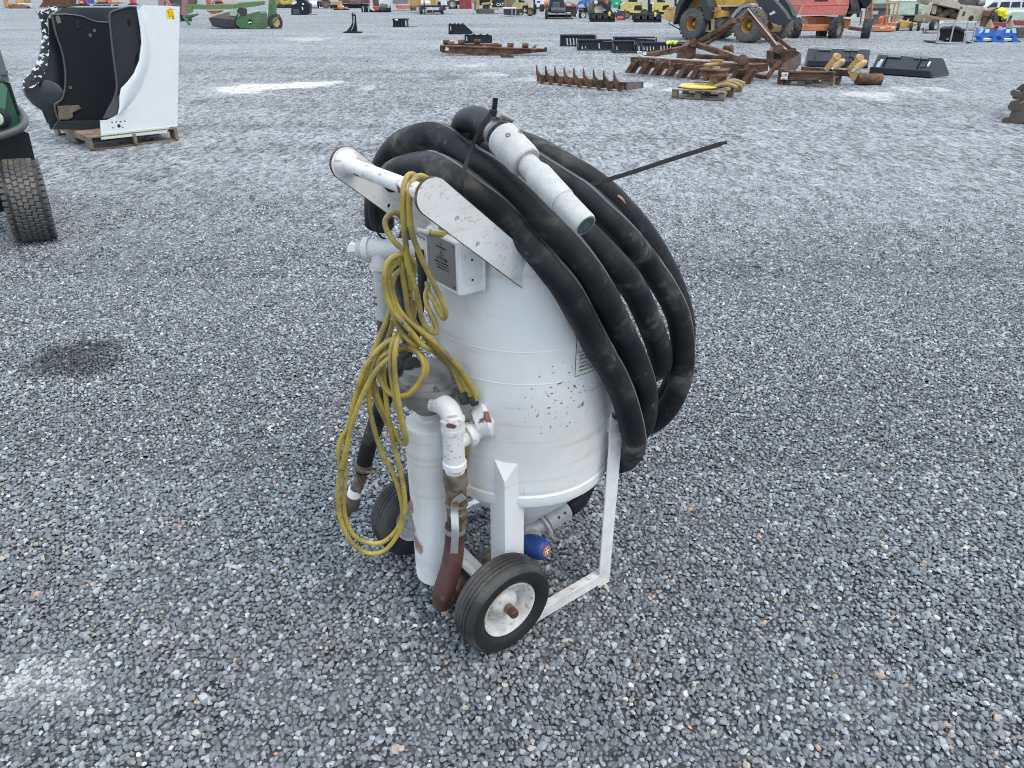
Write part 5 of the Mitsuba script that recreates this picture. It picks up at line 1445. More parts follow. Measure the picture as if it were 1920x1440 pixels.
ra.add('diagonal_brace', beam((1462, 115), (1437, 146), yq - 0.1, yq - 0.3, 7), 'm_rust')
ra.add('rear_beam', beam((1302, 105), (1450, 116), yl + 1.6, yq + 0.9, 8), 'm_rust')
ra.add('ground_bar', beam((1416, 141), (1440, 146), yq - 0.2, yq - 0.4, 7), 'm_rust')
tp_ = Thing('rusty_pins', 'pair of short rounded rusty posts standing behind the rake arm', 'steel posts')
yp_ = gy(1365, 100)
for a in (1361, 1370):
    tp_.add('post', cat(rod(P(a, 101, yp_) * [1, 1, 0], P(a, 90, yp_), 0.10, 14), moved(trimesh.creation.icosphere(2, 0.10), mat(P(a, 90, yp_)))), 'm_rust', smooth=35)
sc2 = Thing('steel_channel', 'dark steel channel leaning beside the rusty arm frame', 'steel channel')
yc = gy(1440, 108)
sc2.add('', sil([(1447, 84), (1450, 84), (1461, 92), (1440, 107), (1437, 107)], yc + 0.3, 0.05), 'm_worn', (0.20, 0.22, 0.24))

# --- two black loader buckets
for lab, (tl, tr_, br, bl), tags in (('wide black loader bucket behind the yellow hydraulic rams', ((1516, 91), (1615, 93), (1627, 128), (1510, 126)), ()),
                                  ('wide black loader bucket with white labels, rightmost of two', ((1636, 102), (1766, 106), (1747, 147), (1629, 139)), (1, 2, 3))):
    t = Thing('loader_bucket', lab, 'loader bucket')
    yb_ = gy((bl[0] + br[0]) / 2, (bl[1] + br[1]) / 2)
    Oq = ground_at(bl[0], bl[1] - 1)
    Dq = ground_at(br[0], br[1]) - Oq
    Dq[2] = 0; Dq /= np.linalg.norm(Dq)
    Nq = np.array([-Dq[1], Dq[0], 0])
    W = float((ground_at(br[0], br[1]) - Oq) @ Dq)
    Hq = vplane(tl[0], tl[1], Oq + Nq * 0.30, Dq)[1]
    Mq = np.eye(4); Mq[:3, 0], Mq[:3, 1], Mq[:3, 3] = Dq, Nq, np.array([Oq[0], Oq[1], 0])
    Wt = max(W * 1.0, 0.5)
    tilt = math.atan2(0.28, Hq)
    back = cbox((W / 2, 0.15, Hq / 2), (W, 0.02, math.hypot(Hq, 0.28)), 0.003, rx=-tilt)
    t.add('back_plate', moved(back, Mq), 'm_gloss', (0.014, 0.019, 0.027))
    for s in (0.02, W - 0.02):
        t.add('side_plate', moved(plate_yz(Polygon([(0.0, 0.0), (0.28, Hq), (0.36, Hq), (0.95, 0.05), (0.95, 0.0)]), s - 0.015, 0.03), Mq), 'm_gloss', (0.016, 0.021, 0.029))
        t.add('stiffener', moved(cbox((abs(s - 0.09 * (1 if s < 1 else -1) * -1) if False else (s + (0.22 if s < W / 2 else -0.42)), 0.10, Hq / 2), (0.03, 0.06, math.hypot(Hq, 0.28) * 0.96), 0.004, rx=-tilt), Mq), 'm_gloss', (0.014, 0.019, 0.027))
    t.add('floor_plate', moved(cbox((W / 2, 0.48, 0.02), (W, 0.96, 0.025), 0.004), Mq), 'm_gloss', (0.014, 0.019, 0.027))
    t.add('lower_angle', moved(cbox((W / 2, -0.03, 0.09), (W * 0.96, 0.08, 0.14), 0.01), Mq), 'm_gloss', (0.009, 0.012, 0.017))
    for a in (0.27, 0.70):
        t.add('quick_hitch_lip', moved(cbox((W * a, 0.28 * 0.97 - 0.03, Hq * 0.985), (W * 0.22, 0.035, 0.075), 0.006, rx=-tilt), Mq), 'm_plain', (0.17, 0.18, 0.19))
    if tags:
        for a, z_, w_, h_, col in ((0.10, 0.45, 0.10, 0.22, (0.45, 0.5, 0.5)), (0.11, 0.72, 0.07, 0.07, WHITE), (0.86, 0.70, 0.05, 0.12, WHITE), (0.885, 0.16, 0.07, 0.13, WHITE), (0.78, 0.62, 0.12, 0.08, (0.09, 0.10, 0.12))):
            t.add('label', moved(box((W * a, 0.28 * z_ - 0.028, Hq * z_), (w_, 0.003, h_), rx=-tilt), Mq), 'm_print', col)

# --- pallet with yellow discs
pb = Thing('pallet', 'weathered pallet with gaps carrying yellow parts and a rusty pulley', 'pallet')
cA, cB, cC = ground_at(1356, 190), ground_at(1420, 184), ground_at(1258, 184)
ub = (cA - cC)[:2]; LBp = float(np.linalg.norm(ub)); ub /= LBp
vb = np.array([-ub[1], ub[0]])
WB = 1.60
for k in range(5):
    c = cC + np.r_[vb * (0.06 + (WB - 0.12) * k / 4) + ub * LBp / 2, 0.15]
    pb.add('top_board', cbox(c, (LBp, 0.15, 0.02), 0.003, rz=math.atan2(ub[1], ub[0])), 'm_wood')
for i in (0.05, 0.5, 0.95):
    for j in (0.05, 0.5, 0.95):
        c = cC + np.r_[ub * LBp * i + vb * WB * j, 0.08]
        pb.add('block', cbox(c, (0.11, 0.10, 0.11), 0.006, rz=math.atan2(ub[1], ub[0])), 'm_wood')
for j in (0.05, 0.5, 0.95):
    pb.add('bottom_board', cbox(cC + np.r_[ub * LBp / 2 + vb * WB * j, 0.014], (LBp, 0.10, 0.018), 0.003, rz=math.atan2(ub[1], ub[0])), 'm_wood')
yd = Thing('yellow_disc', 'flat bright yellow disc lying on the weathered pallet', 'disc')
cD = cC + np.r_[ub * LBp * 0.40 + vb * 0.42, 0.165]
yd.add('plate', lathe([(0, 0), (0.34, 0), (0.36, 0.02), (0.34, 0.04), (0.10, 0.05), (0, 0.05)], cD, cD + [0, 0, 1], 36), 'm_worn', (0.62, 0.44, 0.05), smooth=30)
yd.add('fin', cbox(cD + [0.42, -0.10, 0.03], (0.30, 0.12, 0.02), 0.004, rz=-0.5, ry=0.2), 'm_worn', (0.62, 0.46, 0.08))
yd.add('slot', cbox(cD + [0.02, 0.06, 0.052], (0.16, 0.05, 0.006), 0.001, rz=0.2), 'm_plain', BLACK)
pu = Thing('pulley', 'rusty pulley on a yellow stem standing upright on the pallet', 'pulley')
cP = cC + np.r_[ub * LBp * 0.62 + vb * 0.60, 0.162]
pu.add('stem', lathe([(0, 0), (0.12, 0), (0.075, 0.05), (0.065, 0.20), (0, 0.20)], cP, cP + [0, 0, 1], 24), 'm_worn', OCHRE, smooth=30)
pu.add('wheel', lathe([(0, 0.20), (0.27, 0.20), (0.28, 0.22), (0.25, 0.25), (0.25, 0.27), (0.28, 0.30), (0.27, 0.32), (0, 0.32)], cP, cP + [0, 0, 1], 36), 'm_rust', smooth=30)
pu.add('top_flange', cat(lathe([(0, 0.32), (0.10, 0.32), (0.09, 0.36), (0, 0.36)], cP, cP + [0, 0, 1], 20), cbox(cP + [-0.02, 0, 0.40], (0.38, 0.12, 0.05), 0.012, rz=0.3, ry=-0.12), cbox(cP + [0.03, 0.03, 0.45], (0.22, 0.10, 0.04), 0.012, rz=-0.4)), 'm_worn', (0.30, 0.19, 0.07))
yt2 = Thing('yellow_tines', 'stack of dirty yellow curved tines on the pallet', 'tines')
for k in range(4):
    q0 = cC + np.r_[ub * LBp * (0.70 + 0.02 * k) + vb * (0.36 + 0.12 * k), 0.19 + 0.03 * (k % 2)]
    yt2.add('tine', tube([q0, q0 + [0.14, 0.03, 0.04], q0 + [0.28, 0.04, 0.04], q0 + [0.44, 0.02, -0.01]], 0.040, 8, step=0.05), 'm_worn', (0.28, 0.20, 0.06), smooth=True)

# --- pallet with a rusty beam and rams
pc = Thing('pallet', 'broken pallet under the rusty beam with yellow rams', 'pallet')
dA, dB = ground_at(1460, 158), ground_at(1545, 164)
uc = (dB - dA)[:2]; LC = float(np.linalg.norm(uc)); uc /= LC
vc = np.array([-uc[1], uc[0]])
for k in range(5):
    pc.add('top_board', cbox(dA + np.r_[uc * LC * 0.55 + vc * (0.05 + 0.21 * k), 0.15], (LC * 1.0, 0.13, 0.02), 0.003, rz=math.atan2(uc[1], uc[0])), 'm_wood')
for i in (0.02, 0.5, 0.98):
    for j in (0.05, 0.48, 0.9):
        pc.add('block', cbox(dA + np.r_[uc * LC * i + vc * j, 0.075], (0.14, 0.10, 0.13), 0.006, rz=math.atan2(uc[1], uc[0])), 'm_wood')
for j in (0.05, 0.9):
    pc.add('bottom_board', cbox(dA + np.r_[uc * LC / 2 + vc * j, 0.012], (LC, 0.10, 0.016), 0.003, rz=math.atan2(uc[1], uc[0])), 'm_wood')
br_ = Thing('rusty_beam_assembly', 'rusty channel beam with yellow hydraulic rams resting on a broken pallet', 'steel beam')
yk = gy(1500, 160)
D6 = np.r_[uc, 0.0]
O6 = dA + np.r_[vc * 0.02, 0.0]
br_.add('channel', vsil([(1459, 134), (1562, 135), (1562, 149), (1459, 149)], O6, D6, 0.05), 'm_rust')
br_.add('channel__flange', cat(vsil([(1459, 133), (1563, 134.5), (1563, 137), (1459, 136)], O6 - np.r_[vc * 0.06, 0], D6, 0.16), vsil([(1459, 147), (1562, 148), (1562, 150), (1459, 149.5)], O6 - np.r_[vc * 0.06, 0], D6, 0.16)), 'm_rust')
br_.add('end_block', vsil([(1460, 129), (1471, 129), (1471, 158), (1458, 158)], O6 - np.r_[vc * 0.03, 0], D6, 0.3), 'm_rust')
br_.add('rear_channel', vsil([(1502, 125), (1590, 132), (1590, 144), (1502, 134)], O6 + np.r_[vc * 0.75, 0], D6, 0.12), 'm_rust')
br_.add('mount_plate', sil([(1590, 134), (1612, 136), (1606, 147), (1600, 153), (1594, 145)], yk + 0.05, 0.06), 'm_worn', OCHRE)
br_.add('axle_tube', cat(rod(P(1606, 147, yk + 0.1), P(1650, 150, yk + 0.1), 0.115, 20), rod(P(1636, 149, yk + 0.1), P(1651, 150, yk + 0.1), 0.125, 20)), 'm_rust', smooth=35)
for a0_, a1_, b0_, b1_ in (((1548, 132), (1569, 106), (1560, 130), (1578, 116)), ((1588, 135), (1612, 108), (1600, 133), (1619, 118))):
    p0_, p1_ = P(*a0_, yk + 0.25), P(*a1_, yk + 0.15)
    br_.add('link_arm', cat(bar(p0_, p1_, 0.07, 0.11), rod(p1_ - [0, 0.06, 0], p1_ + [0, 0.06, 0], 0.065, 16)), 'm_worn', (0.52, 0.33, 0.13))
    q0_, q1_ = P(*b0_, yk + 0.0), P(*b1_, yk - 0.05)
    nm = br_.add('ram', cat(rod(q0_ + (q1_ - q0_) * 0.25, q1_, 0.068, 18), rod(q1_ - [0.05, 0, 0], q1_ + [0.05, 0, 0], 0.06, 12)), 'm_worn', (0.52, 0.34, 0.14), smooth=35)
    br_.add(nm + '__rod', rod(q0_, q0_ + (q1_ - q0_) * 0.3, 0.035, 12), 'm_metal', (0.55, 0.54, 0.52), smooth=35)
br_.add('hydraulic_hose', tube([P(1580, 115, yk), P(1588, 107, yk + 0.1), P(1598, 108, yk + 0.2), P(1602, 118, yk + 0.25)], 0.018, 8), 'm_plain', BLACK, smooth=True)
tag(br_, '6092', 1471, 142.5, 13, 12, float(O6[1]) - 0.16)

# --- rusty bucket corner at the right edge
rb = Thing('rusty_bucket', 'rusty toothed excavator bucket cut off by the right edge', 'bucket')
face(1900, 232, 1.0)
yb2 = gy(1900, 232)
rb.add('shell', sil([(1888, 231), (1899, 200), (1912, 180), (1925, 160), (2060, 130), (2060, 250), (1940, 246)], yb2 + 0.35, 0.8), 'm_worn', (0.075, 0.062, 0.055))
rb.add('cutting_edge', cat(sil([(1890, 230), (1897, 204), (1930, 185), (1990, 175), (1990, 232)], yb2 + 0.05, 0.3)), 'm_worn', (0.085, 0.07, 0.06))
for pts in ([(1894, 172), (1900, 168), (1912, 172), (1916, 182), (1906, 181), (1895, 179)], [(1889, 200), (1896, 190), (1910, 188), (1914, 206), (1892, 207)], [(1878, 225), (1884, 220), (1892, 220), (1902, 228), (1898, 235), (1880, 231)]):
    rb.add('tooth', sil(pts, yb2 + 0.0, 0.14), 'm_worn', (0.065, 0.048, 0.04))
rb.add('side_lug', sil([(1897, 183), (1904, 168), (1916, 158), (1930, 155), (1930, 185), (1902, 186)], yb2 + 0.6, 0.1), 'm_worn', (0.07, 0.058, 0.05))

face()
# --- yellow wheel loader
ld_ = Thing('wheel_loader', 'yellow wheel loader with big tyres and black lift arms', 'wheel loader')
ly = gy(1400, 80)
w1, w2 = ground_at(1300, 75), ground_at(1402, 80)
LD = w2 - w1; LD[2] = 0; LBASE = float(np.linalg.norm(LD)); LD /= LBASE
LN = np.array([-LD[1], LD[0], 0])
RL = P(1296, 13, w1[1])[2] / 2 * 1.0
for base in (w1, w2):
    for k, off in enumerate((0.0, 2.0)):
        c = base + LN * off
        c = np.array([c[0], c[1], RL])
        wheel(ld_, c, LN if False else -LN * -1.0, RL, 0.62, rim=0.42, rimcol=(0.45, 0.27, 0.06), lugs=22)
def lsil(pts, off, th):
    return vsil(pts, np.array([w1[0], w1[1], 0]) + LN * off, LD, th)
ld_.add('body', lsil([(1275, -30), (1390, -30), (1398, 0), (1395, 6), (1385, 11), (1330, 9), (1320, 2), (1285, 6), (1275, 20)], 0.35, 1.5), 'm_worn', YEL)
ld_.add('body__panel_gap', lsil([(1356.6, -10), (1357.4, -10), (1358, 9), (1357.2, 9)], 0.345, 0.02), 'm_plain', (0.12, 0.08, 0.02))
ld_.add('counterweight', lsil([(1245, 22), (1252, 13), (1266, 13), (1270, 20), (1268, 36), (1262, 42), (1250, 38), (1243, 33)], 0.1, 1.9), 'm_worn', (0.60, 0.36, 0.08))
ld_.add('rear_fender', lsil([(1262, 46), (1270, 30), (1276, 12), (1284, 0), (1296, -4), (1312, 0), (1318, 20), (1320, 36), (1328, 38), (1330, 12), (1318, -14), (1280, -14), (1268, 10)], -0.25, 0.6), 'm_plain', CHAR)
ld_.add('front_fender', lsil([(1370, 31), (1380, 18), (1390, 9), (1404, 6), (1412, 9), (1412, 13), (1404, 12), (1392, 15), (1382, 25), (1374, 35)], -0.1, 0.6), 'm_plain', GREY)
ld_.add('chassis', lsil([(1318, 14), (1340, 16), (1365, 12), (1366, 32), (1372, 34), (1372, 58), (1335, 58), (1318, 40)], 0.55, 0.9), 'm_worn', (0.17, 0.12, 0.06))
ld_.add('tool_box', lsil([(1329, 21), (1345, 19), (1357, 22), (1356, 31), (1343, 34), (1329, 32)], 0.1, 0.4), 'm_worn', YEL)
ld_.add('ladder', cat(lsil([(1322, 40), (1326, 40), (1326, 57), (1333, 57), (1333, 36), (1337, 35), (1337, 60), (1321, 60)], -0.05, 0.12), lsil([(1326, 20), (1340, 20), (1340, 22), (1326, 22)], -0.05, 0.3), lsil([(1324, 34), (1336, 37), (1336, 40), (1324, 38)], -0.05, 0.3)), 'm_worn', (0.33, 0.26, 0.15))
ld_.add('fuel_tank', lsil([(1336, 28), (1350, 26), (1356, 40), (1348, 50), (1338, 50)], 0.25, 0.4), 'm_plain', (0.16, 0.165, 0.17))
ld_.add('orange_valve', lsil([(1339, 14), (1348, 13), (1349, 20), (1340, 21)], 0.05, 0.15), 'm_plain', (0.58, 0.20, 0.06))
ld_.add('tow_hook', cat(lsil([(1317, -2), (1322, -2), (1320, 9), (1318, 9)], -0.1, 0.05)), 'm_plain', (0.45, 0.06, 0.10))
ld_.add('rear_step', cat(stick((1254, 44), (1272, 54), w1[1] - 0.4, w1[1], 2), stick((1256, 38), (1254, 44), w1[1] - 0.4, w1[1] - 0.4, 1.5)), 'm_plain', CHAR)
ld_.add('lift_arm', lsil([(1412, -6), (1436, -10), (1452, 2), (1470, 22), (1478, 36), (1474, 44), (1462, 48), (1440, 40), (1440, 30), (1426, 12)], 0.3, 0.30), 'm_plain', (0.042, 0.047, 0.053))
ld_.add('lift_arm', lsil([(1440, -14), (1462, -12), (1478, 8), (1487, 30), (1484, 38), (1474, 30), (1462, 8)], 1.5, 0.30), 'm_plain', (0.042, 0.047, 0.053))
ld_.add('lift_arm__notice', lsil([(1442, 26), (1451, 20), (1454, 24), (1444, 29)], 0.285, 0.02), 'm_print', WHITE)
ld_.add('lift_arm__edge', cat(*[stick(a, b, w2[1] + 0.1, w2[1] + 0.1, 1.3) for a, b in (((1446, 0), (1458, 17)), ((1458, 17), (1470, 40)))]), 'm_metal', (0.5, 0.5, 0.5))
ld_.add('front_frame', lsil([(1412, 10), (1424, 16), (1440, 30), (1450, 50), (1446, 60), (1436, 58), (1420, 40)], 0.7, 0.7), 'm_worn', (0.20, 0.12, 0.05))
for k in range(4):
    ld_.add('hydraulic_hose', tube([P(1446 + 3 * k, 15, w2[1] - 0.1), P(1455 + 3 * k, 22 + k, w2[1] - 0.2), P(1461 + 2 * k, 31, w2[1] - 0.1)], 0.035, 8, step=0.08), 'm_plain', (0.14, 0.035, 0.05) if k % 2 else BLACK, smooth=True)
ld_.add('ram', cat(stick((1452, -6), (1462, 10), w2[1], w2[1], 4)), 'm_metal', (0.6, 0.6, 0.6))

# --- red boom lift
bl_ = Thing('boom_lift', 'faded red boom lift chassis on chunky tyres, orange axle in front', 'boom lift')
by0 = gy(1570, 72)
bl_.add('turntable_cover', cat(sil([(1508, 11), (1516, -40), (1592, -40), (1592, 10)], by0 + 0.3, 2.0), sil([(1505, 12), (1592, 11), (1586, 29), (1505, 28)], by0 + 0.2, 2.1)), 'm_worn', FADED)
bl_.add('turntable_cover__stripe', sil([(1526, 3), (1530, -1), (1553, -1), (1552, 3)], by0 + 0.29, 0.02), 'm_print', (0.10, 0.03, 0.05))
bl_.add('turntable_cover__decal', cat(blk(1569, 1, 1577, 3, by0 + 0.285, 0.02, 0.001), blk(1569, 5, 1577, 7, by0 + 0.285, 0.02, 0.001)), 'm_print', (0.55, 0.42, 0.25))
bl_.add('side_fin', sil([(1499, 28), (1506, 10), (1508, 12), (1504, 28)], by0 + 0.1, 0.2), 'm_worn', FADED)
bl_.add('chassis', cat(sil([(1514, 46), (1521, 32), (1560, 31), (1596, 34), (1592, 54), (1572, 52), (1540, 46)], by0 + 0.8, 1.2)), 'm_worn', ORANGE)
bl_.add('axle', cat(blk(1488, 46, 1554, 58.5, by0 + 0.25, 0.3, 0.03)), 'm_worn', ORANGE)
for a in (1503, 1543):
    bl_.add('axle__lug', cat(sil([(a - 3, 57), (a - 2, 52.5), (a, 51.5), (a + 2, 52.5), (a + 3, 57)], by0 + 0.21, 0.06)), 'm_worn', (0.62, 0.26, 0.12))
bl_.add('rear_axle', cat(beam((1590, 52), (1618, 56), by0 + 1.6, by0 + 1.4, 6)), 'm_worn', (0.18, 0.07, 0.05))
def lw(px, pyc, pyb, yaw, y, w=0.36, rc=(0.18, 0.16, 0.12)):
    c = P(px, pyc, y)
    R = (c[2] - P(px, pyb, y)[2])
    wheel(bl_, c, (math.cos(yaw), math.sin(yaw), 0), R, w, rim=0.56, rimcol=rc, lugs=16, dish=0.1)
lw(1489, 53, 73, 0.1, by0 + 0.35)
lw(1568, 53.5, 75, -0.75, by0 + 0.1)
lw(1625, 55, 75, -0.45, by0 + 0.15)
lw(1540, 62, 73, 0.0, by0 + 1.9)
bl_.add('hose_bundle', cat(*[tube([P(1592 + 4 * k, -4, by0 + 0.8), P(1597 + 3 * k, 12, by0 + 0.7), P(1594 + 4 * k, 28, by0 + 0.8)], 0.05, 8, step=0.1) for k in range(5)]), 'm_plain', (0.06, 0.06, 0.065), smooth=True)
bl_.add('machine_block', cat(blk(1594, -20, 1612, 32, by0 + 1.1, 0.7), blk(1590, 22, 1610, 26, by0 + 0.6, 0.5)), 'm_plain', CHAR)
bl_.add('white_bracket', cat(sil([(1571, 31), (1596, 32), (1602, 26), (1606, 26), (1606, 37), (1594, 36), (1572, 34)], by0 + 0.5, 0.1)), 'm_plain', (0.55, 0.60, 0.52))
bl_.add('tarp', sil([(1610, -20), (1638, -20), (1634, 4), (1624, 16), (1618, 10), (1610, -2)], by0 + 0.6, 0.5), 'm_plain', (0.012, 0.013, 0.018))
bl_.add('mast_post', cat(beam((1636, -30), (1634, 42), by0 + 0.9, by0 + 0.9, 3.4), beam((1616, 20), (1613, 46), by0 + 1.2, by0 + 1.2, 2.4), beam((1626, 10), (1622, 40), by0 + 1.0, by0 + 1.0, 3)), 'm_worn', ORANGE)
sk_ = Thing('white_box_panel', 'pale speckled white panel behind the loader arm and boom lift', 'panel')
sk_.add('', sil([(1476, -20), (1510, -20), (1504, 12), (1489, 13), (1484, 8)], by0 + 2.6, 0.2), 'm_worn', (0.66, 0.72, 0.74))

# --- orange lift platform
lp_ = Thing('lift_platform', 'open orange work platform cage with guard rails', 'lift platform')
yo_ = gy(1665, 60)
lp_.add('base', cat(blk(1643, 49, 1679, 59, yo_, 0.8, 0.03)), 'm_worn', ORANGE)
for a, b in (((1665, -10), (1661, 50)), ((1686, 5), (1676, 52)), ((1656, 30), (1653, 50)), ((1678, 6), (1671, 50))):
    lp_.add('post', beam(a, b, yo_ + 0.1, yo_ + 0.1, 2.2), 'm_worn', ORANGE)
for a, b in (((1662, 6), (1687, 6)), ((1658, 30), (1682, 31)), ((1640, 47), (1676, 49))):
    lp_.add('rail', beam(a, b, yo_ + 0.08, yo_ + 0.08, 2.0), 'm_worn', ORANGE)
lp_.add('control_box', cat(sil([(1652, 34), (1658, 30), (1661, 38), (1659, 47), (1653, 47)], yo_ + 0.2, 0.3)), 'm_plain', (0.55, 0.12, 0.06))
lp_.add('label', cat(blk(1651, 51, 1659, 53.5, yo_ - 0.01, 0.012, 0.001), blk(1672, 50.5, 1678, 53.5, yo_ - 0.01, 0.012, 0.001)), 'm_print', WHITE)
gw = Thing('dark_trailer', 'dark grey flat trailer behind the orange work platform', 'trailer')
yg_ = gy(1650, 56)
gw.add('bed', cat(blk(1637, 6, 1668, 16, yg_ + 1.5, 1.5), blk(1637, 16, 1662, 54, yg_ + 1.8, 0.8)), 'm_worn', (0.12, 0.125, 0.13))
gw.add('sheet', blk(1638, 20, 1646, 27, yg_ + 1.6, 0.05, 0.005), 'm_print', (0.5, 0.5, 0.48))

# --- yellow mower frame with small wheels
ymw = Thing('yellow_mower', 'low yellow mower deck with small black wheels, right of the orange cage', 'mower')
yy_ = gy(1705, 58)
ymw.add('deck', cat(sil([(1680, 44), (1690, 40), (1712, 45), (1722, 43), (1722, 46), (1706, 52), (1684, 54)], yy_ + 0.2, 1.0)), 'm_worn', (0.50, 0.31, 0.09))
ymw.add('arm', cat(stick((1684, 38), (1722, 45), yy_ + 0.3, yy_ + 0.5, 3), stick((1690, 50), (1704, 36), yy_ + 0.2, yy_ + 0.5, 2.4)), 'm_worn', (0.50, 0.31, 0.09))
ymw.add('engine', blk(1684, 30, 1692, 40, yy_ + 0.6, 0.5), 'm_plain', (0.22, 0.22, 0.2))
for a, b in ((1708, 53), (1722, 53), (1683, 54)):
    c = P(a, b, yy_ + 0.1)
    wheel(ymw, [c[0], c[1], 0.2], (0.9, -0.4, 0), 0.2, 0.14, rimcol=(0.1, 0.1, 0.1))

# --- pale green trucks, tan wreck, crate, blue tools, van
pg = Thing('pale_green_truck', 'pale green truck cab on a black chassis behind the tan wreck', 'truck')
yg2 = gy(1715, 45) + 2
pg.add('cab', cat(blk(1668, -20, 1744, 29, yg2, 2.2, 0.06)), 'm_worn', PALEGREEN)
pg.add('cab__window', sil([(1717, 8), (1723, 7), (1721, 28), (1715, 28)], yg2 - 0.02, 0.05), 'm_glass')
pg.add('cab__roof_gutter', blk(1668, 0, 1744, 3, yg2 - 0.05, 0.15, 0.02), 'm_worn', (0.60, 0.68, 0.60))
pg.add('cab__hinge', cat(blk(1724, 16, 1729, 18, yg2 - 0.06, 0.08, 0.01), blk(1724, 22, 1729, 24, yg2 - 0.06, 0.08, 0.01)), 'm_worn', (0.3, 0.4, 0.3))
pg.add('chassis', cat(blk(1692, 30, 1738, 55, yg2 + 0.1, 1.6, 0.05)), 'm_plain', BLACK)
pg.add('coupling', cat(stick((1718, 39), (1726, 38), yg2 - 0.1, yg2 - 0.1, 2.5), stick((1730, 42), (1736, 41), yg2 - 0.1, yg2 - 0.1, 2.5)), 'm_metal', (0.6, 0.6, 0.6))
pg2 = Thing('pale_green_truck', 'pale green truck cab at the far right behind the blue tools', 'truck')
yg3 = gy(1900, 58) + 1
pg2.add('cab', cat(sil([(1883, 48), (1892, 26), (1898, 22), (1960, 20), (1960, 60), (1884, 60)], yg3, 2.0)), 'm_worn', PALEGREEN)
pg2.add('cab__window', sil([(1888, 44), (1894, 29), (1899, 29), (1893, 44)], yg3 - 0.02, 0.05), 'm_glass')
tw_ = Thing('tan_wreck', 'tan stripped truck body tilted on one wheel, its door hanging open', 'truck wreck')
ytw = gy(1760, 57)
tw_.add('roof', cat(sil([(1747, 0), (1754, -12), (1800, 6), (1802, 12), (1798, 17), (1748, 6)], ytw + 0.3, 1.6)), 'm_worn', TAN)
tw_.add('front_pillar', cat(sil([(1744, 8), (1750, 2), (1746, 20), (1738, 38), (1733, 40)], ytw + 0.25, 0.2), sil([(1753, 10), (1757, 12), (1754, 27), (1750, 26)], ytw + 0.5, 0.2)), 'm_worn', TAN)
tw_.add('lower_body', cat(sil([(1734, 40), (1738, 28), (1770, 33), (1796, 37), (1796, 42), (1762, 40), (1752, 36), (1740, 42)], ytw + 0.2, 1.2)), 'm_worn', (0.30, 0.21, 0.13))
tw_.add('interior', sil([(1750, 10), (1800, 18), (1794, 38), (1756, 30), (1742, 26)], ytw + 1.1, 0.5), 'm_plain', (0.03, 0.03, 0.032))
tw_.add('engine_clutter', cat(*[moved(trimesh.creation.icosphere(1, 0.24), mat(P(1758 + 6 * k, 20 + 3 * ((k * 7) % 4), ytw + 0.85)) @ np.diag([1, .8, .8, 1])) for k in range(6)]), 'm_worn', (0.13, 0.10, 0.08), smooth=30)
tw_.add('door', cat(sil([(1806, 16), (1840, 19), (1850, 20), (1834, 44), (1794, 38), (1800, 22)], ytw + 0.1, 0.12)), 'm_worn', (0.46, 0.42, 0.33))
tw_.add('door__window', sil([(1807, 22), (1811, 22), (1808, 30), (1804, 30)], ytw + 0.08, 0.03), 'm_glass')
c = P(1821, 34, ytw + 0.08)
tw_.add('door__speaker', lathe([(0, 0), (0.13, 0), (0.12, 0.03), (0, 0.02)], c, c - [0, 1, 0], 20), 'm_plain', (0.05, 0.035, 0.03))
tw_.add('hood', cat(sil([(1800, 8), (1840, 12), (1856, 20), (1852, 34), (1846, 40), (1840, 19), (1806, 16)], ytw + 0.4, 1.2)), 'm_worn', (0.52, 0.48, 0.40))
tw_.add('hood__slot', sil([(1850, 24), (1854, 22), (1850, 31), (1846, 32)], ytw + 0.38, 0.03), 'm_plain', BLACK)
c = P(1752, 47, ytw)
wheel(tw_, [c[0], c[1], P(1752, 47, ytw)[2]], (0.5, -0.86, 0), (c[2] - P(1752, 58, ytw)[2]), 0.3, rim=0.68, rimcol=(0.36, 0.34, 0.28))
ax_ = Thing('axle_stand', 'low rusty steel stand in front of the tan wreck', 'steel stand')
ya_ = gy(1745, 63)
ax_.add('bar', cat(beam((1730, 62), (1760, 62.5), ya_, ya_, 3), beam((1731, 52), (1731, 62), ya_, ya_, 2), beam((1736, 56), (1736, 62), ya_, ya_, 2)), 'm_rust')
cg = Thing('crate_frame', 'galvanised steel crate frame holding a black engine', 'crate')
yc1 = gy(1790, 82)
for a, b in (((1763, 40), (1756, 80)), ((1790, 41), (1781, 80)), ((1816, 41), (1808, 81)), ((1831, 41), (1823, 79))):
    cg.add('post', beam(a, b, yc1, yc1, 2.4), 'm_metal', (0.42, 0.44, 0.45))
for a, b, d in (((1762, 40), (1832, 41), 0), ((1755, 79.5), (1810, 81.5), 0), ((1808, 61), (1826, 60), 0), ((1764, 44), (1830, 44), 1.0), ((1808, 80), (1824, 78), 0.2)):
    cg.add('rail', beam(a, b, yc1 + d, yc1 + d, 2.4), 'm_metal', (0.42, 0.44, 0.45))
cg.add('floor', blk(1756, 78, 1822, 81, yc1 + 0.1, 1.0, 0.01), 'm_plain', CHAR)
cg.add('lot_tag', blk(1762, 39, 1769, 44, yc1 - 0.06, 0.01, 0.001), 'm_print', WHITE)
en = Thing('engine', 'greasy black engine inside the galvanised crate frame', 'engine')
en.add('block', cat(sil([(1786, 56), (1800, 52), (1810, 55), (1806, 77), (1784, 77)], yc1 + 0.25, 0.6), sil([(1771, 54), (1780, 50), (1782, 76), (1770, 76), (1773, 64)], yc1 + 0.2, 0.4)), 'm_plain', (0.012, 0.013, 0.015))
en.add('manifold', tube([P(1774, 56, yc1 + 0.2), P(1784, 52, yc1 + 0.3), P(1796, 54, yc1 + 0.2), P(1806, 60, yc1 + 0.3)], 0.08, 8, step=0.1), 'm_plain', (0.03, 0.03, 0.034), smooth=True)
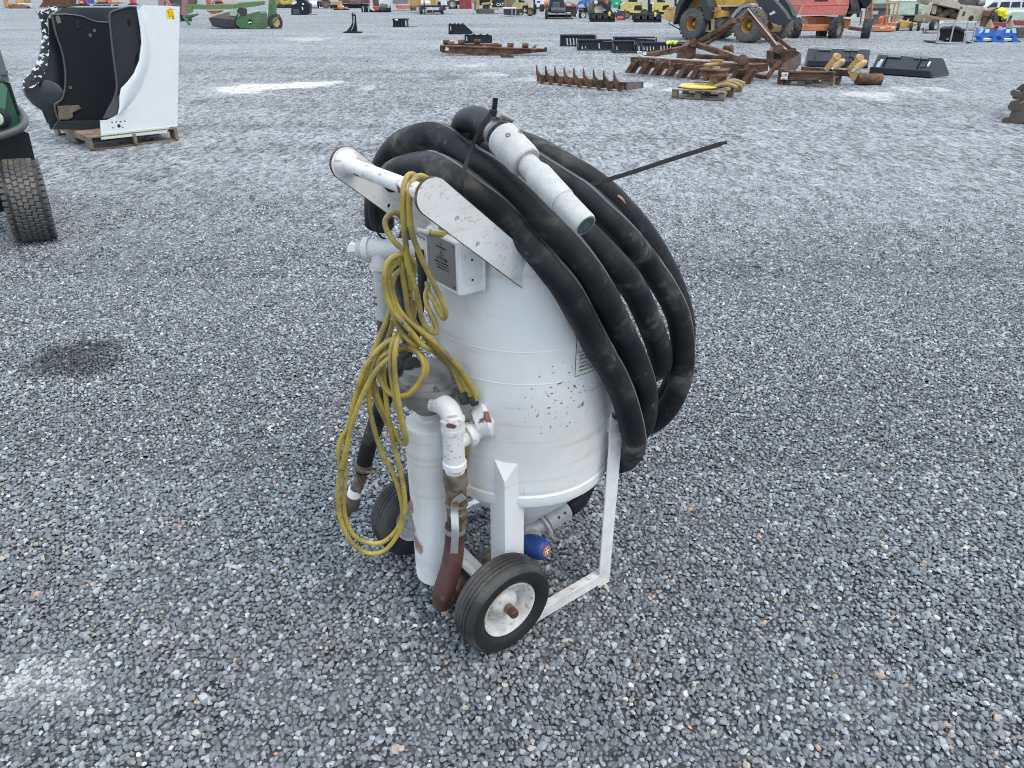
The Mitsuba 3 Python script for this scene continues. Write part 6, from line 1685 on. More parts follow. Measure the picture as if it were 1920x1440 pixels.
en.add('drain_plug', blk(1775, 72.5, 1778, 74.5, yc1 + 0.15, 0.05, 0.005), 'm_print', (0.5, 0.5, 0.5))
for k, (x, lab) in enumerate(((1850, 'bright blue tool stand with white tag, left of the two'), (1889, 'bright blue tool stand with white tag, right of the two'))):
    t = Thing('blue_stand', lab, 'tool stand')
    yb3 = gy(x, 79)
    t.add('body', sil([(x - 14, 68), (x - 8, 56), (x - 2, 53), (x + 14, 54) if k == 0 else (x + 12, 52), (x + 17, 62), (x + 16, 70), (x - 12, 71)], yb3 + 0.15, 0.4), 'm_gloss', BLUE)
    t.add('foot', sil([(x - 22, 76), (x - 10, 74), (x - 12, 68), (x - 6, 70), (x - 8, 79), (x - 20, 78)], yb3, 0.35), 'm_gloss', BLUE)
    t.add('foot', sil([(x + 12, 68), (x + 18, 68), (x + 20, 75), (x + 26, 77), (x + 24, 79), (x + 10, 79)], yb3, 0.35), 'm_gloss', BLUE)
    t.add('tread_plate', blk(x - 6, 71.5, x + 12, 77, yb3 + 0.05, 0.2, 0.01), 'm_metal', (0.55, 0.57, 0.58))
    t.add('side_plate', sil([(x - 14, 61), (x - 7, 54), (x - 6, 57), (x - 12, 63)] if k == 0 else [(x + 8, 54), (x + 16, 53), (x + 17, 62), (x + 10, 62)], yb3 + 0.1, 0.04), 'm_plain', (0.35, 0.55, 0.78))
    tag(t, '', x + 1, 58, 8, 6, yb3 + 0.12, foot=False)
    q = P(x + 5, 52, yb3 + 0.3)
    t.add('cone', rod(q, P(x + 7, 37, yb3 + 0.3), 0.17, 12, r2=0.03), 'm_worn', (0.24, 0.17, 0.09))
rd_ = Thing('red_trailer', 'dark red trailer frame behind the blue tool stands', 'trailer')
yr2 = gy(1870, 66) + 0.8
rd_.add('beam', cat(beam((1828, 56), (1845, 62), yr2, yr2, 9), beam((1862, 44), (1886, 46), yr2, yr2, 6), beam((1900, 42), (1950, 44), yr2 + 0.5, yr2 + 0.5, 9), blk(1864, 48, 1884, 64, yr2 + 0.3, 0.3)), 'm_worn', (0.24, 0.03, 0.035))
rd_.add('lettering_t', cat(blk(1868, 47, 1884, 49, yr2 + 0.25, 0.04, 0.002), blk(1873, 49, 1877, 56, yr2 + 0.25, 0.04, 0.002)), 'm_print', (0.55, 0.45, 0.45))
dk = Thing('dark_implement', 'dark brown implement with red frame at right edge behind blue stand', 'implement')
yd_ = gy(1912, 72)
dk.add('block', cat(sil([(1908, 52), (1960, 48), (1960, 74), (1908, 72)], yd_ + 0.2, 0.8)), 'm_worn', (0.05, 0.04, 0.035))
hp = Thing('engine_heap', 'brown machine with black tyre and a bright yellow rag on top', 'machine')
yhp = gy(1875, 60) + 1.2
hp.add('block', cat(sil([(1857, 20), (1870, 14), (1880, 18), (1878, 30), (1860, 34), (1854, 30)], yhp, 0.6), sil([(1852, 30), (1858, 26), (1860, 50), (1846, 50)], yhp + 0.3, 0.5)), 'm_worn', (0.16, 0.08, 0.06))
hp.add('tyre', lathe([(0.2, -0.12), (0.52, -0.15), (0.6, -0.08), (0.6, 0.08), (0.52, 0.15), (0.2, 0.12), (0.2, -0.12)], P(1872, 38, yhp), P(1872, 38, yhp) + [0.5, -0.8, 0.2], 28), 'm_rubber', smooth=30)
rg = Thing('yellow_rag', 'bright yellow rag draped over the brown machine', 'rag')
b0 = trimesh.creation.icosphere(3, 1.0)
b0.vertices = b0.vertices * np.array([0.30, 0.16, 0.20]) * (1 + 1.3 * (meshkit.fbm(b0.vertices * 1.8 + 5, 3)[:, None] - 0.5))
rg.add('', cat(moved(b0, mat(P(1877, 24, yhp - 0.2))), moved(b0, mat(P(1883, 29, yhp - 0.2)) @ np.diag([.5, 1, 1, 1]))), 'm_plain', (0.72, 0.58, 0.02), smooth=True)
de = Thing('engine', 'dark dirty engine block between the tan wreck and white van', 'engine')
yde = gy(1830, 40) + 3
de.add('block', sil([(1810, 8), (1812, -10), (1846, -10), (1848, 8), (1840, 14), (1826, 12)], yde, 1.0), 'm_worn', (0.06, 0.055, 0.055))
de.add('canister', rod(P(1836, 4, yde - 0.2), P(1846, 2, yde - 0.2), 0.18, 14), 'm_plain', (0.3, 0.3, 0.3))
vn = Thing('white_van', 'white passenger van with side windows at far right top', 'van')
yv = gy(1880, 40) + 3
vn.add('body', sil([(1845, 14), (1860, 4), (1872, -6), (1990, -8), (1990, 42), (1846, 42), (1843, 26)], yv, 2.0), 'm_gloss', WHITE)
for pts in ([(1850, 15), (1862, 5), (1871, 4), (1869, 14)], [(1874, 14), (1878, 4), (1894, 3), (1893, 14)], [(1895, 14), (1898, 4), (1914, 3), (1913, 14)], [(1916, 14), (1918, 3), (1940, 3), (1940, 14)]):
    vn.add('window', sil(pts, yv - 0.02, 0.04), 'm_glass')
vn.add('body__trim', blk(1845, 22, 1990, 23, yv - 0.02, 0.05, 0.01), 'm_plain', (0.45, 0.46, 0.47))

# ---------------------------------------------------------------- far rows, from left to right
def simple(name, lab, catg, parts, group=None):
    t = Thing(name, lab, catg, group)
    for nm, m, bs, col in parts:
        t.add(nm, m, bs, col if bs in ('m_worn', 'm_plain', 'm_gloss', 'm_metal', 'm_print') else None)
    return t


ya = gy(30, 16)
simple('orange_implement', 'orange and tan farm implement with a white tube frame, far left', 'implement', [
    ('arm', cat(beam((9, -4), (14, 15), ya, ya, 7), beam((14, 6), (26, 12), ya, ya + 0.5, 4)), 'm_worn', (0.45, 0.26, 0.13)),
    ('hopper', sil([(27, -6), (45, -6), (45, 5), (40, 8), (28, 5)], ya + 0.6, 1.5), 'm_worn', (0.55, 0.33, 0.10)),
    ('base', cat(sil([(18, 6), (30, 8), (40, 10), (52, 12), (48, 16), (18, 16)], ya + 0.2, 1.0)), 'm_worn', (0.22, 0.10, 0.07)),
    ('tube_frame', tube([P(34, 8, ya - 0.4), P(44, 6.5, ya - 0.4), P(56, 7, ya - 0.4), P(58, 10, ya - 0.4), P(58, 15, ya - 0.4)], 0.06, 8, step=0.2), 'm_plain', WHITE)])
yb_ = gy(100, 14)
simple('rusty_block', 'big dark brown rusty bucket standing on end, far left', 'bucket', [
    ('shell', sil([(73, 14), (80, 4), (80, -20), (132, -20), (132, 12), (110, 14), (92, 12), (84, 15)], yb_, 1.6), 'm_rust', None),
    ('tooth', cat(sil([(80, 10), (82, 15), (79, 15)], yb_ - 0.1, 0.2), sil([(91, 9), (93, 14), (89, 14)], yb_ - 0.1, 0.2)), 'm_worn', (0.3, 0.26, 0.22))])
yl_ = gy(180, 11)
for k, (x0, x1, t, b, col, nm, lab, catg) in enumerate((
        (133, 146, -8, 8, WHITE, 'white_cabinet', 'small white cabinet behind the body shell, first of a coloured row', 'cabinet'),
        (146, 159, -8, 8, (0.42, 0.05, 0.07), 'red_engine_box', 'dark red engine box left of a blue drum', 'engine'),
        (160, 165, -8, 7, TAN, 'tan_board', 'narrow tan board between red box and blue drum', 'board'),
        (165.5, 177, -8, 7, (0.02, 0.07, 0.36), 'blue_drum', 'deep blue drum in the far coloured row', 'drum'),
        (179, 198, -8, 5, OCHRE, 'ochre_machine', 'ochre machine with black base behind the body shell', 'machine'),
        (199, 206, -8, 8, FADED, 'faded_red_post', 'faded red machine post beside the ochre machine', 'machine'),
        (208, 226, 3, 7, ORANGE, 'orange_scraper', 'thin orange scraper low in the far row', 'scraper'),
        (240, 252, -8, 7, (0.50, 0.05, 0.06), 'red_canister', 'bright red canister at the end of the coloured row', 'canister'))):
    t = Thing(nm, lab, catg)
    if nm == 'blue_drum':
        c = P((x0 + x1) / 2, b, yl_ + 0.5)
        r_ = (x1 - x0) / 2 * mpp(c)
        t.add('body', rod(c, c + [0, 0, 1.6], r_, 24), 'm_worn', col, smooth=35)
    else:
        t.add('body', blk(x0, t_ if False else (-8 if nm != 'orange_scraper' else 3), x1, b, yl_ + 0.4, 1.0, 0.08), 'm_worn', col)
    if nm in ('white_cabinet', 'red_engine_box', 'ochre_machine', 'red_canister'):
        t.add('base', blk(x0 - 1, b, x1 + 1, b + 2.2, yl_ + 0.3, 1.2, 0.03), 'm_plain', BLACK)
    if nm == 'red_engine_box':
        t.add('badge', blk(150, 3, 155, 5.5, yl_ + 0.36, 0.05, 0.01), 'm_print', WHITE)
bt = Thing('black_attachments', 'row of low black attachments on the ground behind the body shell', 'attachment')
for k, a in enumerate((137, 146, 152, 160, 174, 182, 190, 199, 212)):
    bt.add('block', blk(a, 8.5, a + (5 if k % 2 else 7), 13, yl_ - 0.2, 0.8, 0.06), 'm_plain', BLACK)
yp2 = gy(340, 40)
simple('rusty_plough', 'faded red rusty plough frame with upright posts behind the white fender', 'plough', [
    ('post', beam((304, -20), (304, 14), yp2 + 0.6, yp2 + 0.6, 12, 0.3), 'm_worn', (0.33, 0.16, 0.15)), ('post', beam((347, -20), (346, 30), yp2, yp2, 9, 0.3), 'm_worn', (0.30, 0.14, 0.13)),
    ('brace', beam((312, 0), (322, 14), yp2 + 0.5, yp2 + 0.5, 6), 'm_worn', (0.33, 0.16, 0.15)), ('gearbox', sil([(316, -10), (343, -10), (343, 12), (330, 14), (318, 8)], yp2 + 0.7, 0.8), 'm_worn', (0.05, 0.05, 0.06)),
    ('disc', lathe([(0, 0), (0.45, 0.08), (0.47, 0.1), (0.45, 0.12), (0, 0.06)], P(330, 20, yp2 + 0.3), P(330, 20, yp2 + 0.3) + [0.7, -0.7, 0], 24), 'm_worn', (0.14, 0.13, 0.13)),
    ('foot', sil([(338, 28), (354, 28), (356, 40), (338, 41)], yp2, 0.4), 'm_plain', (0.02, 0.02, 0.018))])
yh2 = gy(420, 30)
simple('orange_rake', 'orange hay rake frame behind the green mower', 'hay rake', [
    ('beam', beam((380, 11), (442, 8), yh2, yh2, 4), 'm_worn', ORANGE), ('hoop', tube([P(396, 12, yh2), P(398, 3, yh2), P(408, 0, yh2), P(419, 3, yh2), P(421, 12, yh2)], 0.10, 8, step=0.2), 'm_worn', (0.55, 0.25, 0.2)),
    ('gearbox', blk(384, -6, 396, 9, yh2 + 0.4, 0.8, 0.08), 'm_worn', (0.35, 0.11, 0.08)), ('panel', blk(402, 2, 416, 8, yh2 + 0.6, 0.3, 0.04), 'm_plain', CHAR), ('post', beam((362, -10), (360, 10), yh2 + 0.3, yh2 + 0.3, 14, 0.6), 'm_worn', BROWN)])
yk1 = gy(535, 15)
simple('yellow_loader', 'yellow skid steer loader partly hidden behind a black attachment', 'loader', [
    ('arm', cat(beam((524, -6), (530, 7), yk1, yk1, 5), beam((530, 7), (550, 2), yk1, yk1, 5)), 'm_worn', (0.56, 0.42, 0.05)), ('body', blk(516, -14, 540, 8, yk1 + 0.9, 1.5, 0.08), 'm_worn', (0.30, 0.23, 0.05)),
    ('track', blk(517, 8, 547, 15, yk1 + 0.5, 1.2, 0.15), 'm_plain', (0.05, 0.048, 0.045))])
yk2 = gy(565, 28)
simple('black_grapple', 'black boxy grapple attachment with white paint marks, upright', 'grapple', [
    ('shell', sil([(546, 28), (546, 12), (552, 2), (560, -6), (574, 2), (580, 8), (580, 25), (566, 29)], yk2 + 0.2, 0.9), 'm_plain', BLACK), ('side', cat(blk(549, 17, 562, 27, yk2 + 0.1, 0.2, 0.03)), 'm_plain', (0.05, 0.058, 0.065)),
    ('rib', blk(573, 6, 576, 27, yk2 + 0.05, 0.3, 0.02), 'm_plain', CHAR), ('tine', cat(blk(568, 27, 594, 28.6, yk2, 0.15, 0.02), blk(566, 29, 582, 30.4, yk2 - 0.4, 0.15, 0.02)), 'm_plain', BLACK),
    ('paint_mark', cat(sil([(547, 5), (555, 1), (556, 6), (550, 9)], yk2 + 0.12, 0.08), blk(565.5, 13, 568.5, 19, yk2 + 0.12, 0.1, 0.01), blk(566, 6, 570, 9, yk2 + 0.12, 0.1, 0.01)), 'm_print', WHITE)])
yk3 = gy(600, 16)
t = simple('white_tank_truck', 'black truck chassis with a white horizontal tank, far row', 'truck', [
    ('tank', rod(P(579, 8.5, yk3 + 0.5), P(596, 8.5, yk3 + 0.5), 0.42, 24), 'm_plain', WHITE), ('tank_end', rod(P(595.5, 8.5, yk3 + 0.5), P(597, 8.5, yk3 + 0.5), 0.40, 24), 'm_plain', BLACK),
    ('cab', blk(580, -16, 604, 2.5, yk3 + 0.8, 2.0, 0.1), 'm_worn', WHITE), ('chassis', blk(578, 3, 624, 6, yk3 + 0.9, 1.2, 0.05), 'm_plain', BLACK), ('mudguard', blk(598, 6, 606, 13, yk3 + 0.7, 0.5, 0.1), 'm_plain', CHAR)])
wheel(t, [P(611, 8, yk3 + 0.4)[0], yk3 + 0.4, 0.62], (0.35, -0.93, 0), 0.62, 0.4, rimcol=(0.12, 0.08, 0.07))
yk4 = gy(640, 19)
simple('orange_engine', 'small orange engine on a black skid in front of a brown box', 'engine', [
    ('engine', cat(moved(trimesh.creation.icosphere(2, 0.36), mat(P(640, 14.5, yk4 + 0.3))), blk(632, 9.5, 638, 17, yk4 + 0.2, 0.5, 0.08), blk(645, 13, 651, 17.5, yk4 + 0.2, 0.4, 0.08)), 'm_worn', (0.45, 0.22, 0.06)), ('skid', blk(625, 16.5, 653, 19.2, yk4, 0.8, 0.04), 'm_plain', BLACK), ('cap', blk(641, 11.5, 645, 14, yk4 + 0.0, 0.2, 0.03), 'm_plain', (0.6, 0.55, 0.45))])
simple('brown_box', 'plain brown cardboard coloured box behind the orange engine', 'box', [('side', blk(620, 2.5, 638, 9.5, yk4 + 1.2, 1.0, 0.03), 'm_worn', (0.42, 0.26, 0.15)), ('base', blk(618, 9.5, 640, 16, yk4 + 1.3, 1.0, 0.03), 'm_plain', (0.03, 0.03, 0.03))])
yk5 = gy(660, 17) + 1
simple('brown_trailer', 'dark brown flat trailer carrying a grey machine with red seat', 'trailer', [
    ('bed', blk(634, -2, 692, 6, yk5, 1.8, 0.05), 'm_worn', (0.09, 0.045, 0.04)), ('side_line', blk(640, 6, 656, 7, yk5 - 0.05, 0.05, 0.01), 'm_print', (0.5, 0.4, 0.36)), ('chassis', blk(640, 7, 690, 15, yk5 + 0.3, 1.4, 0.05), 'm_plain', (0.03, 0.028, 0.028)),
    ('machine', cat(blk(654, -6, 676, 9, yk5 - 0.4, 1.0, 0.15)), 'm_worn', (0.11, 0.11, 0.11)), ('seat', blk(657, -4, 668, 3, yk5 - 0.5, 0.6, 0.15), 'm_plain', (0.55, 0.12, 0.10))])
yk6 = gy(690, 23)
simple('black_case', 'square black case on white legs, far row', 'case', [('box', blk(681, 13, 691, 23, yk6 + 0.1, 0.8, 0.06), 'm_plain', BLACK), ('leg', blk(680, 12, 682, 23.3, yk6, 0.1, 0.01), 'm_print', WHITE), ('leg', blk(689.6, 12, 691.2, 23, yk6, 0.1, 0.01), 'm_print', WHITE), ('foot', blk(677, 14, 680, 23, yk6 + 0.2, 0.6, 0.05), 'm_plain', BLACK)])
simple('red_tiller', 'small red tiller with white handle beside the black case', 'tiller', [('deck', sil([(696, 13), (712, 13), (711, 19), (700, 20), (697, 17)], yk6 + 0.2, 0.6), 'm_worn', (0.45, 0.05, 0.07)), ('handle', cat(stick((694, -2), (697, 13), yk6 + 0.2, yk6 + 0.2, 2)), 'm_plain', (0.66, 0.45, 0.44)), ('tines', blk(693, 18, 712, 23, yk6 + 0.2, 0.5, 0.06), 'm_plain', BLACK), ('guard', sil([(692, 12), (696, 12), (702, 20), (699, 20)], yk6 + 0.1, 0.1), 'm_print', WHITE), ('panel', blk(698, -10, 710, 12, yk6 + 1.2, 0.3, 0.03), 'm_worn', (0.09, 0.05, 0.035))])
simple('white_generator', 'white boxed generator with a green and black engine on a black skid', 'generator', [('cabinet', blk(709, -14, 731, 12, yk6 + 1.0, 1.2, 0.06), 'm_plain', WHITE), ('engine', cat(moved(trimesh.creation.icosphere(2, 0.4), mat(P(718, 14, yk6 + 0.3))), blk(713, 8, 726, 12, yk6 + 0.2, 0.4, 0.06)), 'm_worn', (0.05, 0.09, 0.06)), ('skid', blk(711, 14, 732, 23, yk6 + 0.2, 0.7, 0.06), 'm_plain', BLACK), ('post', blk(730, -10, 733, 23, yk6 + 0.5, 0.2, 0.03), 'm_plain', (0.06, 0.03, 0.03))])
yk7 = gy(765, 20)
t = simple('orange_mower', 'orange mower deck with grey hood and small wheels', 'mower', [('hood', blk(735, -12, 765, 7, yk7 + 0.8, 1.2, 0.06), 'm_worn', (0.16, 0.17, 0.18)), ('deck', sil([(740, 8), (748, 10), (780, 10), (785, 12), (780, 15), (748, 18), (743, 14)], yk7 + 0.2, 1.0), 'm_worn', (0.60, 0.19, 0.09)), ('lever', blk(741, 8, 745, 14, yk7 + 0.1, 0.2, 0.03), 'm_worn', (0.60, 0.19, 0.09)), ('tailpiece', blk(733, 17, 746, 20, yk7 + 0.2, 0.5, 0.03), 'm_plain', (0.4, 0.42, 0.43))])
for a in (772, 778):
    wheel(t, [P(a, 18, yk7 + 0.2)[0], yk7 + 0.2, 0.2], (0.8, -0.6, 0), 0.2, 0.15, rimcol=(0.1, 0.1, 0.1))
yk8 = gy(810, 27)
simple('ochre_container', 'ochre shipping box behind a black trailer', 'container', [('body', blk(766, -20, 818, 11, yk8 + 6, 3.0, 0.06), 'm_worn', (0.42, 0.27, 0.08)), ('edge', blk(766, 10, 818, 12.5, yk8 + 5.9, 3.0, 0.03), 'm_worn', (0.24, 0.15, 0.06))])
t = simple('black_trailer', 'black tow trailer seen from behind, white cylinder on its bed', 'trailer', [('bed', cat(blk(784, 10, 836, 13.5, yk8 + 0.4, 3.0, 0.05), blk(800, 19, 826, 23, yk8 + 0.2, 0.4, 0.04)), 'm_plain', (0.035, 0.035, 0.038)), ('jack', stick((795, 1), (797, 27), yk8, yk8, 2.2), 'm_plain', (0.03, 0.03, 0.03)), ('mudguard', sil([(784, 18), (787, 13), (797, 13), (799, 18)], yk8 + 0.2, 0.5), 'm_plain', (0.05, 0.05, 0.05)), ('mudguard', sil([(822, 18), (825, 13), (835, 14), (836, 19)], yk8 + 0.2, 0.5), 'm_plain', (0.05, 0.05, 0.05)),
    ('safety_chain', tube([P(798, 15, yk8), P(804, 14, yk8), P(810, 16, yk8), P(811, 22, yk8)], 0.04, 6, step=0.15), 'm_metal', (0.5, 0.48, 0.45)), ('cylinder', rod(P(790, 7, yk8 + 1.2), P(807, 7.5, yk8 + 1.2), 0.28, 20), 'm_plain', (0.62, 0.52, 0.47)), ('winch', blk(820, 3, 826, 12, yk8 + 0.8, 0.5, 0.06), 'm_plain', BLACK)])
for a in (790, 829):
    wheel(t, [P(a, 27, yk8 + 0.4)[0], yk8 + 0.4, 0.38], (1, 0, 0), 0.38, 0.26, rimcol=(0.3, 0.3, 0.3))
yk9 = gy(850, 17) + 1
simple('white_cabinet', 'white slatted cabinet right of the black trailer', 'cabinet', [('body', blk(826, -14, 838, 10, yk9, 1.0, 0.05), 'm_plain', (0.66, 0.67, 0.66))] + [('slat', blk(828 + 3 * k, -8, 829 + 3 * k, 9, yk9 - 0.04, 0.05, 0.01), 'm_plain', (0.45, 0.46, 0.46)) for k in range(3)])
t = simple('dark_truck', 'dark truck chassis with one visible wheel, left of red container', 'truck', [('chassis', blk(838, 2, 862, 9, yk9 + 0.6, 1.8, 0.08), 'm_plain', (0.025, 0.025, 0.035)), ('mudguard', sil([(841, 10), (845, 3), (855, 3), (858, 17), (841, 17)], yk9 + 0.9, 0.8), 'm_plain', (0.02, 0.02, 0.022))])
wheel(t, [P(848, 10, yk9 + 0.4)[0], yk9 + 0.4, 0.55], (0.3, -0.95, 0), 0.55, 0.35, rimcol=(0.38, 0.36, 0.33))
simple('red_container', 'dark red ribbed container in the far row', 'container', [('body', blk(860, -20, 884, 17, yk9 + 0.3, 2.5, 0.06), 'm_worn', (0.30, 0.02, 0.045))] + [('rib', blk(862 + 5 * k, -18, 863.5 + 5 * k, 15, yk9 + 0.24, 0.08, 0.02), 'm_worn', (0.26, 0.02, 0.04)) for k in range(5)])
ykA = gy(910, 26)
t = simple('track_loader', 'yellow and dark compact track loader with three white letters on its rear', 'track loader', [
    ('arm', cat(beam((894, -10), (897, 18), ykA, ykA, 5), beam((903, 8), (918, 6), ykA + 0.3, ykA + 0.3, 4), beam((919, 7), (924, -6), ykA + 0.3, ykA + 0.3, 4)), 'm_worn', OCHRE),
    ('front_plate', sil([(883, -12), (893, -12), (892, 7), (884, 6)], ykA + 0.3, 0.4), 'm_worn', OCHRE), ('quick_plate', blk(889, 2, 893, 20, ykA - 0.1, 0.3, 0.04), 'm_plain', (0.10, 0.10, 0.10)),
    ('cab', blk(898, -24, 922, 10, ykA + 0.7, 1.4, 0.08), 'm_plain', (0.02, 0.024, 0.026)), ('engine_cover', blk(922, -8, 945, 14, ykA + 0.5, 1.4, 0.08), 'm_plain', (0.03, 0.034, 0.036)),
    ('track', sil([(893, 19), (900, 16), (922, 17), (927, 19), (926, 25), (920, 26), (896, 26), (892, 23)], ykA + 0.1, 0.45), 'm_worn', (0.09, 0.075, 0.065)), ('sprocket_guard', blk(905, 9, 918, 18, ykA + 0.3, 0.4, 0.05), 'm_plain', CHAR), ('light', moved(trimesh.creation.icosphere(2, 0.11), mat(P(922, 8, ykA + 0.2))), 'm_plain', (0.5, 0.5, 0.6)), ('bumper', blk(922, 15, 936, 18.5, ykA + 0.3, 0.5, 0.03), 'm_worn', OCHRE)])
c = P(938, 11.2, ykA + 0.47)
m = meshkit.text_mesh('CAT', 0.26, 0.02, bold=True)
t.add('engine_cover__lettering', moved(moved(m, mat((-m.bounds[:, 0].mean(), 0, 0))), mat(c) @ XZ), 'm_print', WHITE)
simple('brown_cabinet', 'brown and ochre cabinet behind the galvanised bench', 'cabinet', [('body', blk(945, -20, 967, 14, ykA + 1.0, 0.9, 0.05), 'm_worn', (0.18, 0.14, 0.11)), ('side', blk(945, -20, 949, 14, ykA + 0.95, 0.9, 0.03), 'm_worn', OCHRE)])
ykB = gy(960, 31)
t = Thing('galvanised_bench', 'galvanised tube bench frame in front of the brown cabinet', 'bench frame')
for a in (937, 943.5, 960, 967, 983.5):
    t.add('leg', beam((a, 15), (a, 31), ykB, ykB, 1.4), 'm_metal', (0.5, 0.52, 0.53))
t.add('top', blk(942, 13.5, 969, 17, ykB - 0.1, 1.0, 0.02), 'm_metal', (0.62, 0.65, 0.66))
t.add('rail', cat(beam((937, 27.5), (967, 30.5), ykB, ykB, 1.4), beam((966, 30), (984, 30), ykB, ykB, 1.4)), 'm_metal', (0.5, 0.52, 0.53))
t.add('bin', blk(944, 17.5, 967, 29, ykB + 0.25, 0.8, 0.04), 'm_plain', (0.05, 0.06, 0.07))
simple('black_carton', 'small dark carton with white label right of the galvanised bench', 'carton', [('body', sil([(969, 18), (976, 16), (982, 18), (981, 29), (969, 29)], ykB + 0.3, 0.6), 'm_plain', CHAR), ('label', blk(974, 25, 979, 26.8, ykB + 0.24, 0.05, 0.005), 'm_print', WHITE)])


def forklift(lab, x, base, sc, mast=True, fl=1):
    """a small counterbalance truck seen from its rear quarter; x: its middle, sc: photograph pixels per metre"""
    t = Thing('forklift', lab, 'forklift')
    y = gy(x, base)
    q = lambda dx, dz: (x + fl * dx * sc, base - dz * sc)
    S = lambda pts, y_, d: sil([q(*p) for p in pts], y_, d)
    t.add('counterweight', S([(-0.95, 0.45), (-0.95, 1.05), (-0.7, 1.25), (0.55, 1.25), (0.75, 1.0), (0.75, 0.55), (0.4, 0.42)], y + 0.2, 1.0), 'm_worn', PALEYEL)
    t.add('counterweight__grille', S([(-0.05, 0.62), (0.0, 0.98), (0.5, 1.02), (0.58, 0.62)], y + 0.18, 0.04), 'm_plain', BLACK)
    t.add('chassis', S([(-0.9, 0.25), (-0.9, 0.5), (1.0, 0.5), (1.0, 0.2)], y + 0.3, 0.8), 'm_plain', (0.03, 0.03, 0.032))
    t.add('seat', S([(-0.4, 1.25), (-0.45, 1.8), (-0.2, 1.85), (-0.1, 1.45), (0.2, 1.4), (0.2, 1.25)], y + 0.5, 0.5), 'm_plain', BLACK)
    for dx, lean in ((-0.55, -0.25), (0.75, 0.15)):
        for off in (0.25, 1.1):
            t.add('roof_post', beam(q(dx, 1.2), q(dx + lean, 2.6), y + off, y + off, 0.10 * sc), 'm_worn', PALEYEL)
    t.add('roof_guard', S([(-0.9, 2.55), (-0.9, 2.68), (0.95, 2.68), (0.95, 2.55)], y + 0.2, 1.0), 'm_worn', PALEYEL)
    for off in (0.35, 0.95):
        t.add('mast', S([(1.0, 0.1), (1.18, 0.1), (1.18, 2.9), (1.0, 2.9)], y + off, 0.14), 'm_plain', (0.03, 0.032, 0.035))
    t.add('carriage', S([(1.18, 0.2), (1.3, 0.2), (1.3, 1.1), (1.18, 1.1)], y + 0.25, 0.95), 'm_plain', (0.03, 0.032, 0.035))
    for dx, R in ((-0.6, 0.27), (0.7, 0.33)):
        px_ = q(dx, 0)[0]
        wheel(t, [P(px_, base, y + 0.25)[0], y + 0.25, R], (0, 1, 0), R, 0.24, rimcol=(0.45, 0.36, 0.1))
    return t


forklift('pale yellow forklift behind the galvanised bench', 980, 30, 20)
forklift('pale yellow forklift with black grille right of the teal tractor', 1190, 35, 25)
forklift('pale yellow forklift partly hidden behind the wheel loader', 1243, 32, 22)
ykC = gy(1012, 20)
simple('white_lorry', 'white lorry front between the forklift and black sweeper', 'lorry', [('cab', blk(1005, -24, 1022, 14, ykC + 1, 2.0, 0.08), 'm_plain', WHITE), ('grille', blk(1007, 2, 1013, 5, ykC + 0.95, 0.1, 0.02), 'm_plain', CHAR), ('bumper', blk(1005, 14, 1022, 17, ykC + 0.9, 0.4, 0.05), 'm_plain', CHAR)])
ykD = gy(1045, 36)
t = simple('sweeper_trailer', 'low black trailer with silver deck carrying dark sweeper units', 'trailer', [('deck', blk(1027, 23.5, 1070, 28, ykD + 0.2, 1.6, 0.03), 'm_metal', (0.42, 0.42, 0.42)), ('rail', cat(beam((1026, 34.5), (1074, 35), ykD, ykD, 1.6), beam((1044.5, 22), (1044.5, 35), ykD - 0.02, ykD - 0.02, 1.4), beam((1062.5, 22), (1062.5, 35), ykD - 0.02, ykD - 0.02, 1.4)), 'm_plain', (0.05, 0.035, 0.03)), ('undertray', blk(1028, 28, 1072, 33, ykD + 0.5, 1.0, 0.03), 'm_plain', (0.012, 0.012, 0.013)),
    ('sweeper', cat(sil([(1028, 23), (1030, 12), (1034, -12), (1056, -12), (1058, 10), (1064, 18), (1066, 23)], ykD + 0.5, 1.2)), 'm_plain', (0.035, 0.04, 0.044)), ('brush', cat(rod(P(1033, 19, ykD + 0.3), P(1060, 20, ykD + 0.3), 0.2, 16), blk(1036, 4, 1050, 18, ykD + 0.35, 0.2, 0.06)), 'm_plain', (0.07, 0.075, 0.08)), ('tag', blk(1028, 23.5, 1032, 26, ykD + 0.15, 0.03, 0.004), 'm_print', WHITE)])
wheel(t, [P(1025, 36, ykD + 0.3)[0], ykD + 0.3, 0.40], (1, -0.1, 0), 0.40, 0.24, rimcol=(0.4, 0.38, 0.36))
simple('orange_tank', 'small orange tank on a yellow bracket left of the sweeper', 'tank', [('tank', rod(P(1020, 9, ykD + 1.5), P(1028, 8.5, ykD + 1.5), 0.24, 18), 'm_worn', (0.58, 0.18, 0.06)), ('bracket', blk(1022, 12, 1027, 18, ykD + 1.4, 0.5, 0.04), 'm_worn', PALEYEL), ('panel', blk(1012, 8, 1020, 22, ykD + 1.9, 0.4, 0.04), 'm_plain', CHAR)])
ykE = gy(1070, 35)
t = simple('red_mower_tractor', 'red and white ride on mower beside the blue loader', 'ride-on mower', [('hood', sil([(1057, 5), (1068, 4), (1082, 9), (1082, 12), (1066, 13), (1059, 11)], ykE + 1.0, 0.8), 'm_worn', (0.55, 0.10, 0.07)), ('hood__stripe', sil([(1060, 6), (1070, 6.5), (1072, 10), (1063, 10.5)], ykE + 0.96, 0.05), 'm_print', WHITE), ('body', sil([(1058, 12), (1080, 12), (1082, 24), (1074, 30), (1060, 26)], ykE + 1.1, 0.7), 'm_plain', (0.06, 0.055, 0.055)), ('deck', blk(1060, 24, 1070, 31, ykE + 1.0, 0.6, 0.05), 'm_plain', (0.03, 0.03, 0.03))])
ykF = gy(1093, 34)
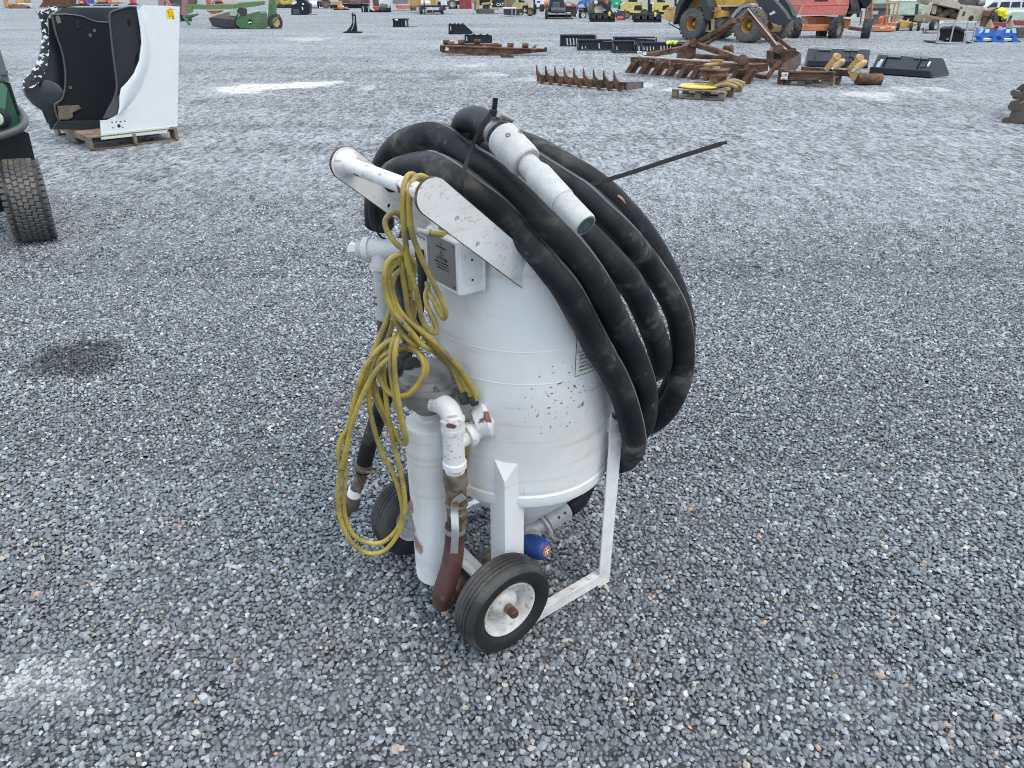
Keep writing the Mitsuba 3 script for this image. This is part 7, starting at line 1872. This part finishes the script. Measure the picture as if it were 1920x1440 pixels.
t = simple('blue_loader', 'bright blue front loader tractor with one white wheel', 'tractor', [('arm', cat(beam((1086, 5), (1098, 2), ykF, ykF, 6), beam((1086, 5), (1078, 27), ykF, ykF, 4), beam((1101, -6), (1105, 20), ykF + 0.4, ykF + 0.4, 4)), 'm_worn', (0.03, 0.15, 0.48)), ('body', sil([(1094, -14), (1116, -14), (1112, 6), (1106, 20), (1096, 10)], ykF + 0.7, 1.0), 'm_worn', (0.03, 0.14, 0.46)), ('bracket', sil([(1098, 2), (1104, 2), (1106, 18), (1100, 10)], ykF + 0.1, 0.2), 'm_worn', (0.04, 0.2, 0.55)), ('axle', blk(1086, 14, 1104, 24, ykF + 0.5, 0.5, 0.06), 'm_plain', (0.02, 0.022, 0.026)), ('notice', blk(1086, 16.8, 1094, 18.4, ykF + 0.45, 0.04, 0.004), 'm_print', (0.55, 0.57, 0.6)), ('bucket', sil([(1074, 26), (1080, 24), (1080, 32), (1074, 31)], ykF - 0.2, 0.8), 'm_plain', (0.06, 0.06, 0.065)), ('bolt', cat(*[moved(trimesh.creation.icosphere(1, 0.07), mat(P(a, b, ykF - 0.1))) for a, b in ((1085, 12), (1102, 9), (1103, 13))]), 'm_print', (0.5, 0.6, 0.75))])
c = P(1092.5, 28, ykF + 0.1)
wheel(t, [c[0], ykF + 0.1, c[2]], (0.3, -0.95, 0), max(0.3, c[2]), 0.3, rim=0.62, rimcol=(0.66, 0.66, 0.62))
ykG = gy(1130, 41)
t = simple('grey_tractor', 'small dark tractor with large rear tyre and cream rim behind a black tiller', 'tractor', [('mudguard', sil([(1106, 14), (1114, 5), (1128, 2), (1142, 12), (1150, 24), (1140, 24), (1128, 8), (1114, 12)], ykG + 0.8, 0.5), 'm_plain', (0.03, 0.034, 0.034)), ('body', blk(1124, 0, 1146, 20, ykG + 1.4, 0.9, 0.08), 'm_plain', (0.05, 0.052, 0.055)), ('beacon', sil([(1135, -8), (1140, -8), (1141, 5), (1136, 6)], ykG + 0.6, 0.2), 'm_worn', (0.55, 0.13, 0.07)), ('plate', blk(1132, 16, 1138, 20.5, ykG + 0.9, 0.05, 0.005), 'm_print', (0.66, 0.64, 0.64)), ('light', moved(trimesh.creation.icosphere(2, 0.14), mat(P(1117, 5, ykG + 0.7))), 'm_plain', (0.5, 0.5, 0.5))])
c = P(1121, 20, ykG + 1.1)
wheel(t, [c[0], ykG + 1.1, 0.75], (0.4, -0.92, 0), 0.75, 0.45, rim=0.5, rimcol=(0.60, 0.56, 0.48), lugs=14)


def tiller(lab, x0, x1, yt, yb):
    t = Thing('tiller', lab, 'tiller')
    y = gy((x0 + x1) / 2, yb)
    t.add('hood', cat(blk(x0, yt + 1, x1, yt + 5, y + 0.2, 0.8, 0.05), blk(x0 + 2, yt - 1, x1 - 2, yt + 1.5, y + 0.3, 0.5, 0.05)), 'm_plain', (0.016, 0.018, 0.022))
    for k in range(8):
        a = x0 + (x1 - x0) * (k + 0.5) / 8
        c = P(a, yt + 9, y + 0.4)
        t.add('tine_rotor', lathe([(0, -0.09), (0.26, -0.09), (0.30, 0), (0.26, 0.09), (0, 0.09)], c, c + [0.95, 0.2 * (-1) ** k, 0.2], 8), 'm_plain', (0.024, 0.027, 0.031))
    for a in (x0, x1 - 2):
        t.add('end_plate', sil([(a, yt + 1), (a + 2, yt + 1), (a + 2, yb - 4), (a, yb - 4)], y + 0.1, 0.8), 'm_plain', (0.016, 0.018, 0.022))
    t.add('skid', cat(blk(x0 + 5, yb - 2, x1 - 4, yb, y - 0.05, 0.6, 0.03), sil([(x0 + 8, yb - 5), (x1 - 9, yb - 5), (x1 - 12, yb), (x0 + 10, yb)], y + 0.1, 0.4)), 'm_plain', (0.012, 0.013, 0.016))
    c = P(x0 + (x1 - x0) * 0.78, yt + 1, y)
    t.add('yellow_cap', moved(trimesh.creation.icosphere(2, 0.12), mat(c) @ np.diag([0.7, .5, 1.3, 1])), 'm_plain', (0.60, 0.52, 0.10), smooth=True)
    return t


tiller('black rotary tiller with yellow cap in front of the grey tractor', 1106, 1153, 25, 41)
tiller('black rotary tiller with yellow cap in front of the forklift', 1188, 1240, 26, 42)
ykH = gy(1155, 30) + 1
t = simple('teal_tractor', 'teal green compact tractor hood between grey tractor and forklift', 'tractor', [('hood', sil([(1146, 0), (1154, -8), (1168, 4), (1168, 12), (1158, 16), (1148, 14)], ykH + 0.5, 0.9), 'm_gloss', (0.03, 0.32, 0.18)), ('grille', blk(1160, 10, 1168, 19, ykH + 0.45, 0.2, 0.04), 'm_plain', BLACK), ('roof_post', beam((1148, -10), (1166, 2), ykH + 1.0, ykH + 1.0, 3), 'm_plain', (0.45, 0.6, 0.55)), ('light', moved(trimesh.creation.icosphere(2, 0.12), mat(P(1156, 7, ykH + 0.4))), 'm_plain', (0.3, 0.55, 0.4))])
ykI = gy(1165, 38)
simple('grey_mower_deck', 'dark grey mower deck with a red roller at its foot', 'mower deck', [('cover', sil([(1153, 22), (1160, 18), (1173, 18), (1173, 37), (1160, 37), (1154, 30)], ykI + 0.3, 0.8), 'm_plain', (0.055, 0.06, 0.066)), ('roller', rod(P(1157, 35, ykI + 0.1), P(1168, 35, ykI + 0.1), 0.16, 16), 'm_worn', (0.42, 0.05, 0.07)), ('lever', cat(stick((1152, 20), (1157, 23), ykI + 0.2, ykI + 0.2, 2), stick((1160, 19), (1170, 19.5), ykI + 0.2, ykI + 0.2, 1.6)), 'm_metal', (0.55, 0.55, 0.55))])
